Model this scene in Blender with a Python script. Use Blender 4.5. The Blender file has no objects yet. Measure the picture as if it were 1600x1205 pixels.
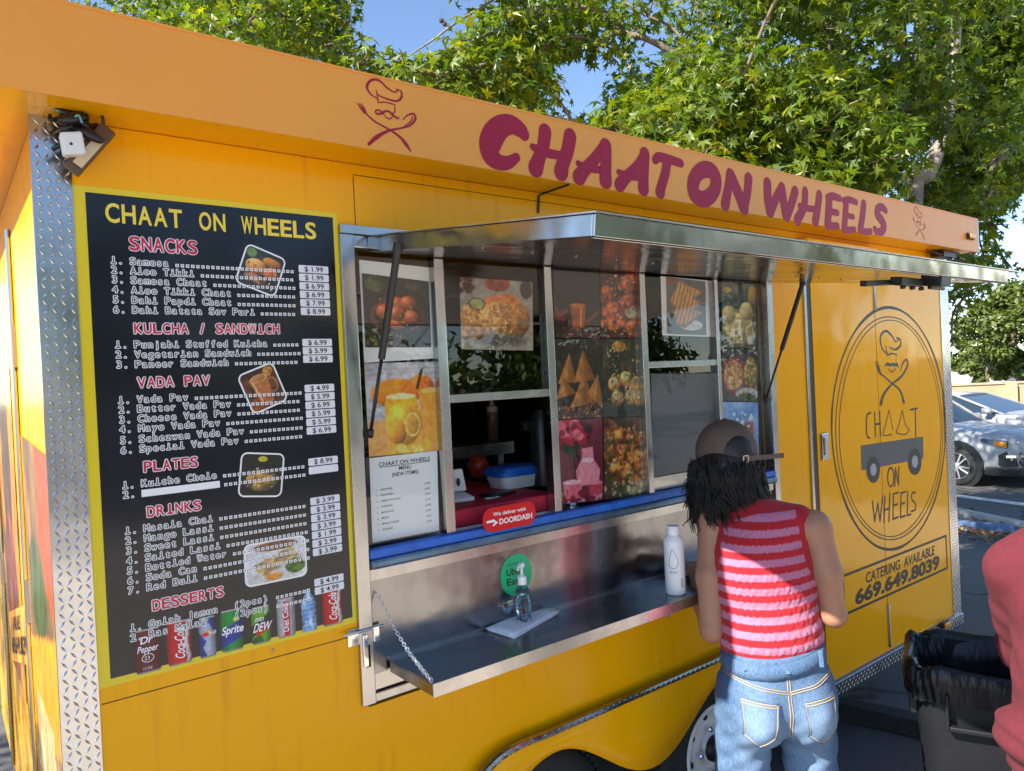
import bpy, bmesh, math, random
import numpy as np
from mathutils import Matrix, Vector
R = math.radians
SC = bpy.context.scene
COL = SC.collection
# ------------------------------------------------------------------ camera, sky, sun, exposure
CX, CY, F = 800.0, 602.5, 1156.0            # calibration of the 1600x1205 photograph
YAW, PITCH, ROLL = 0.661723, -0.0082094, 0.0477009
CAM = np.array([0.0, -1.81, 1.84])
_f = np.array([math.sin(YAW)*math.cos(PITCH), math.cos(YAW)*math.cos(PITCH), math.sin(PITCH)])
_r = np.array([math.cos(YAW), -math.sin(YAW), 0.0]); _d = np.cross(_f, _r)
RR = math.cos(ROLL)*_r+math.sin(ROLL)*_d; DD = -math.sin(ROLL)*_r+math.cos(ROLL)*_d
cam = bpy.data.cameras.new("camera"); co = bpy.data.objects.new("camera", cam); COL.objects.link(co)
cam.sensor_width = 36; cam.lens = 36*F/1600; cam.clip_start = 0.05; cam.clip_end = 2000
m = Matrix.Identity(4)
for i in range(3):
    m[i][0] = RR[i]; m[i][1] = -DD[i]; m[i][2] = -_f[i]; m[i][3] = CAM[i]
co.matrix_world = m; SC.camera = co
SUN_EL, SUN_AZ = R(41), R(7.2)               # sun to the left (-X), a little behind the wall plane (+Y)
sdir = Vector((-math.cos(SUN_AZ)*math.cos(SUN_EL), math.sin(SUN_AZ)*math.cos(SUN_EL), math.sin(SUN_EL)))
w = bpy.data.worlds.new("World"); SC.world = w; w.use_nodes = True
nt = w.node_tree; nt.nodes.clear()
sky = nt.nodes.new("ShaderNodeTexSky"); sky.sky_type = 'NISHITA'; sky.sun_disc = False
sky.sun_elevation = SUN_EL; sky.sun_rotation = math.atan2(sdir.x, sdir.y); sky.air_density = 0.8; sky.dust_density = 0.0; sky.ozone_density = 2.0
bg = nt.nodes.new("ShaderNodeBackground"); bg.inputs[1].default_value = 0.06
ow = nt.nodes.new("ShaderNodeOutputWorld")
nt.links.new(sky.outputs[0], bg.inputs[0]); nt.links.new(bg.outputs[0], ow.inputs[0])
sl = bpy.data.lights.new("sun", 'SUN'); sl.energy = 2.8; sl.angle = R(0.5); sl.color = (1.0, 0.93, 0.82)
so = bpy.data.objects.new("sun", sl); COL.objects.link(so); so.rotation_euler = (-sdir).to_track_quat('-Z', 'Y').to_euler()
SC.view_settings.view_transform = 'Standard'; SC.view_settings.look = 'None'
SC.view_settings.exposure = 2.28; SC.view_settings.gamma = 1.0
SC.render.engine = 'CYCLES'
# ------------------------------------------------------------------ geometry helpers
def ray(px, py): return RR*((px-CX)/F)+DD*((py-CY)/F)+_f
def W(px, py, Y=0.0):                        # photo point -> point on the vertical plane y = Y
    r = ray(px, py); return CAM+r*((Y-CAM[1])/r[1])
def G(px, py, Z=0.0):                        # photo point -> point on a level plane
    r = ray(px, py); return CAM+r*((Z-CAM[2])/r[2])
def DP(px, py, d): return CAM+ray(px, py)*d  # photo point at a depth
def smooth_line(pts, n=6):
    P = np.array(pts, float)
    if len(P) < 3: 
        return P
    Q = np.vstack([2*P[0]-P[1], P, 2*P[-1]-P[-2]]); out = []
    for i in range(1, len(Q)-2):
        for k in range(n):
            t = k/n; a, b, c, d = Q[i-1], Q[i], Q[i+1], Q[i+2]
            out.append(0.5*((2*b)+(c-a)*t+(2*a-5*b+4*c-d)*t*t+(3*b-a-3*c+d)*t**3))
    out.append(P[-1]); return np.array(out)
class MB:
    def __init__(s): s.v = []; s.f = []; s.attr = None
    def add(s, V, Fc):
        o = len(s.v); s.v.extend([tuple(map(float, p)) for p in V]); s.f.extend([tuple(i+o for i in f) for f in Fc]); return s
    def box(s, x0, x1, y0, y1, z0, z1):
        return s.add([(x0,y0,z0),(x1,y0,z0),(x1,y1,z0),(x0,y1,z0),(x0,y0,z1),(x1,y0,z1),(x1,y1,z1),(x0,y1,z1)],
            [(0,3,2,1),(4,5,6,7),(0,1,5,4),(1,2,6,5),(2,3,7,6),(3,0,4,7)])
    def hexa(s, P8): return s.add(P8, [(0,3,2,1),(4,5,6,7),(0,1,5,4),(1,2,6,5),(2,3,7,6),(3,0,4,7)])
    def obox(s, c, ax, ay, az):              # oriented box, half-axis vectors
        c, ax, ay, az = map(np.array, (c, ax, ay, az))
        return s.hexa([c-ax-ay-az, c+ax-ay-az, c+ax+ay-az, c-ax+ay-az, c-ax-ay+az, c+ax-ay+az, c+ax+ay+az, c-ax+ay+az])
    def tube(s, pts, r, n=8, cap=True):
        P = np.array(pts, float); k = len(P); rs = np.broadcast_to(np.array(r, float), (k,))
        T = np.gradient(P, axis=0); T /= np.linalg.norm(T, axis=1)[:, None]+1e-12
        u = np.cross(T[0], [0,0,1.0]); 
        if np.linalg.norm(u) < 1e-3: u = np.cross(T[0], [0,1.0,0])
        u /= np.linalg.norm(u); V = []
        for i in range(k):
            u = u-T[i]*(u@T[i]); u /= np.linalg.norm(u)+1e-12; b = np.cross(T[i], u)
            for j in range(n):
                a = 2*math.pi*j/n; V.append(P[i]+rs[i]*(math.cos(a)*u+math.sin(a)*b))
        Fc = [(i*n+j, i*n+(j+1)%n, (i+1)*n+(j+1)%n, (i+1)*n+j) for i in range(k-1) for j in range(n)]
        if cap: Fc += [tuple(range(n-1,-1,-1)), tuple((k-1)*n+j for j in range(n))]
        return s.add(V, Fc)
    def lathe(s, prof, c=(0,0,0), axis='z', n=24, sx=1.0, sy=1.0, close=True):
        V = []; k = len(prof)
        for (r, h) in prof:
            for j in range(n):
                a = 2*math.pi*j/n; x, y = r*math.cos(a)*sx, r*math.sin(a)*sy
                V.append({'z':(c[0]+x,c[1]+y,c[2]+h),'y':(c[0]+x,c[1]+h,c[2]+y),'x':(c[0]+h,c[1]+x,c[2]+y)}[axis])
        Fc = [(i*n+j, i*n+(j+1)%n, (i+1)*n+(j+1)%n, (i+1)*n+j) for i in range(k-1) for j in range(n)]
        if axis == 'y': Fc = [f[::-1] for f in Fc]
        if close: Fc += [tuple(range(n-1,-1,-1)), tuple((k-1)*n+j for j in range(n))]
        return s.add(V, Fc)
    def prism(s, poly, y0, y1):              # polygon in (x, z), extruded along y
        n = len(poly); V = [(p[0], y0, p[1]) for p in poly]+[(p[0], y1, p[1]) for p in poly]
        return s.add(V, [tuple(range(n)), tuple(range(2*n-1, n-1, -1))]+[(i, i+n, (i+1)%n+n, (i+1)%n) for i in range(n)])
    def loft(s, rings, cap=True):
        n = len(rings[0]); V = [p for r in rings for p in r]
        Fc = [(i*n+j, i*n+(j+1)%n, (i+1)*n+(j+1)%n, (i+1)*n+j) for i in range(len(rings)-1) for j in range(n)]
        if cap: Fc += [tuple(range(n-1,-1,-1)), tuple((len(rings)-1)*n+j for j in range(n))]
        return s.add(V, Fc)
    def ribbon(s, P3, wid, nrm, caps=True, lift=0.0):  # flat stroke with rounded ends lying on the plane with normal nrm
        P = np.array(P3, float); nrm = np.array(nrm, float); k = len(P)
        wd = np.broadcast_to(np.array(wid, float), (k,)) if np.ndim(wid) == 0 or len(np.atleast_1d(wid)) == k else np.interp(np.linspace(0,1,k), np.linspace(0,1,len(wid)), wid)
        P = P+nrm*lift+nrm*np.linspace(0,.00018,k)[:,None]; T = np.gradient(P, axis=0); T /= np.linalg.norm(T, axis=1)[:, None]+1e-12
        Nn = np.cross(T, nrm); L = P+Nn*wd[:, None]/2; Q = P-Nn*wd[:, None]/2
        V = list(L)+list(Q); Fc = [(i, i+1, k+i+1, k+i) for i in range(k-1)]
        o = len(V)
        if caps:
            for e, sg in ((0,-1),(k-1,1)):
                arc = [P[e]-nrm*.00005*(1 if e == 0 else -1)+wd[e]/2*(math.cos(a)*Nn[e]+sg*math.sin(a)*T[e]) for a in np.linspace(0, math.pi, 7)]
                Fc.append(tuple(range(len(V), len(V)+7))); V += arc
        return s.add(V, Fc)
    def build(s, name, mat, parent=None, smooth=False, loc=None, bevel=0.0, label=None, kind=None, subsurf=0, auto=None):
        me = bpy.data.meshes.new(name); off = np.zeros(3)
        if parent is not None: off = np.array(parent.get('_o', (0,0,0)), float)
        if loc is not None: off = np.array(loc, float)
        V = np.array(s.v, float).reshape(-1,3)-off
        me.from_pydata(V.tolist(), [], s.f); me.update()
        me.materials.append(mat)
        if smooth: me.polygons.foreach_set('use_smooth', [True]*len(me.polygons))
        if smooth and auto: me.set_sharp_from_angle(angle=R(auto))
        o = bpy.data.objects.new(name, me); COL.objects.link(o)
        if parent is not None: o.parent = parent; o['_o'] = [float(x) for x in off]
        elif loc is not None: o.location = loc
        if bevel > 0:
            b = o.modifiers.new('bevel', 'BEVEL'); b.width = bevel; b.segments = 2; b.limit_method = 'ANGLE'; b.angle_limit = R(40)
        if subsurf:
            b = o.modifiers.new('sub', 'SUBSURF'); b.levels = b.render_levels = subsurf
        if label: o['label'] = label
        if kind: o['kind'] = kind
        return o
def tag(o, label, cat, group=None, kind=None):
    o['label'] = label; o['category'] = cat
    if group: o['group'] = group
    if kind: o['kind'] = kind
    return o
def thing(name, label, cat, loc=(0,0,0), rz=0, group=None, origin=True):
    o = bpy.data.objects.new(name, None); COL.objects.link(o); o.location = loc; o.rotation_euler = (0,0,rz); o.empty_display_size = 0.1
    o['_o'] = [float(x) for x in loc] if origin else [0.0,0.0,0.0]
    return tag(o, label, cat, group)
def copy_tree(o, parent=None):
    c = o.copy(); COL.objects.link(c)
    if parent is not None: c.parent = parent
    for ch in list(o.children): copy_tree(ch, c)
    return c
def structure(name, mb, mat, **k): return mb.build(name, mat, kind='structure', **k)
# ------------------------------------------------------------------ materials
def lin(c): 
    c = np.asarray(c, float); return np.where(c <= 0.04045, c/12.92, ((c+0.055)/1.055)**2.4)
def hexc(h): return tuple(lin([int(h[i:i+2],16)/255 for i in (0,2,4)]))
class NT:
    def __init__(s, name):
        s.m = bpy.data.materials.new(name); s.m.use_nodes = True; s.t = s.m.node_tree; s.p = s.t.nodes['Principled BSDF']; s.out = s.t.nodes['Material Output']
    def n(s, typ, **k):
        x = s.t.nodes.new(typ)
        for a, b in k.items():
            if a.startswith('i_'): x.inputs[a[2:].replace('_',' ')].default_value = b
            else: setattr(x, a, b)
        return x
    def l(s, a, b): s.t.links.new(a, b)
def mat(name, col, rough=0.5, metal=0.0, noise=0.0, nscale=20.0, bump=0.0, bscale=60.0, coat=0.0, spec=0.5, stretch=None, rvar=0.0, trans=0.0, ior=1.45, bdist=0.002, detail=4.0):
    q = NT(name); p = q.p; c = (*col, 1)
    p.inputs['Base Color'].default_value = c; p.inputs['Roughness'].default_value = rough; p.inputs['Metallic'].default_value = metal
    p.inputs['Coat Weight'].default_value = coat; p.inputs['Coat Roughness'].default_value = 0.05
    p.inputs['Specular IOR Level'].default_value = spec; p.inputs['Transmission Weight'].default_value = trans; p.inputs['IOR'].default_value = ior
    tc = q.n('ShaderNodeTexCoord'); src = tc.outputs['Object']
    if stretch:
        mp = q.n('ShaderNodeMapping'); mp.inputs['Scale'].default_value = stretch; q.l(src, mp.inputs[0]); src = mp.outputs[0]
    if noise or rvar:
        nz = q.n('ShaderNodeTexNoise', i_Scale=nscale, i_Detail=detail); q.l(src, nz.inputs['Vector'])
        if noise:
            mx = q.n('ShaderNodeMix', data_type='RGBA', blend_type='MIX'); rp = q.n('ShaderNodeMapRange', i_From_Min=0.3, i_From_Max=0.7)
            q.l(nz.outputs[0], rp.inputs[0]); q.l(rp.outputs[0], mx.inputs['Factor'])
            mx.inputs['A'].default_value = (*[max(0,x*(1-noise)) for x in col],1); mx.inputs['B'].default_value = (*[min(1,x*(1+noise)) for x in col],1)
            q.l(mx.outputs['Result'], p.inputs['Base Color'])
        if rvar:
            r2 = q.n('ShaderNodeMapRange', i_From_Min=0.3, i_From_Max=0.7, i_To_Min=max(0.02,rough-rvar), i_To_Max=min(1,rough+rvar)); q.l(nz.outputs[0], r2.inputs[0]); q.l(r2.outputs[0], p.inputs['Roughness'])
    if bump:
        nb = q.n('ShaderNodeTexNoise', i_Scale=bscale, i_Detail=3.0); q.l(src, nb.inputs['Vector'])
        b = q.n('ShaderNodeBump', i_Strength=bump, i_Distance=bdist); q.l(nb.outputs[0], b.inputs['Height']); q.l(b.outputs[0], p.inputs['Normal'])
    return q.m
def print_mat(name, rough=0.35, coat=0.0):
    q = NT(name); a = q.n('ShaderNodeVertexColor', layer_name='Col'); q.l(a.outputs[0], q.p.inputs['Base Color']); q.p.inputs['Roughness'].default_value = rough; q.p.inputs['Coat Weight'].default_value = coat; return q.m
YEL = (0.80, 0.345, 0.008)
def yellow_mat(name='yellow_paint', r0=0.12, r1=0.28, bs=0.25):
    q = NT(name); q.p.inputs['Specular IOR Level'].default_value = 0.2; p = q.p; tc = q.n('ShaderNodeTexCoord')
    n1 = q.n('ShaderNodeTexNoise', i_Scale=1.7, i_Detail=5.0); n2 = q.n('ShaderNodeTexNoise', i_Scale=38.0, i_Detail=6.0, i_Roughness=0.7)
    mp = q.n('ShaderNodeMapping'); mp.inputs['Scale'].default_value = (3,3,0.35); q.l(tc.outputs['Object'], mp.inputs[0])
    n3 = q.n('ShaderNodeTexNoise', i_Scale=9.0, i_Detail=6.0); q.l(mp.outputs[0], n3.inputs['Vector'])
    for x in (n1,n2): q.l(tc.outputs['Object'], x.inputs['Vector'])
    mx = q.n('ShaderNodeMix', data_type='RGBA'); mx.inputs['A'].default_value = (0.86,0.385,0.001,1); mx.inputs['B'].default_value = (0.92,0.43,0.001,1); q.l(n1.outputs[0], mx.inputs['Factor'])
    m2 = q.n('ShaderNodeMix', data_type='RGBA'); m2.inputs['B'].default_value = (0.60,0.25,0.02,1)
    mr = q.n('ShaderNodeMapRange', i_From_Min=0.58, i_From_Max=0.8, i_To_Max=0.5); q.l(n3.outputs[0], mr.inputs[0]); q.l(mr.outputs[0], m2.inputs['Factor']); q.l(mx.outputs['Result'], m2.inputs['A'])
    q.l(m2.outputs['Result'], p.inputs['Base Color'])
    r = q.n('ShaderNodeMapRange', i_From_Min=0.3, i_From_Max=0.75, i_To_Min=r0, i_To_Max=r1); q.l(n2.outputs[0], r.inputs[0]); q.l(r.outputs[0], p.inputs['Roughness'])
    b1 = q.n('ShaderNodeTexNoise', i_Scale=2.6, i_Detail=2.0); q.l(tc.outputs['Object'], b1.inputs['Vector'])
    b = q.n('ShaderNodeBump', i_Strength=bs, i_Distance=0.010); q.l(b1.outputs[0], b.inputs['Height']); q.l(b.outputs[0], p.inputs['Normal'])
    return q.m
def steel_mat(name, col=(0.62,0.62,0.63), rough=0.16, stretch=(1,1,18), wav=0.25):
    q = NT(name); p = q.p; p.inputs['Metallic'].default_value = 1.0; tc = q.n('ShaderNodeTexCoord')
    mp = q.n('ShaderNodeMapping'); mp.inputs['Scale'].default_value = stretch; q.l(tc.outputs['Object'], mp.inputs[0])
    n1 = q.n('ShaderNodeTexNoise', i_Scale=40.0, i_Detail=5.0); q.l(mp.outputs[0], n1.inputs['Vector'])
    n2 = q.n('ShaderNodeTexNoise', i_Scale=6.0, i_Detail=6.0, i_Roughness=0.65); q.l(tc.outputs['Object'], n2.inputs['Vector'])
    r = q.n('ShaderNodeMapRange', i_From_Min=0.25, i_From_Max=0.75, i_To_Min=max(0.03,rough-0.09), i_To_Max=rough+0.14); q.l(n2.outputs[0], r.inputs[0]); q.l(r.outputs[0], p.inputs['Roughness'])
    mx = q.n('ShaderNodeMix', data_type='RGBA'); mx.inputs['A'].default_value = (*[c*0.8 for c in col],1); mx.inputs['B'].default_value = (*col,1); q.l(n1.outputs[0], mx.inputs['Factor']); q.l(mx.outputs['Result'], p.inputs['Base Color'])
    b1 = q.n('ShaderNodeTexNoise', i_Scale=5.0, i_Detail=2.0); q.l(tc.outputs['Object'], b1.inputs['Vector'])
    b = q.n('ShaderNodeBump', i_Strength=wav, i_Distance=0.01); q.l(b1.outputs[0], b.inputs['Height'])
    b2 = q.n('ShaderNodeBump', i_Strength=0.02, i_Distance=0.001); q.l(n1.outputs[0], b2.inputs['Height']); q.l(b.outputs[0], b2.inputs['Normal']); q.l(b2.outputs[0], p.inputs['Normal'])
    return q.m
def glass_mat(name, tint=(0.90,0.93,0.92)):
    q = NT(name); q.t.nodes.remove(q.p); tr = q.n('ShaderNodeBsdfTransparent'); tr.inputs[0].default_value = (*tint,1)
    gl = q.n('ShaderNodeBsdfGlossy'); gl.inputs['Roughness'].default_value = 0.0
    tc = q.n('ShaderNodeTexCoord'); nz = q.n('ShaderNodeTexNoise', i_Scale=4.0); q.l(tc.outputs['Object'], nz.inputs['Vector'])
    b = q.n('ShaderNodeBump', i_Strength=0.035, i_Distance=0.01); q.l(nz.outputs[0], b.inputs['Height']); q.l(b.outputs[0], gl.inputs['Normal'])
    lw = q.n('ShaderNodeLayerWeight', i_Blend=0.5); pw = q.n('ShaderNodeMath', operation='POWER'); pw.inputs[1].default_value = 4.0; q.l(lw.outputs['Facing'], pw.inputs[0])
    fr = q.n('ShaderNodeMath', operation='MULTIPLY_ADD'); fr.inputs[1].default_value = 0.85; fr.inputs[2].default_value = 0.06; q.l(pw.outputs[0], fr.inputs[0]); mx = q.n('ShaderNodeMixShader'); q.l(fr.outputs[0], mx.inputs[0]); q.l(tr.outputs[0], mx.inputs[1]); q.l(gl.outputs[0], mx.inputs[2]); q.l(mx.outputs[0], q.out.inputs[0]); return q.m
MT = dict(
 yellow=yellow_mat(), steel=steel_mat('stainless_steel'), steelx=steel_mat('brushed_steel', (0.46,0.46,0.46), stretch=(1,18,18), rough=0.13, wav=0.6),
 alu=steel_mat('aluminium_trim', (0.50,0.50,0.50), 0.22, (1,1,.1), 0.05), diamond=steel_mat('diamond_plate', (0.56,0.57,0.59), 0.17, (1,1,1), 0.25),
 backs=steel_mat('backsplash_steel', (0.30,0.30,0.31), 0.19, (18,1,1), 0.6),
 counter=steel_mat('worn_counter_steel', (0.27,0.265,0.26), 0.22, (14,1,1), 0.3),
 glass=glass_mat('window_glass'), board=mat('black_vinyl', (0.008,0.010,0.016), 0.13, bump=0.08, bscale=4, spec=0.5, bdist=0.01),
 border=mat('lemon_vinyl', (0.72,0.56,0.015), 0.25), title=mat('yellow_print', (0.80,0.62,0.06), 0.35), white=mat('white_print', (0.82,0.82,0.84), 0.35),
 red=mat('red_print', (0.55,0.012,0.05), 0.35), price=mat('price_paper', (0.74,0.74,0.80), 0.45), black=mat('black_print', (0.012,0.012,0.014), 0.4),
 maroon=mat('maroon_print', (0.34,0.014,0.040), 0.4, spec=0.25), door=yellow_mat('door_paint',0.05,0.13,0.45), orange=mat('fascia_paint', (0.80,0.325,0.05), 0.30, spec=0.35, noise=0.04, nscale=3, bump=0.15, bscale=3, bdist=0.004),
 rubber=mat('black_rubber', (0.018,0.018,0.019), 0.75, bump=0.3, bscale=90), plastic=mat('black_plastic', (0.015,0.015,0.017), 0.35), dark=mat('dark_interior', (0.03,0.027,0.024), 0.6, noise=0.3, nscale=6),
 blue=mat('blue_paint', (0.015,0.12,0.52), 0.4, noise=0.25, nscale=25), grey=mat('grey_panel', (0.12,0.125,0.14), 0.45), whitem=mat('white_plastic', (0.78,0.78,0.78), 0.35),
 printed=print_mat('printed_paper', 0.35), gloss_print=print_mat('printed_vinyl', 0.2), rivet=mat('rivet_metal', (0.45,0.36,0.2), 0.35, 0.8),
 paper=mat('white_paper', (0.82,0.82,0.84), 0.7), amber=mat('amber_lens', (0.85,0.28,0.01), 0.15, coat=0.6), chrome=mat('chrome', (0.8,0.8,0.8), 0.08, 1.0, bump=0.1, bscale=12),
 redm=mat('red_cloth', (0.42,0.012,0.035), 0.65, noise=0.1, nscale=40), seam=mat('dark_seam', (0.10,0.045,0.006), 0.7), yellow2=None)
# ------------------------------------------------------------------ lettering and printed pictures
_gc = {}
def glyph(body, off=0.0):
    k = (body, off)
    if k not in _gc:
        cu = bpy.data.curves.new('t', 'FONT'); cu.body = body; cu.size = 1.0; cu.offset = off; cu.resolution_u = 4; cu.dimensions = '2D'; cu.fill_mode = 'FRONT'
        o = bpy.data.objects.new('t', cu); COL.objects.link(o); dg = bpy.context.evaluated_depsgraph_get()
        me = bpy.data.meshes.new_from_object(o.evaluated_get(dg))
        V = np.array([v.co[:2] for v in me.vertices]) if len(me.vertices) else np.zeros((0,2)); Fc = [tuple(p.vertices) for p in me.polygons]
        bpy.data.objects.remove(o); bpy.data.meshes.remove(me); bpy.data.curves.remove(cu); _gc[k] = (V, Fc)
    return _gc[k]
CAPH = glyph('H')[0][:,1].max()
def put(mb, V2, Fc, T, y):
    V = [(p[0], y, p[1]) if T is None else T(p[0], p[1], y) for p in V2]; mb.add(V, Fc)
def text(mb, body, x0, z0, cap, y, x1=None, off=0.0, shear=0.0, T=None, center=False, jit=None):
    V, Fc = glyph(body, off); 
    if not len(V): return
    s = cap/CAPH; B = glyph(body, 0.0)[0]; bx0, bx1 = B[:,0].min(), B[:,0].max(); sx = s if x1 is None else (x1-x0)/(bx1-bx0)
    Q = np.column_stack([(V[:,0]-bx0)*sx+x0, V[:,1]*s+z0]); Q[:,0] += shear*(Q[:,1]-z0)
    if center: Q[:,0] -= (bx1-bx0)*sx/2
    put(mb, Q, Fc, T, y)
def mono(mb, body, x0, adv, z0, cap, y, off=0.0, T=None):
    s = cap/CAPH
    for i, ch in enumerate(body):
        if ch == ' ': continue
        V, Fc = glyph(ch, off); B = glyph(ch, 0.0)[0]; c = (B[:,0].min()+B[:,0].max())/2; wd = (B[:,0].max()-B[:,0].min())*s
        fx = s*(1.0 if wd < adv*0.80 else adv*0.80/wd)
        if wd < adv*0.80 and ch.isupper() and ch not in 'I': fx = s*min(1.25, adv*0.80/wd)
        Q = np.column_stack([(V[:,0]-c)*fx+x0+(i+0.5)*adv, V[:,1]*s+z0]); put(mb, Q, Fc, T, y)
        if ch in 'iIl1':      # slab feet of the typewriter face
            hw = adv*0.33; th = cap*0.07+off*s
            put(mb, [(x0+(i+.5)*adv-hw, z0-off*s), (x0+(i+.5)*adv+hw, z0-off*s), (x0+(i+.5)*adv+hw, z0+2*th-off*s), (x0+(i+.5)*adv-hw, z0+2*th-off*s)], [(0,1,2,3)], T, y+0.00004)
def outlined(mb, body, x0, adv, z0, cap, y, d):      # a glyph swollen by a clean even margin
    for k in range(8):
        a = math.pi*(k+.5)/4; mono(mb, body, x0+d*math.cos(a), adv, z0+d*math.sin(a), cap, y-.000005*k)
class Pic:
    def __init__(s, w, h, bg=(0.1,0.1,0.1), seed=1):
        s.w, s.h = w, h; s.a = np.zeros((h,w,3)); s.a[:] = bg; s.rg = np.random.default_rng(seed)
        s.X, s.Y = np.meshgrid((np.arange(w)+.5)/w, (np.arange(h)+.5)/h); s.as_ = w/h
    def noise(s, sc, octv=3):
        out = np.zeros((s.h,s.w)); amp = 1; tot = 0
        for o in range(octv):
            n = max(2,int(sc*2**o)); g = s.rg.random((n+2,n+2)); x = s.X*n; y = s.Y*n; i = x.astype(int); j = y.astype(int); u = x-i; v = y-j; u = u*u*(3-2*u); v = v*v*(3-2*v)
            out += amp*((g[j,i]*(1-u)+g[j,i+1]*u)*(1-v)+(g[j+1,i]*(1-u)+g[j+1,i+1]*u)*v); tot += amp; amp *= .6
        return out/tot
    def mottle(s, sc, col2, lo=.4, hi=.7): 
        k = np.clip((s.noise(sc)-lo)/(hi-lo),0,1)[...,None]; s.a = s.a*(1-k)+np.array(col2)*k; return s
    def grad(s, c0, c1):
        t = s.Y[...,None]; s.a = np.array(c0)*(1-t)+np.array(c1)*t; return s
    def mask(s, cx, cy, rx, ry, rot=0, soft=.08):
        x = (s.X-cx)*s.as_; y = s.Y-cy; c, q = math.cos(rot), math.sin(rot); u = (x*c+y*q)/(rx*s.as_); v = (-x*q+y*c)/ry; d = np.sqrt(u*u+v*v); return np.clip((1-d)/soft,0,1), u, v
    def disk(s, cx, cy, rx, ry, col, rot=0, soft=.08, vol=0.0, tex=0.0, tsc=14, hl=0.0, al=1.0):
        k, u, v = s.mask(cx,cy,rx,ry,rot,soft); c = np.array(col)*np.ones((s.h,s.w,1))
        if vol: c = c*(1+vol*(-.55*u-.6*v-.35*(u*u+v*v)))[...,None]
        if tex: c = c*(1+tex*(s.noise(tsc)-.5)*2)[...,None]
        if hl: c = c+hl*np.exp(-((u+.35)**2+(v+.4)**2)*9)[...,None]
        k = (k*al)[...,None]; s.a = s.a*(1-k)+c*k; return s
    def poly(s, P, col, tex=0.0, tsc=14, al=1.0, stripes=None):
        ins = np.zeros((s.h,s.w), bool); n = len(P)
        for i in range(n):
            (x0,y0),(x1,y1) = P[i],P[(i+1)%n]; c = ((y0 > s.Y) != (y1 > s.Y)); 
            with np.errstate(divide='ignore', invalid='ignore'): xi = (x1-x0)*(s.Y-y0)/((y1-y0) if y1 != y0 else 1e-9)+x0
            ins ^= c & (s.X < xi)
        c = np.array(col)*np.ones((s.h,s.w,1))
        if tex: c = c*(1+tex*(s.noise(tsc)-.5)*2)[...,None]
        if stripes: a, fr, dk = stripes; c = c*np.where(np.sin((s.X*math.cos(a)+s.Y*math.sin(a))*fr) > .45, dk, 1.0)[...,None]
        k = (ins*al)[...,None]; s.a = s.a*(1-k)+c*k; return s
    def dots(s, n, box, cols, r=(.01,.03), seed=None, **kw):
        for i in range(n):
            x = s.rg.uniform(box[0],box[2]); y = s.rg.uniform(box[1],box[3]); q = s.rg.uniform(*r); c = cols[s.rg.integers(len(cols))]
            s.disk(x,y,q/s.as_,q*s.rg.uniform(.5,1.3),c,rot=s.rg.uniform(0,3),soft=.3,**kw)
        return s
    def ring(s, cx, cy, rx, ry, wd, col):
        _, u, v = s.mask(cx,cy,rx,ry); d = np.sqrt(u*u+v*v); k = np.clip(1-np.abs(d-1)/wd,0,1)[...,None]; s.a = s.a*(1-k)+np.array(col)*k; return s
    def mesh(s, name, c00, c10, c01, c11, mat, parent, label=None, kind=None):   # corners: top-left, top-right, bottom-left, bottom-right
        w, h = s.w, s.h; u = np.linspace(0,1,w)[None,:,None]; v = np.linspace(0,1,h)[:,None,None]; c00,c10,c01,c11 = map(np.array,(c00,c10,c01,c11))
        P = (c00*(1-u)+c10*u)*(1-v)+(c01*(1-u)+c11*u)*v; mb = MB(); mb.v = P.reshape(-1,3)
        i = np.arange(w*h).reshape(h,w); mb.f = np.stack([i[1:,:-1],i[1:,1:],i[:-1,1:],i[:-1,:-1]],-1).reshape(-1,4).tolist()
        o = mb.build(name, mat, parent, label=label, kind=kind); at = o.data.color_attributes.new('Col','FLOAT_COLOR','POINT')
        s.a = s.a*(1+.30*(s.noise(26,2)-.5)+.16*(s.noise(9,2)-.5))[...,None]; c = np.ones((w*h,4)); c[:,:3] = np.minimum(.85,lin(np.clip(s.a.reshape(-1,3),0,1))*1.15); at.data.foreach_set('color', c.ravel()); return o
def stroke(mb, pts, tf, wid, nrm=(0,-1,0), lift=0.0, n=6, straight=False):
    P = [tf(*p) for p in pts]; k = len(P); P = np.array(P) if straight or k < 3 else smooth_line(P, n)
    if np.ndim(wid): wid = np.interp(np.linspace(0,1,len(P)), np.linspace(0,1,len(wid)), wid)
    mb.ribbon(P, wid, nrm, lift=lift)
# food pictures
def f_gulab(seed=1):
    p = Pic(84,90,(.10,.085,.075),seed).mottle(4,(.17,.15,.13)); p.disk(.18,.14,.2,.16,(.16,.11,.09),soft=.05).disk(.18,.13,.15,.11,(.25,.28,.15),tex=.7,tsc=16)
    p.disk(.72,.12,.13,.08,(.22,.17,.13)).disk(.72,.1,.1,.05,(.3,.25,.2),tex=.5); p.dots(40,(.5,.2,1,.7),[(.3,.26,.12),(.2,.2,.1)],(.008,.018))
    p.disk(.5,.56,.42,.25,(.36,.17,.12),soft=.05,vol=.3).disk(.5,.54,.36,.2,(.12,.05,.03),soft=.05)
    for x,y in ((.3,.5),(.5,.38),(.66,.36),(.7,.56),(.5,.66),(.48,.52)): p.disk(x,y,.13,.11,(.66,.28,.12),soft=.1,vol=.7,hl=.25,tex=.1)
    p.dots(70,(.25,.28,.8,.75),[(.75,.6,.35),(.55,.6,.2),(.8,.35,.15)],(.006,.014)); p.dots(60,(0,.75,.6,1),[(.35,.18,.12),(.3,.25,.1),(.5,.4,.15)],(.01,.03)); return p
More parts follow.
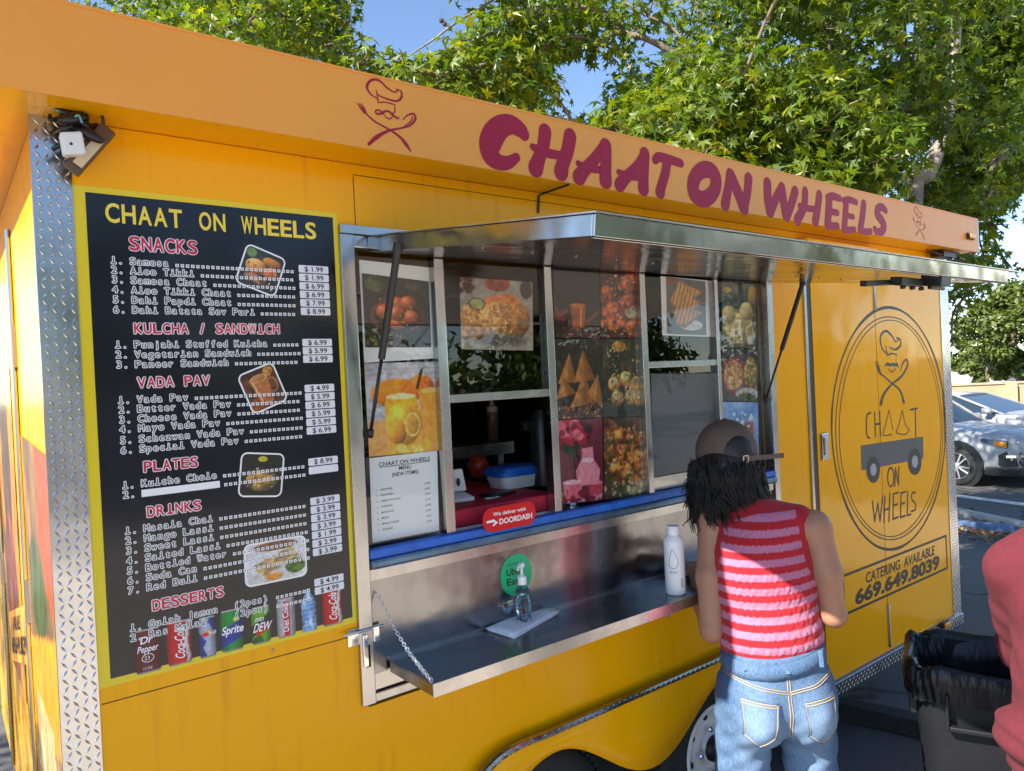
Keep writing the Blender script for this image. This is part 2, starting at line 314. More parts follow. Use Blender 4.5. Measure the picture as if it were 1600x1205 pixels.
def f_mango(seed=2):
    p = Pic(72,90,(.72,.70,.74),seed); 
    for i in range(9): k = np.abs(p.Y-i*.055-.02) < .004; p.a[k] *= .86
    p.mottle(9,(.80,.78,.82)); p.poly([(0,.62),(1,.55),(1,1),(0,1)],(.93,.62,.32),tex=.1); p.disk(.42,.33,.36,.16,(.90,.50,.12),vol=.5,tex=.15).disk(.76,.28,.2,.14,(.92,.45,.1),vol=.4)
    p.poly([(.72,.32),(1,.32),(1,.9),(.76,.9)],(.94,.60,.14),tex=.1).disk(.88,.32,.14,.03,(.97,.75,.4)); p.poly([(.76,.08),(.8,.08),(.72,.3),(.68,.3)],(.08,.07,.07))
    p.poly([(.26,.38),(.68,.36),(.76,.62),(.70,.92),(.34,.94),(.24,.64)],(.95,.66,.10),tex=.12,tsc=6).disk(.5,.66,.26,.25,(.94,.66,.12),vol=.35,hl=.2).disk(.47,.37,.21,.035,(.98,.86,.6)); p.disk(.4,.75,.14,.13,(.96,.60,.08),vol=.5); p.ring(.62,.68,.1,.12,.15,(.99,.85,.5)); p.dots(8,(.1,.9,.95,1),[(.95,.7,.2),(.98,.8,.4)],(.04,.08)); return p
def f_tikki(seed=3):
    p = Pic(96,94,(.56,.52,.50),seed).mottle(3,(.62,.58,.55)); p.poly([(.3,.28),(.7,.18),(.95,.42),(.5,.55)],(.82,.45,.22),tex=.3).disk(.5,.06,.18,.12,(.55,.22,.12),tex=.6).disk(.9,.12,.09,.14,(.20,.14,.10),tex=.3).dots(14,(0,0,.18,.2),[(.35,.08,.08),(.2,.05,.08)],(.03,.05))
    p.disk(.22,.55,.22,.24,(.72,.50,.26),tex=.6,tsc=18,vol=.3).disk(.5,.55,.26,.25,(.74,.52,.28),tex=.6,tsc=20,vol=.3).disk(.76,.56,.2,.26,(.66,.44,.22),tex=.4,vol=.4).disk(.2,.76,.2,.1,(.68,.48,.25),tex=.6,tsc=20)
    p.disk(.22,.36,.1,.075,(.62,.62,.40),soft=.1).ring(.22,.36,.1,.075,.15,(.2,.18,.12)); p.dots(70,(.05,.35,.7,.75),[(.85,.68,.42),(.55,.35,.15),(.9,.75,.5)],(.008,.02)); p.disk(.5,.85,.5,.12,(.20,.18,.15),soft=.5,al=.6); return p
def f_chai(seed=4):
    p = Pic(72,92,(.10,.06,.055),seed).grad((.10,.065,.06),(.14,.07,.05)); p.poly([(.34,.55),(.68,.55),(.62,.93),(.40,.93)],(.60,.27,.10),tex=.15).disk(.51,.55,.17,.035,(.72,.40,.18)).poly([(.56,.56),(.6,.56),(.57,.92),(.54,.92)],(.8,.5,.28)); p.disk(.5,.96,.5,.1,(.24,.10,.07),tex=.6,soft=.4)
    p.poly([(.66,.78),(.95,.6),(.97,.64),(.7,.82)],(.45,.2,.1)).dots(16,(0,.6,.3,.75),[(.45,.18,.1)],(.03,.05)).dots(60,(0,.85,1,1),[(.5,.22,.12),(.3,.12,.08)],(.01,.03)); return p
def f_pav(seed=5):
    p = Pic(66,92,(.16,.08,.07),seed).mottle(4,(.3,.12,.1)); 
    for x,y,rx,ry in ((.12,.38,.2,.14),(.72,.22,.3,.17),(.66,.5,.3,.14),(.3,.62,.3,.15),(.28,.8,.34,.1),(.8,.85,.26,.14)): p.disk(x,y,rx,ry,(.66,.29,.13),vol=.45,tex=1.1,tsc=9,hl=.10,soft=.25)
    p.disk(.76,.64,.22,.08,(.62,.60,.50),tex=.4).dots(190,(.05,.1,1,1),[(.75,.35,.2),(.25,.3,.1),(.5,.12,.08),(.85,.6,.4)],(.008,.022)); return p
def f_samosa(seed=6):
    p = Pic(80,92,(.14,.09,.09),seed).mottle(4,(.22,.16,.15)); p.disk(.5,.62,.55,.33,(.16,.08,.07),tex=.3)
    for P in ([(.05,.55),(.3,.18),(.42,.55)],[(.38,.55),(.58,.14),(.85,.52)],[(.0,.75),(.15,.48),(.42,.68)],[(.28,.86),(.6,.45),(.82,.82)],[(.66,.7),(.9,.45),(1.02,.9)]):
        p.poly(P,(.66,.43,.21),tex=.35,tsc=7); p.poly([P[1],((P[0][0]+P[2][0])/2,(P[0][1]+P[2][1])/2),P[2]],(.48,.28,.12),tex=.3,al=.7)
    p.dots(130,(0,.84,1,1),[(.5,.28,.16),(.35,.16,.1),(.7,.5,.3)],(.008,.022)); return p
def f_chaat(seed=7):
    p = Pic(76,90,(.15,.13,.10),seed).mottle(3,(.25,.22,.14)); p.disk(.5,.82,.48,.16,(.10,.14,.14),soft=.05).disk(.5,.8,.42,.12,(.22,.2,.14))
    for x,y in ((.28,.58),(.55,.52),(.8,.58),(.35,.76),(.68,.74),(.88,.76)): p.disk(x,y,.16,.11,(.72,.52,.25),vol=.5,tex=.8,tsc=10,hl=.1,soft=.2).disk(x,y-.03,.09,.05,(.66,.62,.45),tex=.5)
    p.disk(.4,.1,.16,.07,(.7,.5,.2),tex=.6); p.dots(90,(.1,.1,.95,.85),[(.8,.65,.3),(.3,.4,.12),(.6,.2,.12),(.85,.75,.5)],(.008,.022)); return p
def f_rose(seed=8):
    p = Pic(70,110,(.40,.13,.20),seed).mottle(3,(.52,.22,.30)); p.dots(40,(0,.02,.7,.3),[(.80,.20,.32),(.62,.08,.18),(.88,.40,.48),(.25,.06,.1)],(.04,.09),vol=.4)
    for x in (.2,.28,.36): p.poly([(x,.3),(x+.03,.3),(x+.1,.66),(x+.07,.66)],(.16,.16,.12))
    p.dots(14,(.1,.3,.5,.45),[(.1,.18,.12),(.14,.2,.12)],(.03,.06)); p.poly([(.5,.36),(.75,.34),(.78,.5),(.92,.62),(.88,.8),(.4,.8),(.36,.62),(.5,.48)],(.88,.52,.58),tex=.1).disk(.63,.5,.14,.03,(.95,.72,.75)); p.poly([(.05,.74),(.5,.74),(.46,.95),(.12,.95)],(.82,.38,.45)).disk(.28,.75,.22,.03,(.93,.68,.72)).poly([(.64,.78),(.98,.78),(.94,.98),(.68,.98)],(.72,.24,.32)).disk(.81,.78,.17,.025,(.85,.5,.55)); p.dots(25,(0,.86,1,1),[(.85,.55,.62),(.5,.1,.18)],(.02,.05)); return p
def f_pakora(seed=9):
    p = Pic(70,104,(.24,.20,.15),seed).mottle(4,(.35,.28,.18))
    for x,y,rx,ry in ((.15,.12,.2,.1),(.4,.24,.36,.12),(.75,.3,.3,.13),(.35,.45,.4,.14),(.8,.55,.3,.16),(.4,.66,.35,.13),(.85,.78,.25,.1)): p.disk(x,y,rx,ry,(.66,.40,.18),vol=.4,tex=1.1,tsc=10,soft=.3)
    p.dots(190,(0,.05,1,.85),[(.25,.38,.15),(.78,.5,.25),(.5,.2,.1),(.8,.7,.5),(.6,.25,.35)],(.01,.03)).dots(30,(0,.8,1,1),[(.7,.65,.5),(.3,.35,.2)],(.02,.05)); return p
def f_toast(seed=10):
    p = Pic(72,86,(.26,.255,.27),seed).mottle(5,(.34,.33,.35)); p.disk(.6,.82,.3,.1,(.75,.75,.75),soft=.05).disk(.12,.05,.15,.08,(.5,.22,.12))
    for a in (0,.27,.52): P = [(.1+a*.2,.42+a*.7),(.3+a*.25,.05+a*.85),(.88,.2+a*.72),(.3+a*.3,.5+a*.62)]; p.poly(P,(.80,.55,.26),tex=.2,stripes=(.35,70,.62)); p.poly([P[0],P[3],P[2],(.86,.25+a*.72),(.3+a*.3,.56+a*.62),(.1+a*.2,.47+a*.7)],(.48,.36,.14),tex=.7,tsc=20)
    return p
def f_bhature(seed=11):
    p = Pic(56,84,(.22,.22,.20),seed).mottle(4,(.32,.3,.27)); p.disk(.5,.7,.5,.28,(.50,.42,.30),soft=.05,vol=.2).disk(.5,.7,.42,.23,(.78,.68,.46),vol=.25,tex=.3); p.disk(.2,.5,.2,.13,(.76,.66,.45),vol=.4).disk(.7,.45,.2,.14,(.80,.70,.50),vol=.5).disk(.88,.22,.14,.15,(.65,.5,.25),vol=.4).disk(.15,.15,.13,.05,(.55,.48,.2),tex=.5); p.dots(60,(.15,.55,.85,.9),[(.55,.42,.22),(.4,.42,.18),(.62,.5,.3)],(.008,.02)); return p
def f_mug(seed=22):
    p = Pic(56,56,(.22,.13,.08),seed).mottle(4,(.40,.24,.14)); p.disk(.8,.15,.14,.12,(.66,.48,.2),tex=.6).disk(.2,.85,.3,.16,(.45,.24,.12),tex=.6); p.ring(.78,.5,.14,.18,.25,(.62,.42,.26)); p.poly([(.22,.22),(.74,.22),(.66,.9),(.32,.9)],(.62,.38,.20),tex=.15).disk(.48,.24,.26,.11,(.74,.58,.42)).disk(.48,.24,.22,.085,(.68,.42,.22),tex=.2); p.poly([(.26,.3),(.32,.3),(.38,.85),(.34,.85)],(.80,.62,.46)); return p
def f_bhel(seed=12):
    p = Pic(60,72,(.18,.15,.17),seed).mottle(4,(.28,.22,.25)); p.disk(.32,.5,.33,.36,(.55,.12,.2),soft=.05).disk(.32,.5,.27,.3,(.72,.55,.36),tex=.7,tsc=18); p.disk(.8,.45,.2,.3,(.62,.52,.32),tex=.6,vol=.3).disk(.7,.85,.35,.12,(.7,.7,.68)).disk(.68,.9,.26,.07,(.25,.3,.12),tex=.6); p.dots(80,(.08,.2,.95,.85),[(.8,.65,.4),(.65,.25,.2),(.35,.42,.2),(.85,.78,.6)],(.01,.026)); return p
def f_mint(seed=13):
    p = Pic(60,70,(.38,.55,.80),seed).mottle(3,(.52,.66,.86)); p.disk(.55,.85,.42,.28,(.55,.24,.22),tex=.6).disk(.7,.55,.18,.2,(.60,.30,.22),tex=.5).dots(24,(.25,.2,.85,.6),[(.85,.88,.95),(.6,.35,.3)],(.02,.05)); return p
def f_wrap(seed=14):
    p = Pic(56,56,(.70,.70,.70),seed).mottle(3,(.8,.8,.8)); p.poly([(.1,.55),(.75,.2),(.9,.45),(.3,.85)],(.66,.55,.36),tex=.5,tsc=12).disk(.5,.12,.4,.12,(.45,.3,.2),tex=.7).disk(.82,.7,.18,.2,(.3,.42,.15),tex=.6).disk(.45,.88,.16,.1,(.8,.55,.25),tex=.3); return p
def f_thali(seed=15):
    p = Pic(56,56,(.09,.09,.08),seed); p.disk(.5,.62,.42,.28,(.28,.25,.2)); 
    for x,y in ((.3,.6),(.52,.52),(.7,.62),(.45,.75)): p.disk(x,y,.16,.13,(.62,.48,.25),vol=.5,tex=.4)
    p.disk(.5,.12,.12,.07,(.7,.68,.2)).dots(40,(.15,.4,.85,.85),[(.3,.4,.12),(.7,.3,.2),(.8,.7,.5)],(.01,.03)); return p
def f_burger(seed=16):
    p = Pic(56,56,(.16,.18,.2),seed).mottle(3,(.24,.24,.22)); p.disk(.15,.15,.13,.12,(.4,.52,.3)).disk(.7,.22,.25,.12,(.7,.45,.22),vol=.4).disk(.35,.45,.28,.2,(.78,.55,.3),vol=.5,hl=.1).disk(.75,.5,.2,.16,(.72,.42,.24),vol=.5,tex=.3).disk(.4,.75,.3,.12,(.55,.36,.3),tex=.6).dots(50,(.1,.2,.9,.9),[(.3,.45,.18),(.75,.3,.25),(.85,.7,.5)],(.01,.03)); return p
# ------------------------------------------------------------------ the food trailer
XL, XR, ZB, ZT, YB = 0.185, 4.55, 0.375, 2.435, 2.5
tr = thing('food_trailer', 'yellow food trailer with its steel serving hatch propped open beside a black menu', 'food trailer', (2.3, 0.0, 0.0))
wx0, wx1, wz0, wz1 = W(556,700)[0], W(1205,600)[0], 0.985, 2.232
b = MB(); T_ = 0.05
for (x0,x1,z0,z1) in ((XL,wx0,ZB,ZT),(wx1,XR,ZB,ZT),(wx0,wx1,wz1,ZT),(wx0,wx1,0.66,wz0)): b.box(x0,x1,0,T_,z0,z1)
b.build('side_wall', MT['yellow'], tr)
MB().box(XL,XL+T_,T_,YB,ZB,ZT).build('end_wall', MT['yellow'], tr)
MB().box(XR-T_,XR,T_,YB,ZB,ZT).build('end_wall', MT['yellow'], tr)
MB().box(XL+T_,XR-T_,YB-T_,YB,ZB,ZT).build('back_wall', MT['yellow'], tr)
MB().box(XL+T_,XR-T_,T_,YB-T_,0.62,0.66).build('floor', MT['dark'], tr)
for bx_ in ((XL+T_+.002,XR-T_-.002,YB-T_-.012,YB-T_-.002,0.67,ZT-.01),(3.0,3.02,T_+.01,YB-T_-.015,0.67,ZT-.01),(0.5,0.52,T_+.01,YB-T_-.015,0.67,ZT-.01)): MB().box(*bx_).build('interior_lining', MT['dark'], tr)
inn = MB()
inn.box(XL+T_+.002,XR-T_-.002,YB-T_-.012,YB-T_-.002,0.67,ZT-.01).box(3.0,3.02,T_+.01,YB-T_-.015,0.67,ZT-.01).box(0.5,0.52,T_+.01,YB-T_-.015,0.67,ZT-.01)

# roof and fascia band
FX0, FX1, FY, FZ0, FZ1 = 0.03, 4.685, -0.145, 2.437, 2.617
MB().box(FX0+.004,FX1-.004,FY+.004,YB+.14,FZ0,FZ1-.01).build('roof', MT['yellow'], tr, bevel=.004)
fa = MB().box(FX0,FX1,FY,FY+.003,FZ0-.004,FZ1).build('fascia', MT['orange'], tr)
MB().box(FX0-.006,FX1+.006,FY-.002,FY+.02,FZ1,FZ1+.006).build('roof_edge', MT['orange'], tr)
MB().box(FX1,FX1+.012,FY-.001,FY+.05,FZ0-.006,FZ1).build('corner_cap', MT['alu'], tr)
# fascia lettering, traced as brush strokes
def z4(x,y): return W(540+x/3.077, 100+y/3.077, FY-.001)
def z5(x,y): return W(1050+x/2.909, 220+y/2.909, FY-.001)
def z7(x,y): return W(1000+x/2.667, y/2.667, FY-.001)
lt = MB(); li = 0
def LS(tf, pts, w, straight=False):
    global li
    li += 1; stroke(lt, pts, tf, w, lift=.0002*(li % 7), n=6, straight=straight)
u4 = lambda w: [x*.00091 for x in w]
LS(z4, [(858,338),(842,318),(800,292),(752,300),(714,338),(694,390),(702,440),(738,472),(782,474),(822,450)], u4([44,54,62,72,82,82,72,52,42,30]))
LS(z4, [(960,325),(950,395),(932,450),(914,502)], u4([54,50,50,62])); LS(z4, [(898,398),(930,415),(985,432),(1050,442)], u4([22,34,32,28])); LS(z4, [(1080,348),(1066,420),(1045,480),(1036,520)], u4([56,54,54,62]))
LS(z4, [(1245,392),(1200,455),(1150,510),(1122,545)], u4([40,44,48,58])); LS(z4, [(1250,395),(1252,460),(1250,520),(1250,562)], u4([56,52,54,60])); LS(z4, [(1118,478),(1160,500),(1250,512)], u4([22,30,26]))
LS(z4, [(1440,432),(1400,495),(1350,545),(1318,582)], u4([38,42,46,54])); LS(z4, [(1438,434),(1436,500),(1432,560),(1432,600)], u4([54,50,54,58])); LS(z4, [(1312,520),(1360,538),(1440,548)], u4([22,30,26]))
LS(z4, [(1488,462),(1505,448),(1545,456),(1612,478)], u4([34,38,36,34])); LS(z4, [(1546,470),(1536,530),(1518,590),(1512,618)], u4([46,46,46,52]))
lt.build('lettering', MT['maroon'], fa); lt = MB()
u5 = lambda w: [x*.00146 for x in w]
O = [(148+52*math.cos(a)+8*math.sin(-a), 198+68*math.sin(a)) for a in np.linspace(-1.4,4.95,26)]
LS(z5, O, u5([42,44,40,42,44,40,42]))
LS(z5, [(264,152),(256,215),(242,290)], u5([32,32,36])); LS(z5, [(268,156),(298,230),(328,306)], u5([34,38,40])); LS(z5, [(348,172),(342,240),(326,308)], u5([34,32,34]))
lt.build('lettering', MT['maroon'], fa); lt = MB()
LS(z5, [(434,194),(436,260),(446,322)], u5([34,36,36])); LS(z5, [(448,322),(474,262),(500,214)], u5([32,30,30])); LS(z5, [(500,214),(508,280),(520,342)], u5([32,34,36])); LS(z5, [(522,342),(544,285),(560,230)], u5([32,30,32]))
LS(z5, [(606,232),(600,300),(570,362)], u5([32,30,34])); LS(z5, [(580,296),(620,308),(662,312)], u5([18,20,18])); LS(z5, [(670,248),(662,310),(652,366)], u5([32,32,34]))
LS(z5, [(716,262),(712,320),(708,382)], u5([34,34,34])); LS(z5, [(706,258),(730,252),(762,262)], u5([20,24,22])); LS(z5, [(712,320),(752,328)], u5([20,20])); LS(z5, [(706,384),(730,388),(752,388)], u5([24,24,22]))
LS(z5, [(792,282),(788,340),(784,400)], u5([32,32,32])); LS(z5, [(780,272),(806,268),(838,280)], u5([20,22,20])); LS(z5, [(788,338),(824,346)], u5([18,18])); LS(z5, [(782,402),(806,406),(830,404)], u5([22,22,20]))
LS(z5, [(872,288),(866,345),(856,404)], u5([30,30,30])); LS(z5, [(856,408),(880,414),(904,412)], u5([22,22,20]))
LS(z5, [(972,318),(955,302),(936,310),(934,335),(952,360),(964,388),(954,412),(932,414),(922,400)], u5([22,26,28,30,32,32,28,24,20]))
lt.build('lettering', MT['maroon'], fa)
def chef(mb, tf, s, w, nrm=(0,-1,0)):
    S = lambda pts, ws: stroke(mb, pts, tf, [x*w for x in ws], nrm)
    S([(150,165),(118,142),(103,108),(124,78),(162,80),(200,115),(234,135),(252,126),(242,120)], [3,6,9,8,7,6,5,4,2]); S([(242,120),(266,132),(270,158),(248,178),(205,170),(160,150),(146,130)], [3,6,8,7,6,4,2])
    S([(148,128),(154,160),(156,186)], [3,5,4]); S([(156,186),(190,184),(222,192),(238,196)], [4,4,4,3]); S([(236,196),(237,228),(226,238)], [3,4,3])
    S([(182,236),(160,222),(145,226),(150,240),(172,238),(190,228),(208,228),(226,244),(250,262),(258,256)], [6,5,5,6,8,7,7,8,6,3]); S([(182,240),(196,258),(214,264),(228,252)], [3,4,5,3])
    for dx in (0,11,22): S([(54+dx,186+dx*.15),(72+dx*.8,212),(90+dx*.4,236)], [2,5,5])
    S([(88,228),(140,276),(210,315),(262,352),(290,385),(312,418)], [5,6,6,9,14,6]); S([(112,386),(150,352),(205,322),(270,308),(312,294),(336,264),(326,240),(296,248),(276,268)], [10,14,8,6,7,9,7,5,3])
    S([(322,252),(312,278),(284,298)], [3,5,3])
c1 = MB(); chef(c1, z4, 1, .00078); c1.build('chef_emblem', MT['maroon'], fa)
A0 = W(1425,322,FY-.001); A1 = W(1447,376,FY-.001)
def em2(x,y): return np.array([A0[0]+(x-54)/(338-54)*(A1[0]-A0[0]), FY-.001, A0[2]+(y-75)/(420-75)*(A1[2]-A0[2])])
c2 = MB(); chef(c2, em2, 1, .00048); c2.build('chef_emblem', MT['maroon'], fa)
MB().box(2.04,2.0415,FY-.0006,FY+.001,FZ0,FZ1).build('panel_joint', MT['orange'], fa)
# seams, screws
def seam(x0,y0,x1,y1,w=.0022):
    a, c = W(x0,y0), W(x1,y1); sm = MB()
    if abs(a[0]-c[0]) > abs(a[2]-c[2]): z=(a[2]+c[2])/2; sm.box(a[0],c[0],-.0007,.001,z-w/2,z+w/2)
    else: x=(a[0]+c[0])/2; sm.box(x-w/2,x+w/2,-.0007,.001,c[2],a[2])
    sm.build('wall_seam', MT['seam'], tr)
seam(159,1101,548,995); seam(551,276,1250,372); seam(551,276,556,352)
scr = None
for (x,y) in ((321,239),(348,182),(548,266),(550,314),(253,1060),(366,1030),(466,1005),(371,1130),(866,1052),(783,1108),(765,309),(125,1080),(700,330),(200,260),(480,255),(620,275),(700,290),(780,302),(900,322),(330,1180),(520,1150),(640,1110),(700,1150),(760,1085),(900,1090),(960,1010),(1040,1000),(1220,470),(1225,560),(1228,640),(1233,720),(1238,800),(1320,1010),(1420,960),(139,1110),(142,1165),(448,1110),(590,1180)):
    p = W(x,y,-.001)
    if scr is None: scr = MB().lathe([(0.0042,0),(0.0042,-.001),(0.002,-.0022)], (0,0,0), 'y', 10).build('screw', MT['rivet'], tr); scr['_o'] = [0,0,0]; o = scr
    else: o = scr.copy(); COL.objects.link(o)
    o.location = (p[0]-2.3, p[1], p[2])
# diamond plate: raised lozenges on a sheet
def lozenges(mb, u0,u1,v0,v1, f, p=.0172, L=.0098, wd=.0027, h=.0014, seed=0):
    nu, nv = int((u1-u0)/p), int((v1-v0)/p)
    for i in range(nu+1):
        for j in range(nv+1):
            cu, cv = u0+(u1-u0-nu*p)/2+i*p, v0+(j+.5)*p
            if cv > v1-.006 or cu < u0+.004 or cu > u1-.004: continue
            a = R(52) if (i+j)%2 else R(-38-14)
            d, e = (math.cos(a),math.sin(a)), (-math.sin(a),math.cos(a)); P = [(cu-d[0]*L,cv-d[1]*L),(cu-e[0]*wd,cv-e[1]*wd),(cu+d[0]*L,cv+d[1]*L),(cu+e[0]*wd,cv+e[1]*wd)]
            P = [(min(max(a_,u0),u1),min(max(b_,v0),v1)) for a_,b_ in P]
            V = [f(a_,b_,0) for a_,b_ in P]+[f(cu-d[0]*L*.35,cv-d[1]*L*.35,h),f(cu+d[0]*L*.35,cv+d[1]*L*.35,h)]
            mb.add(V, [(0,1,4),(4,1,5),(1,2,5),(2,3,5),(5,3,4),(3,0,4)])
ct = MB(); cx0, cx1 = W(72,640)[0], W(131,640)[0]
ct.box(cx0-.002,cx1,-.004,.002,.34,W(41,175)[2]); ct.box(cx0-.004,cx0-.001,-.003,.012,.34,W(41,175)[2]); lozenges(ct, cx0,cx1,.35,W(41,175)[2]-.01, lambda u,v,h:(u,-.004-h,v)); ct.build('corner_trim', MT['diamond'], tr)
ct = MB(); dx0, dx1 = W(1478,700)[0], W(1489,700)[0]+.01
ct.box(dx0,dx1,-.004,.002,.30,ZT); lozenges(ct,dx0,dx1,.31,ZT-.01,lambda u,v,h:(u,-.004-h,v)); ct.build('corner_trim', MT['diamond'], tr)
ct = MB(); ct.box(2.72,dx1,-.016,-.0045,.315,.372); lozenges(ct,2.72,dx1,.316,.372,lambda u,v,h:(u,-.016-h,v)); ct.build('skirt', MT['diamond'], tr)
MB().box(2.72,dx0,-.010,-.001,.3725,.384).build('skirt_trim', MT['alu'], tr)
# fender and wheels
HZ, WX = 0.325, (1.47, 2.40)
def arch(x): return 0.555+0.105*math.cos(2*math.pi*(x-1.485)/0.92) if x > 1.16 else .4
tl = [W(*p,-.02) for p in ((739,1205),(762,1188),(798,1160),(869,1133),(953,1098),(1037,1061),(1115,1029))]
zt = .725; top = [(1.06,.40),(1.10,.52),(1.17,.655)]+[(1.25,.712),(1.34,.728)]+[(x,zt) for x in np.linspace(1.45,2.5,20)]+[(2.62,.70),(2.74,.60),(2.80,.40)]
xs = np.linspace(2.74,1.12,60); bot = [(x, max(.40,arch(x) if 1.1 < x < 2.8 else .4)) for x in xs]
b = MB(); n = 60; tx = [q[0] for q in top]; tz = [q[1] for q in top]; V = []; gx = np.linspace(1.10,2.76,90)
for x in gx:
    t = float(np.interp(x,tx,tz)); a = min(arch(x), t-.005); V += [(x,-.030,t),(x,-.036,t-.02),(x,-.040,(t+a)/2),(x,-.034,a+.004),(x,-.026,a),(x,.0,a)]
b.add(V, [(i*6+k,(i+1)*6+k,(i+1)*6+k+1,i*6+k+1) for i in range(89) for k in range(5)]); b.build('fender', MT['yellow'], tr, smooth=True)
ft = MB(); P = smooth_line([(x,-.036,z+.008) for x,z in top], 3); ft.tube(P, .0125, 8)
for i in range(0,len(P)-1):
    pass
for i in range(110):
    t = i/109*(len(P)-1.01); k = int(t); q = P[k]*(1-t+k)+P[k+1]*(t-k); d = P[k+1]-P[k]; d /= np.linalg.norm(d); sgn = 1 if i%2 else -1; e = np.array([-d[2]*sgn,-.9,d[0]*sgn]); e /= np.linalg.norm(e)
    c = q+np.array([0,-.0105,0]); ft.obox(c, d*.009+np.array([0,0,.005*sgn]), np.array([0,.003,0]), np.cross(d,[0,1,0])*.0022)
ft.build('fender_trim', MT['diamond'], tr)
def wheel(cx):
    wh = MB(); r = .325; wh.lathe([(.174,.02),(.26,.0),(.305,.012),(.32,.03),(.325,.06),(.325,.15),(.32,.18),(.27,.2),(.2,.2)],(cx,.045,HZ),'y',48,close=False)
    for j in range(72):
        a = 2*math.pi*j/72; c = np.array([cx+math.cos(a)*.324,.045+.10,HZ+math.sin(a)*.324]); wh.obox(c, np.array([math.cos(a),0,math.sin(a)])*.005, np.array([0,.075,0]), np.array([-math.sin(a),0,math.cos(a)])*.009)
    o = wh.build('tyre', MT['rubber'], tr, smooth=True, auto=40)
    rm = MB(); rm.lathe([(.176,.012),(.170,.004),(.162,.006),(.152,.03),(.12,.045),(.10,.032),(.072,.03),(.058,.045),(.05,.02)],(cx,.05,HZ),'y',48,close=False); rm.build('rim', MT['whitem'], tr, smooth=True)
    hb = MB(); hb.lathe([(.052,.0),(.05,-.02),(.03,-.028),(.0,-.03)],(cx,.07,HZ),'y',24)
    for j in range(8): a = 2*math.pi*(j+.3)/8; MB().lathe([(.014,.0),(.011,-.004),(0,-.004)],(cx+.134*math.cos(a),.0795,HZ+.134*math.sin(a)),'y',14,close=False).build('hand_hole', MT['plastic'], tr)
    hb.build('hub', MT['plastic'], tr, smooth=True)
    for j in range(5): a = 2*math.pi*(j+.5)/5; MB().lathe([(.011,.0),(.011,-.02),(.007,-.026)],(cx+.09*math.cos(a),.078,HZ+.09*math.sin(a)),'y',6).build('lug_nut', MT['chrome'], tr)
for x in WX: wheel(x)
ch = MB(); ch.box(1.0,2.85,.24,.34,.40,.60).box(XL+.1,XR-.1,.36,.46,.33,ZB-.001).box(XL+.1,XR-.1,YB-.5,YB-.4,.33,ZB-.001)
for x in WX: ch.tube([(x,.2,HZ),(x,YB-.2,HZ)],.035,10)
ch.build('chassis', MT['plastic'], tr)
jk = MB(); jk.box(3.10,3.17,.10,.17,.10,.374).box(3.06,3.21,.04,.21,.085,.10).box(3.045,3.16,-.02,.09,.16,.30); jk.build('stabiliser_jack', MT['plastic'], tr, bevel=.006)
# window opening: frame, mullions, glass
def vbar(mb, xa, ya, xb, yb, w_px, z0, z1, y0, y1):
    x = (W(xa,ya)[0]+W(xb,yb)[0])/2; mb.box(x-w_px/2,x+w_px/2,y0,y1,z0,z1)
zs = W(582,858)[2]; zhead = 2.21
fr = MB(); fr.box(wx0-.022,wx0+.018,-.014,.03,.995,2.245).box(wx1-.02,wx1+.018,-.014,.03,.995,2.245).box(wx0+.018,wx1-.02,-.013,.03,zhead,2.244).box(wx0+.018,wx1-.02,-.008,.0,.995,1.02)
fr.build('window_frame', MT['alu'], tr, bevel=.003)
muls = [(687.5,378,702.5,834,.032),(857,410,872,806,.030),(1010,424,1013,780,.028),(1122,411,1124,660,.020)]
mx = []
for (a,b_,c,d,wd) in muls:
    x = (W(a,b_)[0]+W(c,d)[0])/2; mx.append((x,wd)); MB().box(x-wd/2,x+wd/2,.0,.04,zs,zhead).build('mullion', MT['alu'], tr, bevel=.002)
MB().box(mx[0][0]+mx[0][1]/2,mx[1][0]-mx[1][1]/2,.006,.034,W(780,625)[2],W(780,612)[2]).build('window_rail', MT['alu'], tr, bevel=.002)
MB().box(mx[2][0]+mx[2][1]/2,mx[3][0]-mx[3][1]/2,.006,.034,W(1068,573)[2],W(1068,563)[2]).build('window_rail', MT['alu'], tr, bevel=.002)
bays = [(wx0+.018,mx[0][0]-mx[0][1]/2),(mx[0][0]+mx[0][1]/2,mx[1][0]-mx[1][1]/2),(mx[1][0]+mx[1][1]/2,mx[2][0]-mx[2][1]/2),(mx[2][0]+mx[2][1]/2,mx[3][0]-mx[3][1]/2),(mx[3][0]+mx[3][1]/2,wx1-.02)]
for i,(x0,x1) in enumerate(bays):
    z0 = zs if i != 1 else W(780,612)[2]
    MB().add([(x0+.001,.019,z0),(x1-.001,.019,z0),(x1-.001,.019,zhead),(x0+.001,.019,zhead)],[(0,1,2,3)]).build('window_pane', MT['glass'], tr)
PY = .027
def poster(pic, c, label, name='poster', y=PY): return pic.mesh(name, W(*c[0],y), W(*c[1],y), W(*c[2],y), W(*c[3],y), MT['printed'], tr, label=label)
def sheet(c, y, name='poster_page', label=None): 
    q = [W(*p,y) for p in c]; return MB().add([q[0],q[2],q[3],q[1]],[(0,1,2,3)]).build(name, MT['paper'], tr, label=label)
sheet(((561,406),(670,418),(569,567),(680,560)), PY+.002, label='white page behind the bowl of sweets picture')
poster(f_gulab(), ((565.5,427),(670,440),(571,543),(674,543)), 'picture of brown sweets in a clay bowl')
poster(f_mango(), ((569,568),(682,565),(577,716),(686,704)), 'picture of orange mango drinks against white brick')
poster(f_tikki(), ((717.7,433),(832,441),(721,546),(833,548)), 'picture of stuffed snacks with green dip on a white table')
poster(f_chai(), ((864,414),(936.5,418),(867,527.5),(938,528)), 'dark picture of a glass of tea')
poster(f_pav(), ((938,418),(1004.5,421),(939,528),(1005,528)), 'picture of red spiced snacks in buns')
